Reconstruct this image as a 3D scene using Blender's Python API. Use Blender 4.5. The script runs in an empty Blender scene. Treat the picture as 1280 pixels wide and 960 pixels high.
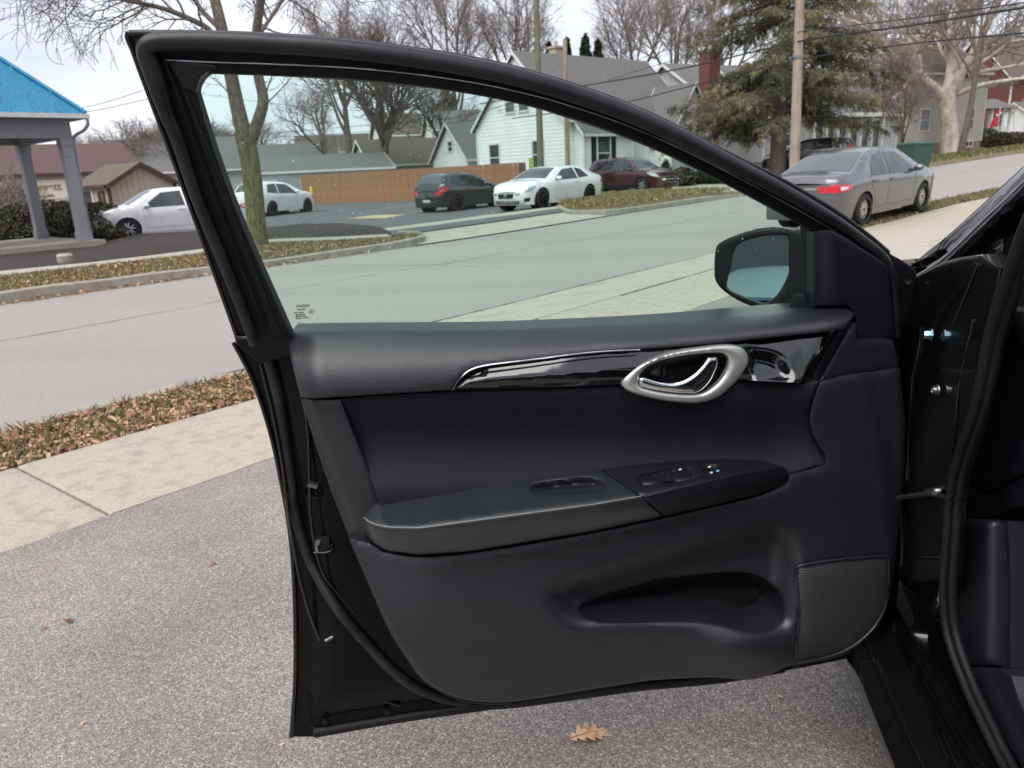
import bpy, bmesh, math, random
import numpy as np
from mathutils import Vector, Matrix
from mathutils.geometry import delaunay_2d_cdt

# ------------------------------------------------------------------ camera, sky, sun, exposure
SC = bpy.context.scene
COL = SC.collection
F_PX, PITCH, ROLL, HC = 950.0, math.radians(15.6), math.radians(2.87), 1.17
_f = np.array([0, math.cos(PITCH), -math.sin(PITCH)])
_u = np.array([0, math.sin(PITCH), math.cos(PITCH)])
_r = np.array([1.0, 0, 0])
CR = math.cos(ROLL) * _r - math.sin(ROLL) * _u
CU = math.sin(ROLL) * _r + math.cos(ROLL) * _u
CAM = np.array([0, 0, HC])
cd = bpy.data.cameras.new('camera')
cam = bpy.data.objects.new('camera', cd)
COL.objects.link(cam)
cam.matrix_world = Matrix(((CR[0], CU[0], -_f[0], 0), (CR[1], CU[1], -_f[1], 0), (CR[2], CU[2], -_f[2], HC), (0, 0, 0, 1)))
cd.sensor_width = 36
cd.lens = F_PX / 1280 * 36
cd.clip_start = .02
cd.clip_end = 3000
cd.dof.use_dof = True
cd.dof.focus_distance = 1.25
cd.dof.aperture_fstop = 10.5
SC.camera = cam

SUN_EL, SUN_AZ = math.radians(58), math.radians(215)      # azimuth from +Y towards +X
w = bpy.data.worlds.new('World')
SC.world = w
w.use_nodes = True
nt = w.node_tree
nt.nodes.clear()
wo = nt.nodes.new('ShaderNodeOutputWorld')
bg = nt.nodes.new('ShaderNodeBackground')
bg.inputs['Strength'].default_value = 0.1
sky = nt.nodes.new('ShaderNodeTexSky')
sky.sky_type = 'NISHITA'
sky.sun_disc = False
sky.sun_elevation = SUN_EL
sky.sun_rotation = SUN_AZ
tc = nt.nodes.new('ShaderNodeTexCoord')
mp = nt.nodes.new('ShaderNodeMapping')
mp.inputs['Scale'].default_value = (1, 1, 2.6)
nz = nt.nodes.new('ShaderNodeTexNoise')
nz.inputs['Scale'].default_value = 2.2
nz.inputs['Detail'].default_value = 6
nz.inputs['Roughness'].default_value = .52
rp = nt.nodes.new('ShaderNodeValToRGB')
rp.color_ramp.elements[0].position = .34
rp.color_ramp.elements[0].color = (3.05, 3.2, 3.85, 1)
rp.color_ramp.elements[1].position = .66
rp.color_ramp.elements[1].color = (4.7, 4.75, 4.95, 1)
mx = nt.nodes.new('ShaderNodeMix')
mx.data_type = 'RGBA'
mx.inputs[0].default_value = .90
nt.links.new(tc.outputs['Generated'], mp.inputs['Vector'])
nt.links.new(mp.outputs[0], nz.inputs['Vector'])
nt.links.new(nz.outputs['Fac'], rp.inputs[0])
nt.links.new(sky.outputs[0], mx.inputs[6])
nt.links.new(rp.outputs[0], mx.inputs[7])
nt.links.new(mx.outputs[2], bg.inputs['Color'])
nt.links.new(bg.outputs[0], wo.inputs[0])
sd = bpy.data.lights.new('sun', 'SUN')
sd.energy = 1.5
sd.angle = math.radians(60)
sd.color = (1, .965, .91)
sun = bpy.data.objects.new('sun', sd)
COL.objects.link(sun)
_sv = Vector((math.sin(SUN_AZ) * math.cos(SUN_EL), math.cos(SUN_AZ) * math.cos(SUN_EL), math.sin(SUN_EL)))
sun.rotation_euler = _sv.to_track_quat('Z', 'Y').to_euler()
SC.view_settings.view_transform = 'Standard'
SC.view_settings.look = 'None'
SC.view_settings.exposure = 1.28
SC.view_settings.gamma = 1
SC.view_settings.use_curve_mapping = False
SC.render.engine = 'CYCLES'
SC.cycles.use_denoising = True
SC.cycles.max_bounces = 8
SC.cycles.transparent_max_bounces = 16
SC.cycles.sample_clamp_indirect = 6

random.seed(4)
RNG = np.random.default_rng(7)

# ------------------------------------------------------------------ helpers: pixels to rays
def rays(px, py):
    px = np.atleast_1d(np.asarray(px, float)); py = np.atleast_1d(np.asarray(py, float))
    return _f[None] + CR[None] * ((px - 640) / F_PX)[:, None] - CU[None] * ((py - 480) / F_PX)[:, None]

def aty(px, py, y):
    d = rays(px, py)[0]
    return CAM + d * (y / d[1])

def proj(P):
    v = np.asarray(P, float) - CAM
    d = v @ _f
    return 640 + F_PX * (v @ CR) / d, 480 - F_PX * (v @ CU) / d

def sstep(x):
    x = np.clip(x, 0, 1)
    return x * x * (3 - 2 * x)

# ------------------------------------------------------------------ helpers: objects
WROOT = set()
def link(name, me, parent=None, label=None, cat=None, group=None, kind=None):
    o = bpy.data.objects.new(name, me)
    COL.objects.link(o)
    if parent is not None:
        o.parent = parent
        if parent.name in WROOT: o.location = -parent.location   # this thing's parts are given in world coordinates
    tag(o, label, cat, group, kind)
    return o

def tag(o, label=None, cat=None, group=None, kind=None):
    for k, v in (('label', label), ('category', cat), ('group', group), ('kind', kind)):
        if v: o[k] = v
    return o

def empty(name, label, cat, loc=(0, 0, 0), rz=0, group=None):
    o = bpy.data.objects.new(name, None)
    COL.objects.link(o)
    o.empty_display_size = .1
    o.location = loc
    o.rotation_euler = (0, 0, rz)
    return tag(o, label, cat, group)

def copy_tree(o, parent=None):
    c = o.copy()
    COL.objects.link(c)
    c.parent = parent
    for ch in list(o.children): copy_tree(ch, c)
    return c

class MB:
    """collects geometry for ONE mesh object"""
    def __init__(s): s.v = []; s.f = []; s.n = 0; s.mi = []; s.m = 0
    def add(s, V, Fc):
        V = np.asarray(V, float).reshape(-1, 3)
        s.v.append(V)
        for f in Fc:
            s.f.append([i + s.n for i in f]); s.mi.append(s.m)
        s.n += len(V)
        return s
    def box(s, c, size, rz=0, rot=None):
        x, y, z = [d / 2 for d in size]
        V = np.array([(a * x, b * y, e * z) for e in (-1, 1) for b in (-1, 1) for a in (-1, 1)])
        if rz:
            cs, sn = math.cos(rz), math.sin(rz)
            V = np.stack([V[:, 0] * cs - V[:, 1] * sn, V[:, 0] * sn + V[:, 1] * cs, V[:, 2]], 1)
        if rot is not None: V = V @ np.array(rot).T
        return s.add(V + np.array(c), [(0, 2, 3, 1), (4, 5, 7, 6), (0, 1, 5, 4), (2, 6, 7, 3), (0, 4, 6, 2), (1, 3, 7, 5)])
    def span(s, a, b):
        a = np.minimum(a, b), np.maximum(a, b)
        return s.box((a[0] + a[1]) / 2, a[1] - a[0])
    def tube(s, P, R, k=8, caps=True, flat=None):
        P = np.asarray(P, float); n = len(P)
        R = np.broadcast_to(np.asarray(R, float), (n,))
        T = np.gradient(P, axis=0)
        T /= np.linalg.norm(T, axis=1)[:, None] + 1e-12
        ref = np.array([0, 0, 1.0]) if abs(T[:, 2]).mean() < .85 else np.array([1.0, 0.1, 0])
        A = np.cross(T, ref); A /= np.linalg.norm(A, axis=1)[:, None] + 1e-12
        B = np.cross(T, A)
        a = np.arange(k) / k * 2 * math.pi
        V = (P[:, None] + R[:, None, None] * (np.cos(a)[None, :, None] * A[:, None] + np.sin(a)[None, :, None] * B[:, None])).reshape(-1, 3)
        Fc = []
        for i in range(n - 1):
            for j in range(k):
                j2 = (j + 1) % k
                Fc.append((i * k + j, i * k + j2, (i + 1) * k + j2, (i + 1) * k + j))
        if caps:
            Fc.append(tuple(range(k))[::-1]); Fc.append(tuple((n - 1) * k + j for j in range(k)))
        return s.add(V, Fc)
    def lathe(s, prof, k=24, axis='z', c=(0, 0, 0), cap=False):
        prof = np.asarray(prof, float); n = len(prof)
        a = np.arange(k) / k * 2 * math.pi
        X = prof[:, 0][:, None] * np.cos(a); Y = prof[:, 0][:, None] * np.sin(a); Z = np.repeat(prof[:, 1][:, None], k, 1)
        V = np.stack([X, Y, Z], 2).reshape(-1, 3)
        if axis == 'y': V = V[:, [0, 2, 1]] * np.array([1, 1, -1])
        if axis == 'x': V = V[:, [2, 0, 1]]
        Fc = [(i * k + j, i * k + (j + 1) % k, (i + 1) * k + (j + 1) % k, (i + 1) * k + j) for i in range(n - 1) for j in range(k)]
        if cap: Fc += [tuple(range(k))[::-1], tuple((n - 1) * k + j for j in range(k))]
        return s.add(V + np.array(c), Fc)
    def prism(s, poly, fn, d):
        """poly: 2D points, fn maps (p, depth 0/1)->3D"""
        n = len(poly)
        V = [fn(p, 0) for p in poly] + [fn(p, 1) for p in poly]
        return s.add(V, [tuple(range(n)), tuple(range(n, 2 * n))[::-1]] + [(i, i + n, (i + 1) % n + n, (i + 1) % n) for i in range(n)])
    def grid(s, G):
        G = np.asarray(G, float); a, b = G.shape[:2]
        return s.add(G.reshape(-1, 3), [(i * b + j, (i + 1) * b + j, (i + 1) * b + j + 1, i * b + j + 1) for i in range(a - 1) for j in range(b - 1)])
    def mesh(s, name, mats, smooth=None):
        me = bpy.data.meshes.new(name)
        V = np.concatenate(s.v) if s.v else np.zeros((0, 3))
        me.from_pydata(V.tolist(), [], s.f)
        for m in (mats if isinstance(mats, (list, tuple)) else [mats]): me.materials.append(m)
        if max(s.mi or [0]) > 0: me.polygons.foreach_set('material_index', s.mi)
        if smooth is not None:
            me.shade_smooth()
            if smooth < 180: me.set_sharp_from_angle(angle=math.radians(smooth))
        me.update()
        return me
    def build(s, name, mats, parent=None, smooth=None, **k):
        return link(name, s.mesh(name, mats, smooth), parent, **k)

def catmull(P, sub=8, closed=False):
    P = np.asarray(P, float); n = len(P)
    if n < 3: 
        t = np.linspace(0, 1, sub + 1)[:, None]
        return P[0] * (1 - t) + P[1] * t
    out = []
    rng = range(n) if closed else range(n - 1)
    for i in rng:
        p1, p2 = P[i], P[(i + 1) % n]
        p0 = P[(i - 1) % n] if (closed or i > 0) else 2 * p1 - p2
        p3 = P[(i + 2) % n] if (closed or i + 2 < n) else 2 * p2 - p1
        # centripetal-ish: limit tangents by chord length
        L = np.linalg.norm(p2 - p1)
        def tg(a, b):
            v = b - a; l = np.linalg.norm(v)
            return v / (l + 1e-12) * L
        m1, m2 = tg(p0, p2), tg(p1, p3)
        for t in np.arange(sub) / sub:
            out.append((2 * t**3 - 3 * t**2 + 1) * p1 + (t**3 - 2 * t**2 + t) * m1 + (-2 * t**3 + 3 * t**2) * p2 + (t**3 - t**2) * m2)
    if not closed: out.append(P[-1])
    return np.array(out)

def poly(pts, sub=6):
    """closed outline; points with a third entry are sharp corners, the rest is smoothed"""
    n = len(pts)
    cs = [i for i, p in enumerate(pts) if len(p) > 2]
    P = np.array([p[:2] for p in pts], float)
    if not cs: return catmull(P, sub, True)
    out = []
    for a, b in zip(cs, cs[1:] + [cs[0] + n]):
        seg = np.array([P[i % n] for i in range(a, b + 1)])
        c = seg if len(seg) == 2 else catmull(seg, sub)
        out.append(c[:-1])
    return np.concatenate(out)

def resample(P, step, closed=True):
    Q = np.vstack([P, P[:1]]) if closed else P
    out = []
    for a, b in zip(Q[:-1], Q[1:]):
        k = max(1, int(round(np.linalg.norm(b - a) / step)))
        for i in range(k): out.append(a + (b - a) * i / k)
    if not closed: out.append(Q[-1])
    return np.array(out)

def inside(P, poly_):
    x, y = P[:, 0], P[:, 1]
    r = np.zeros(len(P), bool)
    A = poly_; B = np.roll(poly_, -1, 0)
    for (x1, y1), (x2, y2) in zip(A, B):
        if y1 == y2: continue
        c = ((y1 > y) != (y2 > y)) & (x < (x2 - x1) * (y - y1) / (y2 - y1) + x1)
        r ^= c
    return r

def dist(P, L, closed=True):
    P = np.asarray(P, float)
    A = L if closed else L[:-1]; B = np.roll(L, -1, 0) if closed else L[1:]
    d = np.full(len(P), 1e9)
    for a, b in zip(A, B):
        ab = b - a; l = ab @ ab
        if l < 1e-12: continue
        t = np.clip(((P - a) @ ab) / l, 0, 1)
        q = P - a - t[:, None] * ab
        d = np.minimum(d, (q * q).sum(1))
    return np.sqrt(d)

def region(outer, step, holes=(), rings=(), lines=()):
    """triangulate a 2D outline with holes: points, triangles, distance to the outer edge, distance to any hole"""
    outer = resample(np.asarray(outer, float), step)
    holes = [resample(np.asarray(h, float), step) for h in holes]
    pts = [outer] + holes
    edges = []; k = 0
    for L in pts:
        n = len(L); edges += [(k + i, k + (i + 1) % n) for i in range(n)]; k += n
    extra = []
    for L in [outer] + holes:
        T = np.roll(L, -1, 0) - np.roll(L, 1, 0)
        N = np.stack([-T[:, 1], T[:, 0]], 1); N /= np.linalg.norm(N, axis=1)[:, None] + 1e-12
        for r in rings:
            for sg in (-1, 1): extra.append((L + sg * N * r, r * .85))
    lo, hi = outer.min(0), outer.max(0)
    gx, gy = np.arange(lo[0] + step / 2, hi[0], step), np.arange(lo[1] + step / 2, hi[1], step * .87)
    G = np.array([(x + (j % 2) * step / 2, y) for j, y in enumerate(gy) for x in gx]).reshape(-1, 2)
    if len(G): extra.append((G, max([step * .55] + [max(rings) + step * .4 if rings else 0])))
    keep = []
    for Q, m in extra:
        ok = inside(Q, outer)
        for h in holes: ok &= ~inside(Q, h)
        Q = Q[ok]
        if len(Q):
            dd = dist(Q, outer)
            for h in holes: dd = np.minimum(dd, dist(Q, h))
            keep.append(Q[dd > m])
    npt = k
    for L in lines:
        L = resample(np.asarray(L, float), step, closed=False)
        ok = inside(L, outer)
        for h in holes: ok &= ~inside(L, h)
        dd = dist(L, outer)
        for h in holes: dd = np.minimum(dd, dist(L, h))
        ok &= dd > min(1.2, step * .3)
        keep = [Q[dist(Q, L, closed=False) > step * .4] for Q in keep]
        idx = np.where(ok)[0]
        if len(idx) < 2: continue
        pts.append(L[idx])
        edges += [(npt + i, npt + i + 1) for i in range(len(idx) - 1) if idx[i + 1] == idx[i] + 1]
        npt += len(idx)
    allp = np.concatenate(pts + keep)
    r = delaunay_2d_cdt([Vector(p) for p in allp], edges, [], 0, 1e-6)
    V = np.array([tuple(p) for p in r[0]]); T = np.array([tuple(f) for f in r[2]])
    C = V[T].mean(1)
    ok = inside(C, outer)
    for h in holes: ok &= ~inside(C, h)
    T = T[ok]
    d1 = dist(V, outer)
    d2 = np.full(len(V), 1e9)
    for h in holes: d2 = np.minimum(d2, dist(V, h))
    return V, T, d1, d2

def border(T):
    from collections import Counter
    c = Counter(); e0 = {}
    for t in T:
        for a, b in ((t[0], t[1]), (t[1], t[2]), (t[2], t[0])):
            k = (min(a, b), max(a, b)); c[k] += 1; e0[k] = (a, b)
    return [e0[k] for k, v in c.items() if v == 1]

# ------------------------------------------------------------------ helpers: procedural materials
def M(name, col, rough=.5, metal=0., var=None, bump=None, coat=0., spec=.5, col2=None, emit=None, coatr=.03, stain=None, cior=1.5):
    """var=(scale, detail): mixes col and col2 by noise; bump=(scale, strength, distance_m[, 'v'])"""
    m = bpy.data.materials.new(name)
    m.use_nodes = True
    t = m.node_tree; N = t.nodes; L = t.links
    b = N['Principled BSDF']
    b.inputs['Base Color'].default_value = (*col, 1)
    b.inputs['Roughness'].default_value = rough
    b.inputs['Metallic'].default_value = metal
    b.inputs['Coat Weight'].default_value = coat
    b.inputs['Coat Roughness'].default_value = coatr
    b.inputs['Coat IOR'].default_value = cior
    b.inputs['Specular IOR Level'].default_value = spec
    tc = N.new('ShaderNodeTexCoord')
    src = None
    if var:
        n = N.new('ShaderNodeTexNoise'); n.inputs['Scale'].default_value = var[0]; n.inputs['Detail'].default_value = var[1]
        n.inputs['Roughness'].default_value = .6
        L.new(tc.outputs['Object'], n.inputs['Vector'])
        r = N.new('ShaderNodeValToRGB')
        r.color_ramp.elements[0].position = .36; r.color_ramp.elements[1].position = .64
        r.color_ramp.elements[0].color = (*col, 1)
        r.color_ramp.elements[1].color = (*(col2 or [c * .75 for c in col]), 1)
        L.new(n.outputs['Fac'], r.inputs[0]); src = r.outputs[0]
    if stain:   # (scale, colour, amount, stretch)
        n = N.new('ShaderNodeTexNoise'); n.inputs['Scale'].default_value = stain[0]; n.inputs['Detail'].default_value = 8
        mpn = N.new('ShaderNodeMapping'); mpn.inputs['Scale'].default_value = stain[3] if len(stain) > 3 else (1, 1, 1)
        if len(stain) > 4: mpn.inputs['Rotation'].default_value = (0, 0, stain[4])
        L.new(tc.outputs['Object'], mpn.inputs[0]); L.new(mpn.outputs[0], n.inputs['Vector'])
        r = N.new('ShaderNodeValToRGB'); r.color_ramp.elements[0].position = .5; r.color_ramp.elements[1].position = .68
        r.color_ramp.elements[0].color = (0, 0, 0, 1); r.color_ramp.elements[1].color = (stain[2],) * 3 + (1,)
        L.new(n.outputs['Fac'], r.inputs[0])
        x = N.new('ShaderNodeMix'); x.data_type = 'RGBA'
        L.new(r.outputs[0], x.inputs[0])
        if src: L.new(src, x.inputs[6])
        else: x.inputs[6].default_value = (*col, 1)
        x.inputs[7].default_value = (*stain[1], 1); src = x.outputs[2]
    if src: L.new(src, b.inputs['Base Color'])
    if bump:
        if len(bump) > 3:
            n = N.new('ShaderNodeTexVoronoi'); n.inputs['Scale'].default_value = bump[0]; o = n.outputs['Distance']
        else:
            n = N.new('ShaderNodeTexNoise'); n.inputs['Scale'].default_value = bump[0]; n.inputs['Detail'].default_value = 3; o = n.outputs['Fac']
        L.new(tc.outputs['Object'], n.inputs['Vector'])
        bp = N.new('ShaderNodeBump'); bp.inputs['Strength'].default_value = bump[1]; bp.inputs['Distance'].default_value = bump[2]
        L.new(o, bp.inputs['Height']); L.new(bp.outputs[0], b.inputs['Normal'])
    if emit:
        b.inputs['Emission Color'].default_value = (*emit[0], 1); b.inputs['Emission Strength'].default_value = emit[1]
    return m

def glass_mat(name, tint, gloss=1.0, rough=0.):
    m = bpy.data.materials.new(name); m.use_nodes = True
    t = m.node_tree; N = t.nodes; L = t.links
    N.remove(N['Principled BSDF'])
    a = N.new('ShaderNodeBsdfTransparent'); a.inputs[0].default_value = (*tint, 1)
    g = N.new('ShaderNodeBsdfGlossy'); g.inputs['Roughness'].default_value = rough
    g.inputs[0].default_value = (gloss, gloss, gloss, 1)
    fr = N.new('ShaderNodeFresnel'); ge = N.new('ShaderNodeNewGeometry')          # thin sheet: the same reflectance from either side
    ir = N.new('ShaderNodeMix'); ir.inputs[2].default_value = 1.5; ir.inputs[3].default_value = 1 / 1.5
    L.new(ge.outputs['Backfacing'], ir.inputs[0]); L.new(ir.outputs[0], fr.inputs[0])
    x = N.new('ShaderNodeMixShader')
    L.new(fr.outputs[0], x.inputs[0]); L.new(a.outputs[0], x.inputs[1]); L.new(g.outputs[0], x.inputs[2])
    L.new(x.outputs[0], N['Material Output'].inputs[0])
    return m

# ------------------------------------------------------------------ the setting: ground, street, walks
AZ = math.radians(40.5)                       # direction of the street
TD = np.array([math.sin(AZ), math.cos(AZ)]); ND = np.array([-TD[1], TD[0]])
_QB = np.array([-60, 0, 3.40, 4.56, 5.50, 5.62, 9.5, 13.30, 13.44, 17.0, 19.0, 60, 400.])
_ZB = np.array([.15, 0, -.204, -.235, -.27, -.385, -.315, -.40, -.27, -.27, -.34, -.36, 0.4])

def bend(t):
    """sideways shift of the street: it bears right after the parked grey car"""
    t = np.asarray(t, float)
    a = np.clip(t - 11, 0, 12)
    return -.011 * a**2 - .264 * np.clip(t - 23, 0, 1e4) * .85
def rise(q, t):
    t = np.asarray(t, float)
    a = np.clip(t - 12, 0, 6)
    r = .0030 * a**2 + .036 * np.clip(t - 18, 0, 70)
    return r * (1 - .72 * sstep((q - 13) / 12) * (1 - .55 * sstep((t - 34) / 22)))
def gz(q, t):
    q, t = np.broadcast_arrays(np.asarray(q, float), np.asarray(t, float))
    return np.interp(q, _QB, _ZB) + rise(q, t)
def st2w(q, t, dz=0.):
    """street coordinates (distance across, distance along) to the world"""
    q, t = np.broadcast_arrays(np.asarray(q, float), np.asarray(t, float))
    qq = q + bend(t)
    return np.stack([qq * ND[0] + t * TD[0], qq * ND[1] + t * TD[1], gz(q, t) + dz], -1)
def w2st(x, y):
    t = x * TD[0] + y * TD[1]
    return x * ND[0] + y * ND[1] - bend(t), t
def ground(x, y):
    return float(gz(*w2st(np.float64(x), np.float64(y))))
def gnd(px, py):
    """where the ray through a photo point meets the ground"""
    d = rays(px, py)[0]
    s0 = .5
    ss = np.concatenate([np.arange(.5, 40, .02), np.arange(40, 400, .2)])
    P = CAM[None] + d[None] * ss[:, None]
    q, t = w2st(P[:, 0], P[:, 1])
    h = P[:, 2] - gz(q, t)
    i = np.argmax(h < 0)
    if h[i] >= 0: i = len(ss) - 1
    k = h[i - 1] / (h[i - 1] - h[i]) if i > 0 else 0
    return P[i - 1] * (1 - k) + P[i] * k

def gpt(px, Y, dz=0):
    """ground point at forward distance Y in the direction of photo column px"""
    P = aty(px, 225, Y); return np.array([P[0], P[1], ground(P[0], P[1]) + dz])

def sheet(name, qs, ts, dz, mat, kind='structure', parent=None, **k):
    Q, T = np.meshgrid(np.asarray(qs, float), np.asarray(ts, float), indexing='ij')
    return MB().grid(st2w(Q, T, dz)).build(name, mat, parent, smooth=30, kind=kind, **k)

def ground_patch(name, pts, dz, mat, step=1.2, lift=None, kind='structure', sub=5, skirt=.12, **k):
    """flat piece of ground with an outline given by photo points, laid on the terrain"""
    O = poly(pts, sub)
    W = np.array([gnd(*p)[:2] for p in O])
    V, T, d1, d2 = region(W, step)
    q, t = w2st(V[:, 0], V[:, 1])
    z = gz(q, t) + dz
    if lift is not None: z = z + lift(d1)
    P = np.column_stack([V, z])
    mb = MB(); mb.add(P, T.tolist())
    if skirt:
        for a, b in border(T):
            mb.add([P[a], P[b], P[b] - [0, 0, skirt], P[a] - [0, 0, skirt]], [(0, 1, 2, 3)])
    return mb.build(name, mat, None, smooth=40, kind=kind, **k), W

# materials of the ground
def asphalt_mat():
    m = M('coarse_grey_asphalt', (.2, .2, .2), .85)
    t = m.node_tree; N = t.nodes; L = t.links; b = N['Principled BSDF']
    tc = N.new('ShaderNodeTexCoord')
    v = N.new('ShaderNodeTexVoronoi'); v.inputs['Scale'].default_value = 235; v.inputs['Randomness'].default_value = 1
    v2 = N.new('ShaderNodeTexVoronoi'); v2.inputs['Scale'].default_value = 330
    n = N.new('ShaderNodeTexNoise'); n.inputs['Scale'].default_value = 1.7; n.inputs['Detail'].default_value = 7
    n3 = N.new('ShaderNodeTexNoise'); n3.inputs['Scale'].default_value = 420; n3.inputs['Detail'].default_value = 2
    for k in (v, v2, n, n3): L.new(tc.outputs['Object'], k.inputs['Vector'])
    sp = N.new('ShaderNodeSeparateColor'); L.new(v.outputs['Color'], sp.inputs[0])
    r = N.new('ShaderNodeValToRGB'); e = r.color_ramp
    e.elements[0].position = 0; e.elements[0].color = (.155, .142, .13, 1)
    e.elements[1].position = 1; e.elements[1].color = (.58, .535, .495, 1)
    for p, c in ((.2, (.21, .192, .177)), (.48, (.275, .252, .232)), (.72, (.32, .294, .271)), (.9, (.40, .368, .338))):
        x = e.elements.new(p); x.color = (*c, 1)
    L.new(sp.outputs[0], r.inputs[0])
    r2 = N.new('ShaderNodeValToRGB'); r2.color_ramp.elements[0].position = .0; r2.color_ramp.elements[1].position = .45
    r2.color_ramp.elements[0].color = (1.2, 1.2, 1.2, 1); r2.color_ramp.elements[1].color = (.62, .61, .6, 1)
    L.new(v.outputs['Distance'], r2.inputs[0])
    mu = N.new('ShaderNodeMix'); mu.data_type = 'RGBA'; mu.blend_type = 'MULTIPLY'; mu.inputs[0].default_value = .55
    L.new(r.outputs[0], mu.inputs[6]); L.new(r2.outputs[0], mu.inputs[7])
    r3 = N.new('ShaderNodeValToRGB'); r3.color_ramp.elements[0].position = .38; r3.color_ramp.elements[1].position = .66
    r3.color_ramp.elements[0].color = (1.18, 1.16, 1.15, 1); r3.color_ramp.elements[1].color = (.8, .8, .8, 1)
    L.new(n.outputs['Fac'], r3.inputs[0])
    m2 = N.new('ShaderNodeMix'); m2.data_type = 'RGBA'; m2.blend_type = 'MULTIPLY'; m2.inputs[0].default_value = .7
    L.new(mu.outputs[2], m2.inputs[6]); L.new(r3.outputs[0], m2.inputs[7])
    # dark oil spots
    n4 = N.new('ShaderNodeTexNoise'); n4.inputs['Scale'].default_value = .9; n4.inputs['Detail'].default_value = 4
    L.new(tc.outputs['Object'], n4.inputs['Vector'])
    r4 = N.new('ShaderNodeValToRGB'); r4.color_ramp.elements[0].position = .64; r4.color_ramp.elements[1].position = .78
    r4.color_ramp.elements[0].color = (1, 1, 1, 1); r4.color_ramp.elements[1].color = (.5, .49, .48, 1)
    L.new(n4.outputs['Fac'], r4.inputs[0])
    m3 = N.new('ShaderNodeMix'); m3.data_type = 'RGBA'; m3.blend_type = 'MULTIPLY'; m3.inputs[0].default_value = 1
    L.new(m2.outputs[2], m3.inputs[6]); L.new(r4.outputs[0], m3.inputs[7])
    L.new(m3.outputs[2], b.inputs['Base Color'])
    bp = N.new('ShaderNodeBump'); bp.inputs['Strength'].default_value = .6; bp.inputs['Distance'].default_value = .004; bp.invert = True
    L.new(v.outputs['Distance'], bp.inputs['Height'])
    bp2 = N.new('ShaderNodeBump'); bp2.inputs['Strength'].default_value = .4; bp2.inputs['Distance'].default_value = .002
    L.new(n3.outputs['Fac'], bp2.inputs['Height']); L.new(bp.outputs[0], bp2.inputs['Normal'])
    L.new(bp2.outputs[0], b.inputs['Normal'])
    return m
MT = {}
MT['asphalt'] = asphalt_mat()
MT['concrete'] = M('old_tan_concrete', (.41, .378, .318), .9, var=(30, 10), col2=(.345, .315, .26), bump=(120, .6, .004), stain=(2.2, (.27, .235, .18), .5))
MT['walk'] = M('worn_walk_concrete', (.45, .405, .325), .9, var=(90, 10), col2=(.34, .30, .235), bump=(110, 1, .006), stain=(11, (.25, .215, .165), .55, (1, 1, 1)))
MT['street'] = M('pale_street_concrete', (.33, .307, .284), .85, var=(48, 12), col2=(.255, .236, .219), bump=(110, .9, .006), stain=(.55, (.25, .23, .216), .55, (.28, 1.3, 1), math.radians(-49.5)))
MT['lot'] = M('dark_lot_asphalt', (.105, .105, .108), .8, var=(1.2, 8), col2=(.085, .085, .088), bump=(90, .5, .006))
MT['kerb'] = M('kerb_concrete', (.34, .31, .26), .9, var=(4, 8), col2=(.24, .215, .18), bump=(60, .5, .004))
MT['dirt'] = M('winter_lawn', (.135, .115, .06), .95, var=(3, 9), col2=(.19, .145, .085), bump=(40, .8, .03))
MT['mulch'] = M('dark_mulch', (.028, .023, .02), .95, var=(18, 8), col2=(.055, .043, .036), bump=(60, 1, .03))
MT['tar'] = M('dark_joint_sealer', (.03, .028, .026), .8)
MT['crack'] = M('dirty_crack', (.17, .155, .145), .95)
MT['paint_y'] = M('worn_yellow_paint', (.52, .42, .2), .8, var=(6, 8), col2=(.3, .26, .16))
MT['paint_w'] = M('worn_white_paint', (.45, .45, .43), .8, var=(6, 8), col2=(.22, .22, .22))

ts_far = np.concatenate([[-400, -120, -40], np.arange(-12, 60, 1.5), [64, 70, 78, 88, 110, 160, 400]])
_Q, _T = np.meshgrid(np.array([-400, -60, -15, 0, 3.4, 4.54, 4.58, 5.0, 5.48, 5.62, 6.3, 7.5, 9.5, 11.5, 13.3, 13.44, 15, 17, 17.38, 17.42, 19, 22, 25, 32, 60, 130, 400.]), np.sort(np.concatenate([ts_far, [3.08, 3.14, 14.36, 14.42, 12.38, 12.44, 23.96, 24.02]])), indexing='ij')
_P = st2w(_Q, _T, -.012)
_P[..., 2] -= .25 * ((_Q > 4.57) & (_Q < 5.7) & (_T > 3.1) & (_T < 14.4))      # dug out under the driveway apron
_P[..., 2] -= .3 * ((_Q > 13.2) & (_Q < 17.4) & (_T > 12.4) & (_T < 24.0))      # and under the lot entrance
MB().grid(_P).build('ground', MT['dirt'], None, smooth=30, kind='structure')
ts = np.arange(-12, 100, 1.0)
sheet('parking_pad', [-15, -8, -4, 0, .8, 1.6, 2.4, 3.2, 3.39], np.arange(-12, 40, .8), .0, MT['asphalt'])
sheet('street', [5.63, 7, 8.2, 9.5, 11, 12.2, 13.28], ts, .0, MT['street'])

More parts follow.
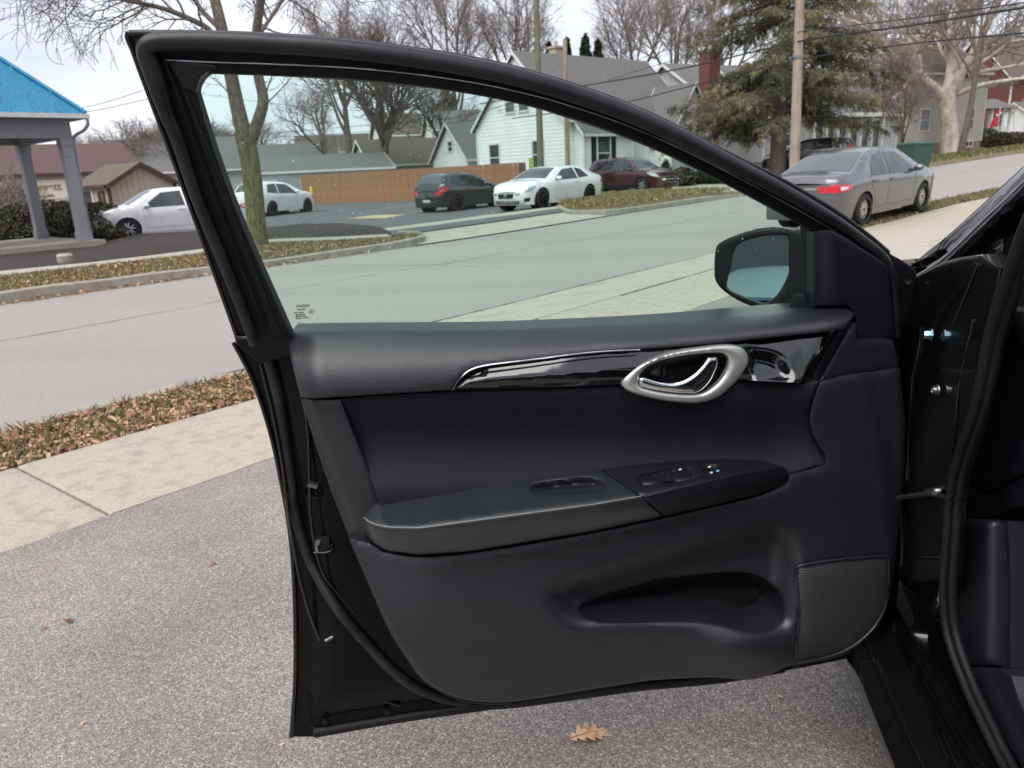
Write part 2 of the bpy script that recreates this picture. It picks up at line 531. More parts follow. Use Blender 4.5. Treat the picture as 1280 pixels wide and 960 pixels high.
# sidewalk slabs, each a piece of its own
walk = bpy.data.objects.new('sidewalk', None); COL.objects.link(walk); walk['kind'] = 'structure'
for i, t0 in enumerate(np.arange(-9.45, 34, 1.52)):
    t1 = t0 + 1.52 - .012
    dz = .006 + .004 * math.sin(i * 2.1)
    mb = MB()
    Q, T = np.meshgrid([3.405, 3.42, 4.535, 4.55], np.concatenate([[t0, t0 + .012], np.linspace(t0, t1, 26)[1:-1], [t1 - .012, t1]]), indexing='ij')
    jit = np.cumsum(RNG.normal(0, .004, Q.shape[1])); jit -= np.linspace(0, jit[-1], len(jit)); Q[0] -= .012 + np.abs(jit) * .8 + np.abs(RNG.normal(0, .003, len(jit))); Q[-1] += .004 * RNG.normal(0, 1, Q.shape[1])
    Z = np.full(Q.shape, dz); Z[0] -= .006; Z[-1] -= .006; Z[:, 0] -= .006; Z[:, -1] -= .006
    P = st2w(Q, T); P[..., 2] += Z
    mb.grid(P)
    # sides of the slab
    ring = [P[0, :], P[:, -1], P[-1, ::-1], P[::-1, 0]]
    R = np.concatenate([r[:-1] for r in ring])
    n = len(R)
    mb.add(np.concatenate([R, R - [0, 0, .08]]), [(k, (k + 1) % n, (k + 1) % n + n, k + n) for k in range(n)])
    mb.build('slab', MT['walk'], walk, smooth=30)

sheet('concrete_pad', [.6, 1.5, 2.4, 3.395], np.arange(7.5, 30, 1.5), .006, MT['concrete'])
# cracks and sealed joints in the street
for k_, (q0_, t0_, dq_, dt_, n_) in enumerate(((9.45, -6, .0, .2, 320), (8.0, 9.5, .16, -.03, 30), (9.6, 13, .14, .06, 26), (10.2, 20, .16, .03, 20))):
    qq_ = q0_ + np.cumsum(RNG.normal(dq_, .035, n_)); tt_c = t0_ + np.cumsum(RNG.normal(dt_, .03, n_))
    ok_ = (qq_ > 5.9) & (qq_ < 13.1); qq_, tt_c = qq_[ok_], tt_c[ok_]
    if len(qq_) < 5: continue
    w_ = .004 + .006 * np.abs(RNG.normal(0, 1, len(qq_)))
    A_ = st2w(qq_, tt_c, .004); d_ = np.gradient(A_[:, :2], axis=0); nn_ = np.stack([-d_[:, 1], d_[:, 0]], 1); nn_ /= np.linalg.norm(nn_, axis=1)[:, None] + 1e-9
    B_ = A_.copy(); A_[:, :2] += nn_ * w_[:, None]; B_[:, :2] -= nn_ * w_[:, None]
    MB().grid(np.stack([A_, B_])).build('street_crack', MT['crack'], None, kind='structure')
# near kerb left of the driveway, apron across it, kerb again beyond
def kerb(name, q0, q1, t0, t1, step=3.0):
    root = bpy.data.objects.new(name, None); COL.objects.link(root); root['kind'] = 'structure'
    t = t0
    while t < t1 - .1:
        e = min(t + step, t1)
        T = np.linspace(t, e - .012, 5)
        prof = [(q0, -.16, 1), (q0, .0, 1), (q0 + .02 * np.sign(q1 - q0), .012, 1), (q1 - .03 * np.sign(q1 - q0), .012, 1), (q1, -.02, 1), (q1 + .01 * np.sign(q1 - q0), -.19, 1)]
        G = np.array([[np.array([*st2w(q, tt)[:2], float(gz(q0, tt)) + z]) for q, z, _ in prof] for tt in T])
        mb = MB().grid(G)
        for g in (G[0], G[-1]): mb.add(g, [tuple(range(len(g)))])
        mb.build('kerb_stone', MT['kerb'], root, smooth=35)
        t = e
kerb('near_kerb', 5.46, 5.62, -12, 3.1)
kerb('near_kerb', 5.46, 5.62, 14.4, 60)
APQ = np.array([4.56, 5.0, 5.5, 5.75, 5.95])
APT = np.arange(3.1, 14.41, .565)
Q, T = np.meshgrid(APQ, APT, indexing='ij')
P = st2w(Q, T)
P[..., 2] = np.interp(Q, [4.56, 5.70, 5.95], [-.229, -.366, -.374]) + rise(Q, T)
MB().grid(P).build('driveway_apron', MT['concrete'], None, smooth=30, kind='structure')
# dark irregular joint between apron and street
tt = np.arange(3.1, 14.4, .12)
qj = 5.96 + np.cumsum(RNG.normal(0, .006, len(tt)))
qj -= np.linspace(0, qj[-1] - 5.96, len(tt))
wj = .012 + .012 * np.abs(RNG.normal(0, 1, len(tt)))
MB().grid(np.stack([st2w(qj - wj, tt, .006), st2w(qj + wj, tt, .006)], 0)).build('street_joint', MT['tar'], None, kind='structure')

# ------------------------------------------------------------------ the black car whose open door fills the picture
DA = math.radians(7.0)
DU = np.array([math.cos(DA), math.sin(DA), 0]); DN = np.array([math.sin(DA), -math.cos(DA), 0]); DO = np.array([-.40, 1.19, 0])
TILT, ZB = .30, .95
def DP(V, n):
    """photo points onto the door: n metres in front of its vertical inner face"""
    V = np.atleast_2d(np.asarray(V, float)); d = rays(V[:, 0], V[:, 1])
    k = (np.asarray(n, float) - (CAM - DO) @ DN) / (d @ DN)
    return CAM + d * k[:, None]
def DT(V, n):
    """the same on the window frame's plane, which leans in towards the cabin"""
    V = np.atleast_2d(np.asarray(V, float)); d = rays(V[:, 0], V[:, 1])
    nn = DN - np.array([0, 0, TILT])
    k = (np.asarray(n, float) - TILT * ZB - (CAM - DO) @ nn) / (d @ nn)
    k = np.broadcast_to(k, (len(V),))
    return CAM + d * k[:, None]
CA = math.radians(11.0)
CF = np.array([math.sin(CA), math.cos(CA), 0]); CRT = np.array([math.cos(CA), -math.sin(CA), 0]); S0 = np.array([.655, 1.22, 0])
def SP(V, m, tilt=0., zb=.85):
    """photo points onto the car's side: m metres inboard of its skin"""
    V = np.atleast_2d(np.asarray(V, float)); d = rays(V[:, 0], V[:, 1])
    nn = CRT - np.array([0, 0, tilt])
    k = (np.asarray(m, float) - tilt * zb - (CAM - S0) @ nn) / (d @ nn)
    return CAM + d * np.broadcast_to(k, (len(V),))[:, None]
def carp(xf, m, z):
    return S0 + CF * xf + CRT * m + np.array([0, 0, z])

PXM = .00127     # metres for one photo pixel on the door
def panel(name, outline, nf, mat, parent, step=9, r=4, depth=.03, holes=(), mapf=DP, rdepth=None, sub=5, hr=None, dirn=None, raw=False, lines=()):
    O = np.asarray(outline, float) if raw else poly(outline, sub)
    H = [np.asarray(h, float) for h in holes]
    V, T, d1, d2 = region(O, step, H, rings=(r * .3, r) if r > 1 else (), lines=lines)
    n = nf(V[:, 0], V[:, 1]) if callable(nf) else np.full(len(V), float(nf))
    rd = (rdepth if rdepth is not None else r * PXM)
    if r > 0: n = n - rd * (1 - np.sqrt(1 - (1 - np.clip(d1 / r, 0, 1))**2))
    if hr and len(H): n = n - hr * PXM * (1 - np.sqrt(1 - (1 - np.clip(d2 / hr, 0, 1))**2))
    P = mapf(V, n)
    mb = MB()
    mb.add(P, [t[::-1] for t in T.tolist()])
    dv = (DN if dirn is None else np.asarray(dirn)) * depth
    E = border(T)
    if depth:
        for a, b in E: mb.add([P[a], P[b], P[b] - dv, P[a] - dv], [(0, 1, 2, 3)])
    o = mb.build(name, mat, parent, smooth=50)
    return o

def stroke(name, pts, n, rad, mat, parent, mapf=DP, k=8, sub=6, smooth=True):
    P = np.asarray(pts, float)
    P = catmull(P, sub) if smooth else P
    nn = np.interp(np.linspace(0, 1, len(P)), np.linspace(0, 1, len(n)), n) if isinstance(n, (list, tuple, np.ndarray)) else np.full(len(P), n)
    rr = np.interp(np.linspace(0, 1, len(P)), np.linspace(0, 1, len(rad)), rad) if isinstance(rad, (list, tuple)) else rad
    return MB().tube(mapf(P, nn), rr, k).build(name, mat, parent, smooth=60)

MT['paint'] = M('black_car_paint', (.003, .003, .0035), .35, coat=1.0, var=(2.5, 4), col2=(.005, .005, .0055), bump=(7, .03, .01), cior=1.6, coatr=.03, spec=.1)
MT['paint_shaded'] = M('black_paint_shaded_coat', (.003, .003, .0033), .4, coat=.22, bump=(7, .02, .01), coatr=.05, spec=.08)  # same black paint; weaker coat stands for shaded ground reflected in it
MT['vinyl'] = M('grained_black_vinyl', (.0105, .0115, .016), .42, bump=(430, .4, .0012), var=(6, 4), col2=(.0125, .0136, .0185), spec=.75)
MT['vinyl_soft'] = M('soft_black_vinyl', (.0085, .0102, .016), .44, bump=(300, .4, .001), var=(5, 4), col2=(.0105, .0122, .0185), spec=.6)
MT['leather'] = M('black_leather', (.0125, .0155, .020), .34, bump=(300, .3, .001), var=(9, 5), col2=(.018, .021, .024), spec=1.)
MT['fabric'] = M('black_woven_fabric', (.0115, .0115, .0175), .8, bump=(900, .5, .001), var=(7, 7), col2=(.0145, .0142, .021), spec=.3)
MT['rubber'] = M('black_rubber_seal', (.013, .0135, .017), .38, bump=(40, .05, .004), var=(12, 4), col2=(.026, .0265, .029), spec=.35)
MT['rubber_dark'] = M('matte_black_rubber', (.007, .007, .008), .6, spec=.3)
MT['plastic'] = M('matte_black_plastic', (.009, .010, .013), .42, bump=(700, .35, .0008), spec=.4)
MT['plastic_dark'] = M('deep_black_plastic', (.006, .006, .0075), .55, spec=.3)
MT['gloss'] = M('piano_black_trim', (.003, .003, .0035), .06, coat=1.0, spec=.6, cior=1.5, coatr=.05)
MT['chrome'] = M('polished_chrome', (.82, .83, .85), .07, metal=1.0)
MT['satin'] = M('satin_silver', (.66, .65, .62), .33, metal=.7, spec=.7)
MT['steel'] = M('zinc_plated_steel', (.36, .36, .36), .4, metal=1.0, var=(60, 3), col2=(.2, .2, .2))
MT['bluezinc'] = M('blue_zinc_bolt', (.25, .42, .5), .3, metal=1.0)
MT['wire_trim'] = M('bright_edge_trim', (.5, .51, .55), .35, metal=.9)
MT['stitch'] = M('grey_thread', (.30, .29, .27), .8)
MT['mark'] = M('white_switch_mark', (.6, .65, .7), .5)
MT['mark_b'] = M('blue_switch_mark', (.25, .5, .8), .5)
MT['etch'] = M('dark_glass_etching', (.03, .035, .035), .7)
MT['drop'] = M('dried_water_spot', (.75, .78, .78), .5)
MT['mirror'] = M('mirror_silver', (.82, .86, .86), .015, metal=1.0)
MT['door_glass'] = glass_mat('green_tinted_glass', (.76, .915, .86), 1.0)

bz = ground(.9, 2.3)
CARB = carp(.35, .85, bz)
car = empty('parked_car', 'black sedan with its driver door wide open, cut off by the right edge', 'car', tuple(CARB))
WROOT.add('parked_car')

# ---- door shell: painted metal, hem at the outer edge rising to the inner panel
HEM = catmull([(292, 428), (305, 452), (318, 479), (338, 540), (352, 604), (360, 648), (366, 700), (369, 770), (369, 850), (364, 921)], 5)
BOT = [(364, 921), (395, 921), (517, 901), (617, 887), (757, 866), (890, 853), (985, 838), (1060, 823), (1090, 806), (1112, 772)]
HB = np.vstack([HEM, np.array(BOT[1:], float)])
shell = [tuple(p) for p in HEM] + BOT[1:] + [(1124, 700), (1131, 620), (1133, 560), (1128, 470), (1122, 420), (1100, 405), (900, 410), (600, 425), (362, 432)]
def nshell(x, y):
    d = dist(np.column_stack([x, y]), HB, closed=False)
    return -.100 + .048 * sstep(d / 58)
door = panel('door', shell, nshell, MT['paint_shaded'], car, step=11, r=1, depth=.008, raw=True)
door['label'] = 'wide open front door with black inner trim and tinted window'
# outer skin of the door (seen from the street side)
V, T, d1, d2 = region(np.array(shell, float), 22)
nb = -.112 - .035 * sstep(d1 / 70)
Pb = DP(V, nb)
# the far side follows the same real outline: shift along the door's normal, not along the view
P0 = DP(V, np.full(len(V), -.100)); Pb = P0 + DN * (nb + .100)[:, None]
MB().add(Pb, T.tolist()).build('outer_skin', MT['paint'], door, smooth=60)

# hem flange and rain rail along the bottom
stroke('hem', list(map(tuple, HEM[::4])) + [tuple(HEM[-1])], -.100, .0045, MT['paint'], door)
stroke('bottom_rail', [(393, 915), (517, 894), (617, 880), (757, 860), (890, 847), (985, 833)], -.085, [.011, .010, .008, .007, .007, .007], MT['rubber_dark'], door)
for c in ((407, 901), (484, 889)):
    P = DP([c], [-.078])[0]; MB().tube([P, P + DN * .006], .0055, 10).build('rail_clip', MT['rubber_dark'], door, smooth=40)
panel('bottom_step', [(383, 868), (480, 864), (560, 880), (600, 884), (520, 895), (398, 913), (383, 905)], -.083, MT['paint_shaded'], door, r=3, depth=.02, raw=True)

# main weatherstrip running down the shut face and along the bottom
WS = [(328, 420), (335, 444), (348, 496), (358, 560), (366, 625), (374, 660), (390, 707), (423, 763), (463, 810), (490, 838), (520, 860), (563, 876), (617, 882), (700, 873), (800, 860), (900, 851), (980, 838)]
_ws = catmull(WS, 6); stroke('weatherstrip', WS, nshell(_ws[:, 0], _ws[:, 1]) + .006, [.0095, .010, .010, .010, .0092, .009, .0092, .0095, .009, .008, .0075, .006, .005], MT['rubber'], door, k=10)
for (x, y) in ((344, 493), (352, 545), (359, 604), (386, 700), (424, 762), (469, 816), (519, 859)):
    P = DP([(x, y)], nshell(np.array([x]), np.array([y])) + .0185)[0]; MB().lathe([(0, .001), (.0016, .001), (.0018, 0)], 8).build('seal_vent', MT['rubber_dark'], door).location = tuple(P + DN * -.004)
# second crease of the shut face
stroke('shut_crease', [(326, 455), (341, 515), (354, 585), (362, 650), (378, 735), (400, 800), (425, 840), (460, 868), (500, 882)], -.078, .0035, MT['paint'], door)
stroke('shut_crease', [(372, 470), (384, 530), (387, 590), (389, 650), (402, 712), (425, 745), (455, 780)], -.054, .003, MT['paint'], door)
# rubber bump stop with its white tip
P = DP([(391, 616)], [-.055])[0]
o = MB().lathe([(0, .028), (.010, .028), (.0125, .025), (.013, .018), (.010, .012), (.0155, .008), (.0155, 0)], 20, axis='y').build('bump_stop', MT['rubber'], door, smooth=40); o.location = tuple(P + DN * -.002); o.rotation_euler = (math.radians(12), 0, DA - .25)
o = MB().box((0, 0, 0), (.016, .012, .007)).build('stop_clip', MT['steel'], door); o.location = tuple(DP([(391, 606)], [-.03])[0]); o.rotation_euler = (0, .3, DA)
# latch opening
panel('latch_slot', [(392, 674, 1), (412, 672, 1), (414, 690, 1), (393, 692, 1)], -.050, MT['rubber_dark'], door, r=2, depth=.01)
panel('latch_catch', [(394, 676, 1), (401, 675, 1), (400, 680, 1), (397, 683, 1), (398, 690, 1), (394, 691, 1)], -.046, MT['steel'], door, r=1.2, depth=.006)
stroke('latch_frame', [(392, 691), (413, 689), (415, 680)], -.049, .002, MT['paint'], door)
# light on the drain slots, drawn as bright steel rods
for a, b, rr in (((407, 801), (432, 787), .0035), ((457, 849), (471, 838), .003)):
    stroke('slot_glint', [a, b], -.060, rr, MT['steel'], door)
P = DP([(488, 857)], [-.062])[0]
o = MB().lathe([(0, .012), (.006, .010), (.009, .004), (.009, 0)], 14, axis='y').build('rubber_plug', MT['rubber'], door, smooth=50); o.location = tuple(P)
for x, y, s in ((414, 573, 6), (396, 575, 4), (462, 765, 2.4)):
    P = DP([(x, y)], [-.052])[0]
    o = MB().lathe([(0, .003), (s * .0010, .003), (s * .0012, 0)], 12, axis='y').build('grommet', MT['rubber_dark'], door); o.location = tuple(P)

# ---- inner trim
ytop = lambda x: np.interp(x, [355, 365, 480, 600, 700, 800, 860, 940, 1010, 1060], [421, 414, 413, 411.5, 408, 403, 399, 392, 386, 381])
ylow = lambda x: np.interp(x, [374, 393, 482, 565, 584, 609, 659, 740, 837, 940, 1040, 1070], [496, 498, 493, 488, 465, 457, 451, 441, 434, 425, 413, 410])
def nupper(x, y):
    v = np.clip((y - ytop(x)) / np.interp(x, [360, 560, 800, 1060], [86, 74, 44, 34]), 0, 1)
    n = -.022 + .062 * (1 - (1 - v)**2.2)
    return n - .024 * sstep((400 - x) / 38) - .01 * sstep((x - 1035) / 30)
UPPER = [(357, 424, 1), (365, 414, 1), (480, 412.5), (600, 411.5), (700, 408), (800, 403), (860, 399), (940, 392), (1010, 386), (1057, 381, 1), (1068, 393, 1), (1056, 413, 1),
         (940, 425), (837, 434), (740, 441), (659, 451), (609, 457), (590, 462), (574, 475), (565, 487.5, 1), (482, 492.5), (393, 498, 1), (376, 496, 1), (370, 474), (363, 446)]
panel('upper_trim', UPPER, nupper, MT['vinyl'], door, step=8, r=4, depth=.07)
# piano black strip with a satin edge
BHOLE = poly([(789, 478), (793, 466), (806, 455), (838, 444.5), (879, 438), (907, 437), (920, 447), (914, 470), (898, 489), (876, 497.5), (838, 497), (806, 491), (792, 485)], 5)
SCOOP = poly([(915, 436), (950, 433), (975, 440), (988, 452), (996, 472), (985, 486), (915, 486)], 5)
_gx = np.linspace(566, 1040, 120)
_gt = np.interp(_gx, [565, 584, 609, 659, 740, 837, 940, 1040], [487, 465, 457, 451, 441, 434, 425, 413]); _gb = np.interp(_gx, [565, 694, 775, 927, 1002, 1023], [488.5, 485, 481, 476, 479, 476])
GLL = [np.column_stack([_gx[:92], (_gt + (_gb - _gt) * f_)[:92]]) for f_ in (.12, .5, .62, .8)]
def ngloss(x, y):
    yt = np.interp(x, [565, 584, 609, 659, 740, 837, 940, 1040], [487, 465, 457, 451, 441, 434, 425, 413]); yb = np.interp(x, [565, 694, 775, 927, 1002, 1023], [488.5, 485, 481, 476, 479, 476])
    v = np.clip((y - yt) / np.maximum(yb - yt, 4), 0, 1)
    prof = np.interp(v, [0, .12, .5, .62, .8, 1], [0, .004, .017, .0185, .0165, .006])
    left = .026 + prof
    V2 = np.column_stack([x, y]); sc = dist(V2, SCOOP) * inside(V2, SCOOP)
    right = .022 + .046 * v - .014 * sstep(sc / 22)
    k = sstep((x - 925) / 22)
    return left * (1 - k) + right * k
panel('gloss_strip', [(565, 488, 1), (574, 475), (590, 462), (609, 457), (659, 451), (740, 441), (837, 434), (940, 425), (1040, 413.5, 1), (1028, 432), (1012, 458), (1002, 479, 1), (927, 476), (850, 478), (775, 481), (694, 485)],
      ngloss, MT['gloss'], door, step=3.2, r=1.5, depth=.03, lines=GLL, holes=[BHOLE])
panel('gloss_end', [(1041, 413.5, 1), (1057, 414, 1), (1046, 436), (1036, 455), (1022, 476, 1), (1003, 479, 1), (1013, 458), (1029, 432)], lambda x, y: .046 - .030 * sstep((x - np.interp(y, [413, 479], [1040, 1002])) / 24), MT['gloss'], door, step=4, r=1.5, depth=.03)
stroke('satin_edge', [(565.5, 488), (573, 475), (588, 462.5), (609, 456.5), (659, 450.5), (740, 440.5), (800, 437)], [.033, .037, .039, .040], [.0012, .0019, .0019, .0016, .0012], MT['wire_trim'], door, k=6)
# fabric insert
def nins(x, y):
    v = np.clip((y - 490) / 125, 0, 1)
    return .024 - .036 * np.sin(math.pi * v)**1.5 + .026 * sstep((x - 950) / 75) - .008 * sstep((480 - x) / 60)
panel('fabric_insert', [(427, 498.5, 1), (482, 493.5), (565, 489), (694, 485.5), (775, 482), (850, 479), (927, 477), (1002, 480, 1), (1023, 477, 1), (1014, 500), (1010, 522), (1015, 545), (1030, 570, 1), (1030, 580, 1), (984, 593, 1), (940, 600), (800, 600), (740, 606), (652, 612), (567, 622), (476, 636, 1), (472, 624), (440, 535)],
      nins, MT['fabric'], door, step=9, r=3, depth=.03, holes=[BHOLE])
# left hand strip
def nleft(x, y):
    xl = np.interp(y, [498, 671], [393, 455])
    return .010 - .018 * sstep((xl - x) / 16) 
panel('side_trim', [(376, 498.5, 1), (393, 499.5), (426, 499, 1), (440, 536), (473, 626), (470, 650), (462, 676, 1), (437, 672, 1), (412, 608)], nleft, MT['vinyl'], door, step=7, r=2.5, depth=.07)
# armrest rails in the photo
yB = lambda x: np.interp(x, [453, 457, 463, 474, 500, 567, 652, 740, 800, 860, 910, 950, 980, 985], [646, 641, 634, 627.5, 622, 610, 598, 589, 583, 578.5, 577, 578.5, 583, 588])
yF = lambda x: np.interp(x, [453, 458, 464, 475, 489, 524, 588, 740, 805, 862, 923, 976, 985], [647, 651, 655, 658.5, 660.5, 661, 652.5, 632, 621, 607.5, 593.5, 584, 589])
yU = lambda x: np.interp(x, [453, 456, 460, 466, 482, 524, 588, 740, 829, 902, 943, 969, 982, 985], [650, 662, 671, 678, 688, 693.5, 689, 664, 645.6, 629, 619, 610, 602, 594])
nF = lambda x: np.interp(x, [453, 458, 466, 480, 510, 560, 760, 840, 900, 950, 976, 985], [.030, .052, .072, .090, .103, .108, .106, .097, .083, .062, .045, .036])
def narm(x, y):
    b, f, u_, nf_ = yB(x), yF(x), yU(x), nF(x)
    v = np.clip((y - b) / np.maximum(f - b, 1), 0, 1); g = np.clip((y - f) / np.maximum(u_ - f, 1), 0, 1)
    top = .012 + (nf_ - .012) * v
    top = top - .003 * np.clip((v - .8) / .2, 0, 1)**2
    fr = nf_ - .006 + .004 * np.sin(math.pi * np.clip(g * .9, 0, 1)) - .018 * g**2
    k = sstep((y - f + 3.0) / 6.0)
    return top * (1 - k) + fr * k
def rail(fy, a, b, n=40):
    xs = np.linspace(a, b, n); return np.column_stack([xs, fy(xs)])
CUP = poly([(663, 611), (668, 605.5), (680, 602.5), (705, 599.5), (732, 597), (746, 599), (755, 606), (756, 610.5), (748, 614.5), (730, 616), (700, 617.5), (680, 618), (668, 616)], 4)
ARL = [np.column_stack([np.linspace(454, 984, 130), yF(np.linspace(454, 984, 130)) + o_]) for o_ in (-3, 0, 3)]
PAD = np.vstack([rail(yB, 454, 751, 50), [[802, 622]], [[828, 645.5]], rail(yU, 828, 454, 60)[1:]])
pad = panel('armrest', PAD, narm, MT['leather'], door, step=6, r=2, depth=.02, holes=[CUP], raw=True, hr=3, lines=ARL)
dcup = lambda x, y: narm(x, y) - .0035 - .017 * sstep(dist(np.column_stack([x, y]), CUP) / 8)
panel('pull_cup', CUP, dcup, MT['plastic'], door, step=3, r=0, depth=0, raw=True)
# stitching: short threads along the front edge of the pad
xs = np.arange(455, 801, 3.1)
mb = MB()
for x in xs:
    yy = yF(np.array([x, x + 2.0])) - 1.5
    V2 = np.column_stack([[x, x + 2.0], yy]); P = DP(V2, narm(V2[:, 0], V2[:, 1]) + .0012)
    mb.tube(P, .0008, 5)
o = mb.build('stitching', MT['stitch'], door, smooth=60); o['kind'] = 'stuff'
xs = np.linspace(454, 802, 50); V2 = np.column_stack([xs, yF(xs) + 2.2])
MB().tube(DP(V2, narm(V2[:, 0], V2[:, 1]) + .0004), .0011, 5).build('seam', MT['rubber_dark'], door, smooth=60)
# switch panel
SW = poly([(795, 598), (803, 593.5), (830, 587.5), (860, 583.2), (885, 580.5), (897, 582), (902.5, 588), (898, 593), (884, 597.5), (862, 602), (838, 606), (812, 607.5), (800, 605)], 4)
SPN = np.vstack([rail(yB, 753, 984, 40), [[985, 592]], rail(yU, 984, 830, 30), [[804, 622]]])
panel('switch_panel', SPN, narm, MT['plastic'], door, step=4, r=2, depth=.02, holes=[SW], raw=True, hr=1.5, lines=ARL)
panel('switch_well', SW, lambda x, y: narm(x, y) - .002 - .009 * sstep(dist(np.column_stack([x, y]), SW) / 4), MT['plastic_dark'], door, step=3, r=0, depth=0, raw=True)
def switch(pts, lift):
    O = poly(pts, 4)
    panel('window_switch', O, lambda x, y: narm(x, y) - .003 + lift * sstep(dist(np.column_stack([x, y]), O) / 4), MT['plastic'], door, step=2.5, r=1.5, depth=.008, raw=True)
switch([(798, 600, 1), (806, 597), (819, 595.5, 1), (823, 604, 1), (812, 606.5), (803, 606)], .004)
switch([(822, 603, 1), (829, 597), (833, 590), (838, 587.5), (842, 595), (845, 603, 1), (834, 605.5)], .011)
switch([(838, 598, 1), (845, 592), (862, 588.5, 1), (864, 599, 1), (848, 602)], .004)
switch([(863, 598, 1), (866, 590), (873, 584.5), (879, 588), (884, 596.5, 1), (874, 599)], .011)
for x0, y0 in ((881, 584.5), (884, 591), (892, 588.5)):
    panel('lock_button', [(x0 - 3, y0 + 2, 1), (x0 - 1, y0 - 2, 1), (x0 + 6, y0 - 3, 1), (x0 + 6, y0 + 1.5, 1)], lambda x, y: narm(x, y) - .002, MT['plastic'], door, step=3, r=1, depth=.004)
for x0, y0, mm in ((886.5, 583.6, 'mark'), (889, 590.8, 'mark'), (897, 588.6, 'mark_b'), (850, 586.8, 'mark')):
    panel('switch_mark', [(x0 - 1.8, y0 + 1, 1), (x0 - 1.2, y0 - 1, 1), (x0 + 2, y0 - 1.3, 1), (x0 + 1.8, y0 + .8, 1)], lambda x, y: narm(x, y) + .0012, MT[mm], door, step=2, r=0, depth=0)
# lower panel with the map pocket
POCK = poly([(724, 761), (737, 750.5), (777, 737), (827, 723.5), (890, 716.5), (930, 715.5), (950, 720), (966, 732), (976, 748), (978.5, 765), (970, 782), (953, 791), (930, 789.5), (905, 782), (874, 776.5), (812, 776.5), (757, 777.5), (735, 771)], 5)
DEPR = poly([(679, 743), (690, 727), (718, 715), (827, 682), (913, 660), (975, 650), (1003, 680), (1000, 750), (992, 788), (965, 803), (935, 803), (900, 792), (860, 788), (757, 789), (720, 787), (694, 772)], 4)
def nlow(x, y):
    V2 = np.column_stack([x, y])
    yl = np.interp(x, [440, 520, 900, 1000], [800, 800, 795, 790])
    n = .030 + .030 * sstep((y - 640) / np.maximum(yl - 640, 30)) - .020 * sstep((y - yl) / 60)
    n = np.where(x > 985, n * sstep((1120 - x) / 120) + (1 - sstep((1120 - x) / 120)) * .030, n)
    dd = dist(V2, DEPR) * inside(V2, DEPR)
    n = n - .040 * sstep(dd / 42) * sstep((800 - y) / 30)
    n = n + .030 * np.exp(-((x - 930) / 60.)**2 - ((y - 817) / 30.)**2)
    n = n - .012 * sstep((540 - x) / 90)
    # shallow crease by the hinge
    xc = np.interp(y, [470, 560, 680], [1078, 1100, 1112])
    n = n - .008 * sstep((x - xc) / 12)
    return n
SPK = poly([(994, 713), (997, 708.5), (1006, 706), (1031, 701.5), (1070, 697.5), (1108, 694.5, 1), (1111, 700), (1108, 752), (1100, 772), (1087, 790), (1062, 810), (1031, 822), (994, 828.5, 1), (997, 795), (998.5, 768), (996, 735)], 4)
LOW = [(437, 673, 1), (462, 677, 1), (470, 682), (482, 689), (524, 694.5), (588, 690), (740, 665), (829, 646.5), (902, 630), (943, 620), (969, 611), (983, 603), (985, 593.5, 1), (1030, 580.5, 1), (1031, 570, 1), (1016, 545), (1011, 522), (1015, 500), (1024, 476.5, 1), (1050, 470), (1075, 466.5), (1124, 461.5, 1),
       (1130, 510), (1132, 545), (1129, 600), (1124, 660), (1116, 725), (1108, 760), (1097, 785), (1075, 808), (1046, 822), (1010, 829), (984, 833), (965, 842), (940, 849.5), (890, 847), (820, 850), (757, 859), (640, 877), (597, 877), (563, 869), (530, 850), (507, 820), (487, 787), (463, 733)]
panel('lower_panel', LOW, nlow, MT['vinyl'], door, step=8, r=6, depth=.085, holes=[POCK, SPK], hr=2)
dp = lambda x, y: nlow(x, y) - .006 - .055 * sstep(dist(np.column_stack([x, y]), POCK) / 16)
panel('map_pocket', POCK, dp, MT['plastic_dark'], door, step=6, r=0, depth=0, raw=True)
stroke('panel_edge', [(437, 673), (463, 733), (487, 787), (507, 820), (530, 850), (563, 870), (597, 878.5), (640, 879)], .004, .0018, MT['vinyl_soft'], door)
# speaker grille: mesh of small round holes
def grille_mat():
    m = M('perforated_grille', (.016, .0165, .019), .5)
    t = m.node_tree; N = t.nodes; L = t.links; b = N['Principled BSDF']
    tc = N.new('ShaderNodeTexCoord'); mpn = N.new('ShaderNodeMapping'); mpn.inputs['Rotation'].default_value = (0, 0, -DA)
    L.new(tc.outputs['Object'], mpn.inputs[0])
    sx = N.new('ShaderNodeSeparateXYZ'); L.new(mpn.outputs[0], sx.inputs[0])
    def math_(op, a, bb):
        n = N.new('ShaderNodeMath'); n.operation = op
        for i, q in enumerate((a, bb)):
            if q is None: continue
            if isinstance(q, (int, float)): n.inputs[i].default_value = q
            else: L.new(q, n.inputs[i])
        return n.outputs[0]
    pz = .0046; px_ = .0053
    row = math_('MULTIPLY', sx.outputs[2], 1 / pz)
    par = math_('MULTIPLY', math_('FLOOR', row, None), .5)
    cx = math_('SUBTRACT', math_('FRACT', math_('ADD', math_('MULTIPLY', sx.outputs[0], 1 / px_), par), None), .5)
    cz = math_('SUBTRACT', math_('FRACT', row, None), .5)
    d = math_('SQRT', math_('ADD', math_('MULTIPLY', cx, cx), math_('MULTIPLY', cz, cz)), None)
    r = N.new('ShaderNodeValToRGB'); r.color_ramp.elements[0].position = .30; r.color_ramp.elements[1].position = .38
    r.color_ramp.elements[0].color = (.0015, .0015, .002, 1); r.color_ramp.elements[1].color = (.05, .052, .058, 1)
    L.new(d, r.inputs[0]); L.new(r.outputs[0], b.inputs['Base Color'])
    return m
MT['grille'] = grille_mat()
panel('speaker_grille', SPK, lambda x, y: nlow(x, y) - .003 + .004 * sstep(dist(np.column_stack([x, y]), SPK) / 14), MT['grille'], door, step=7, r=2, depth=.01, raw=True)
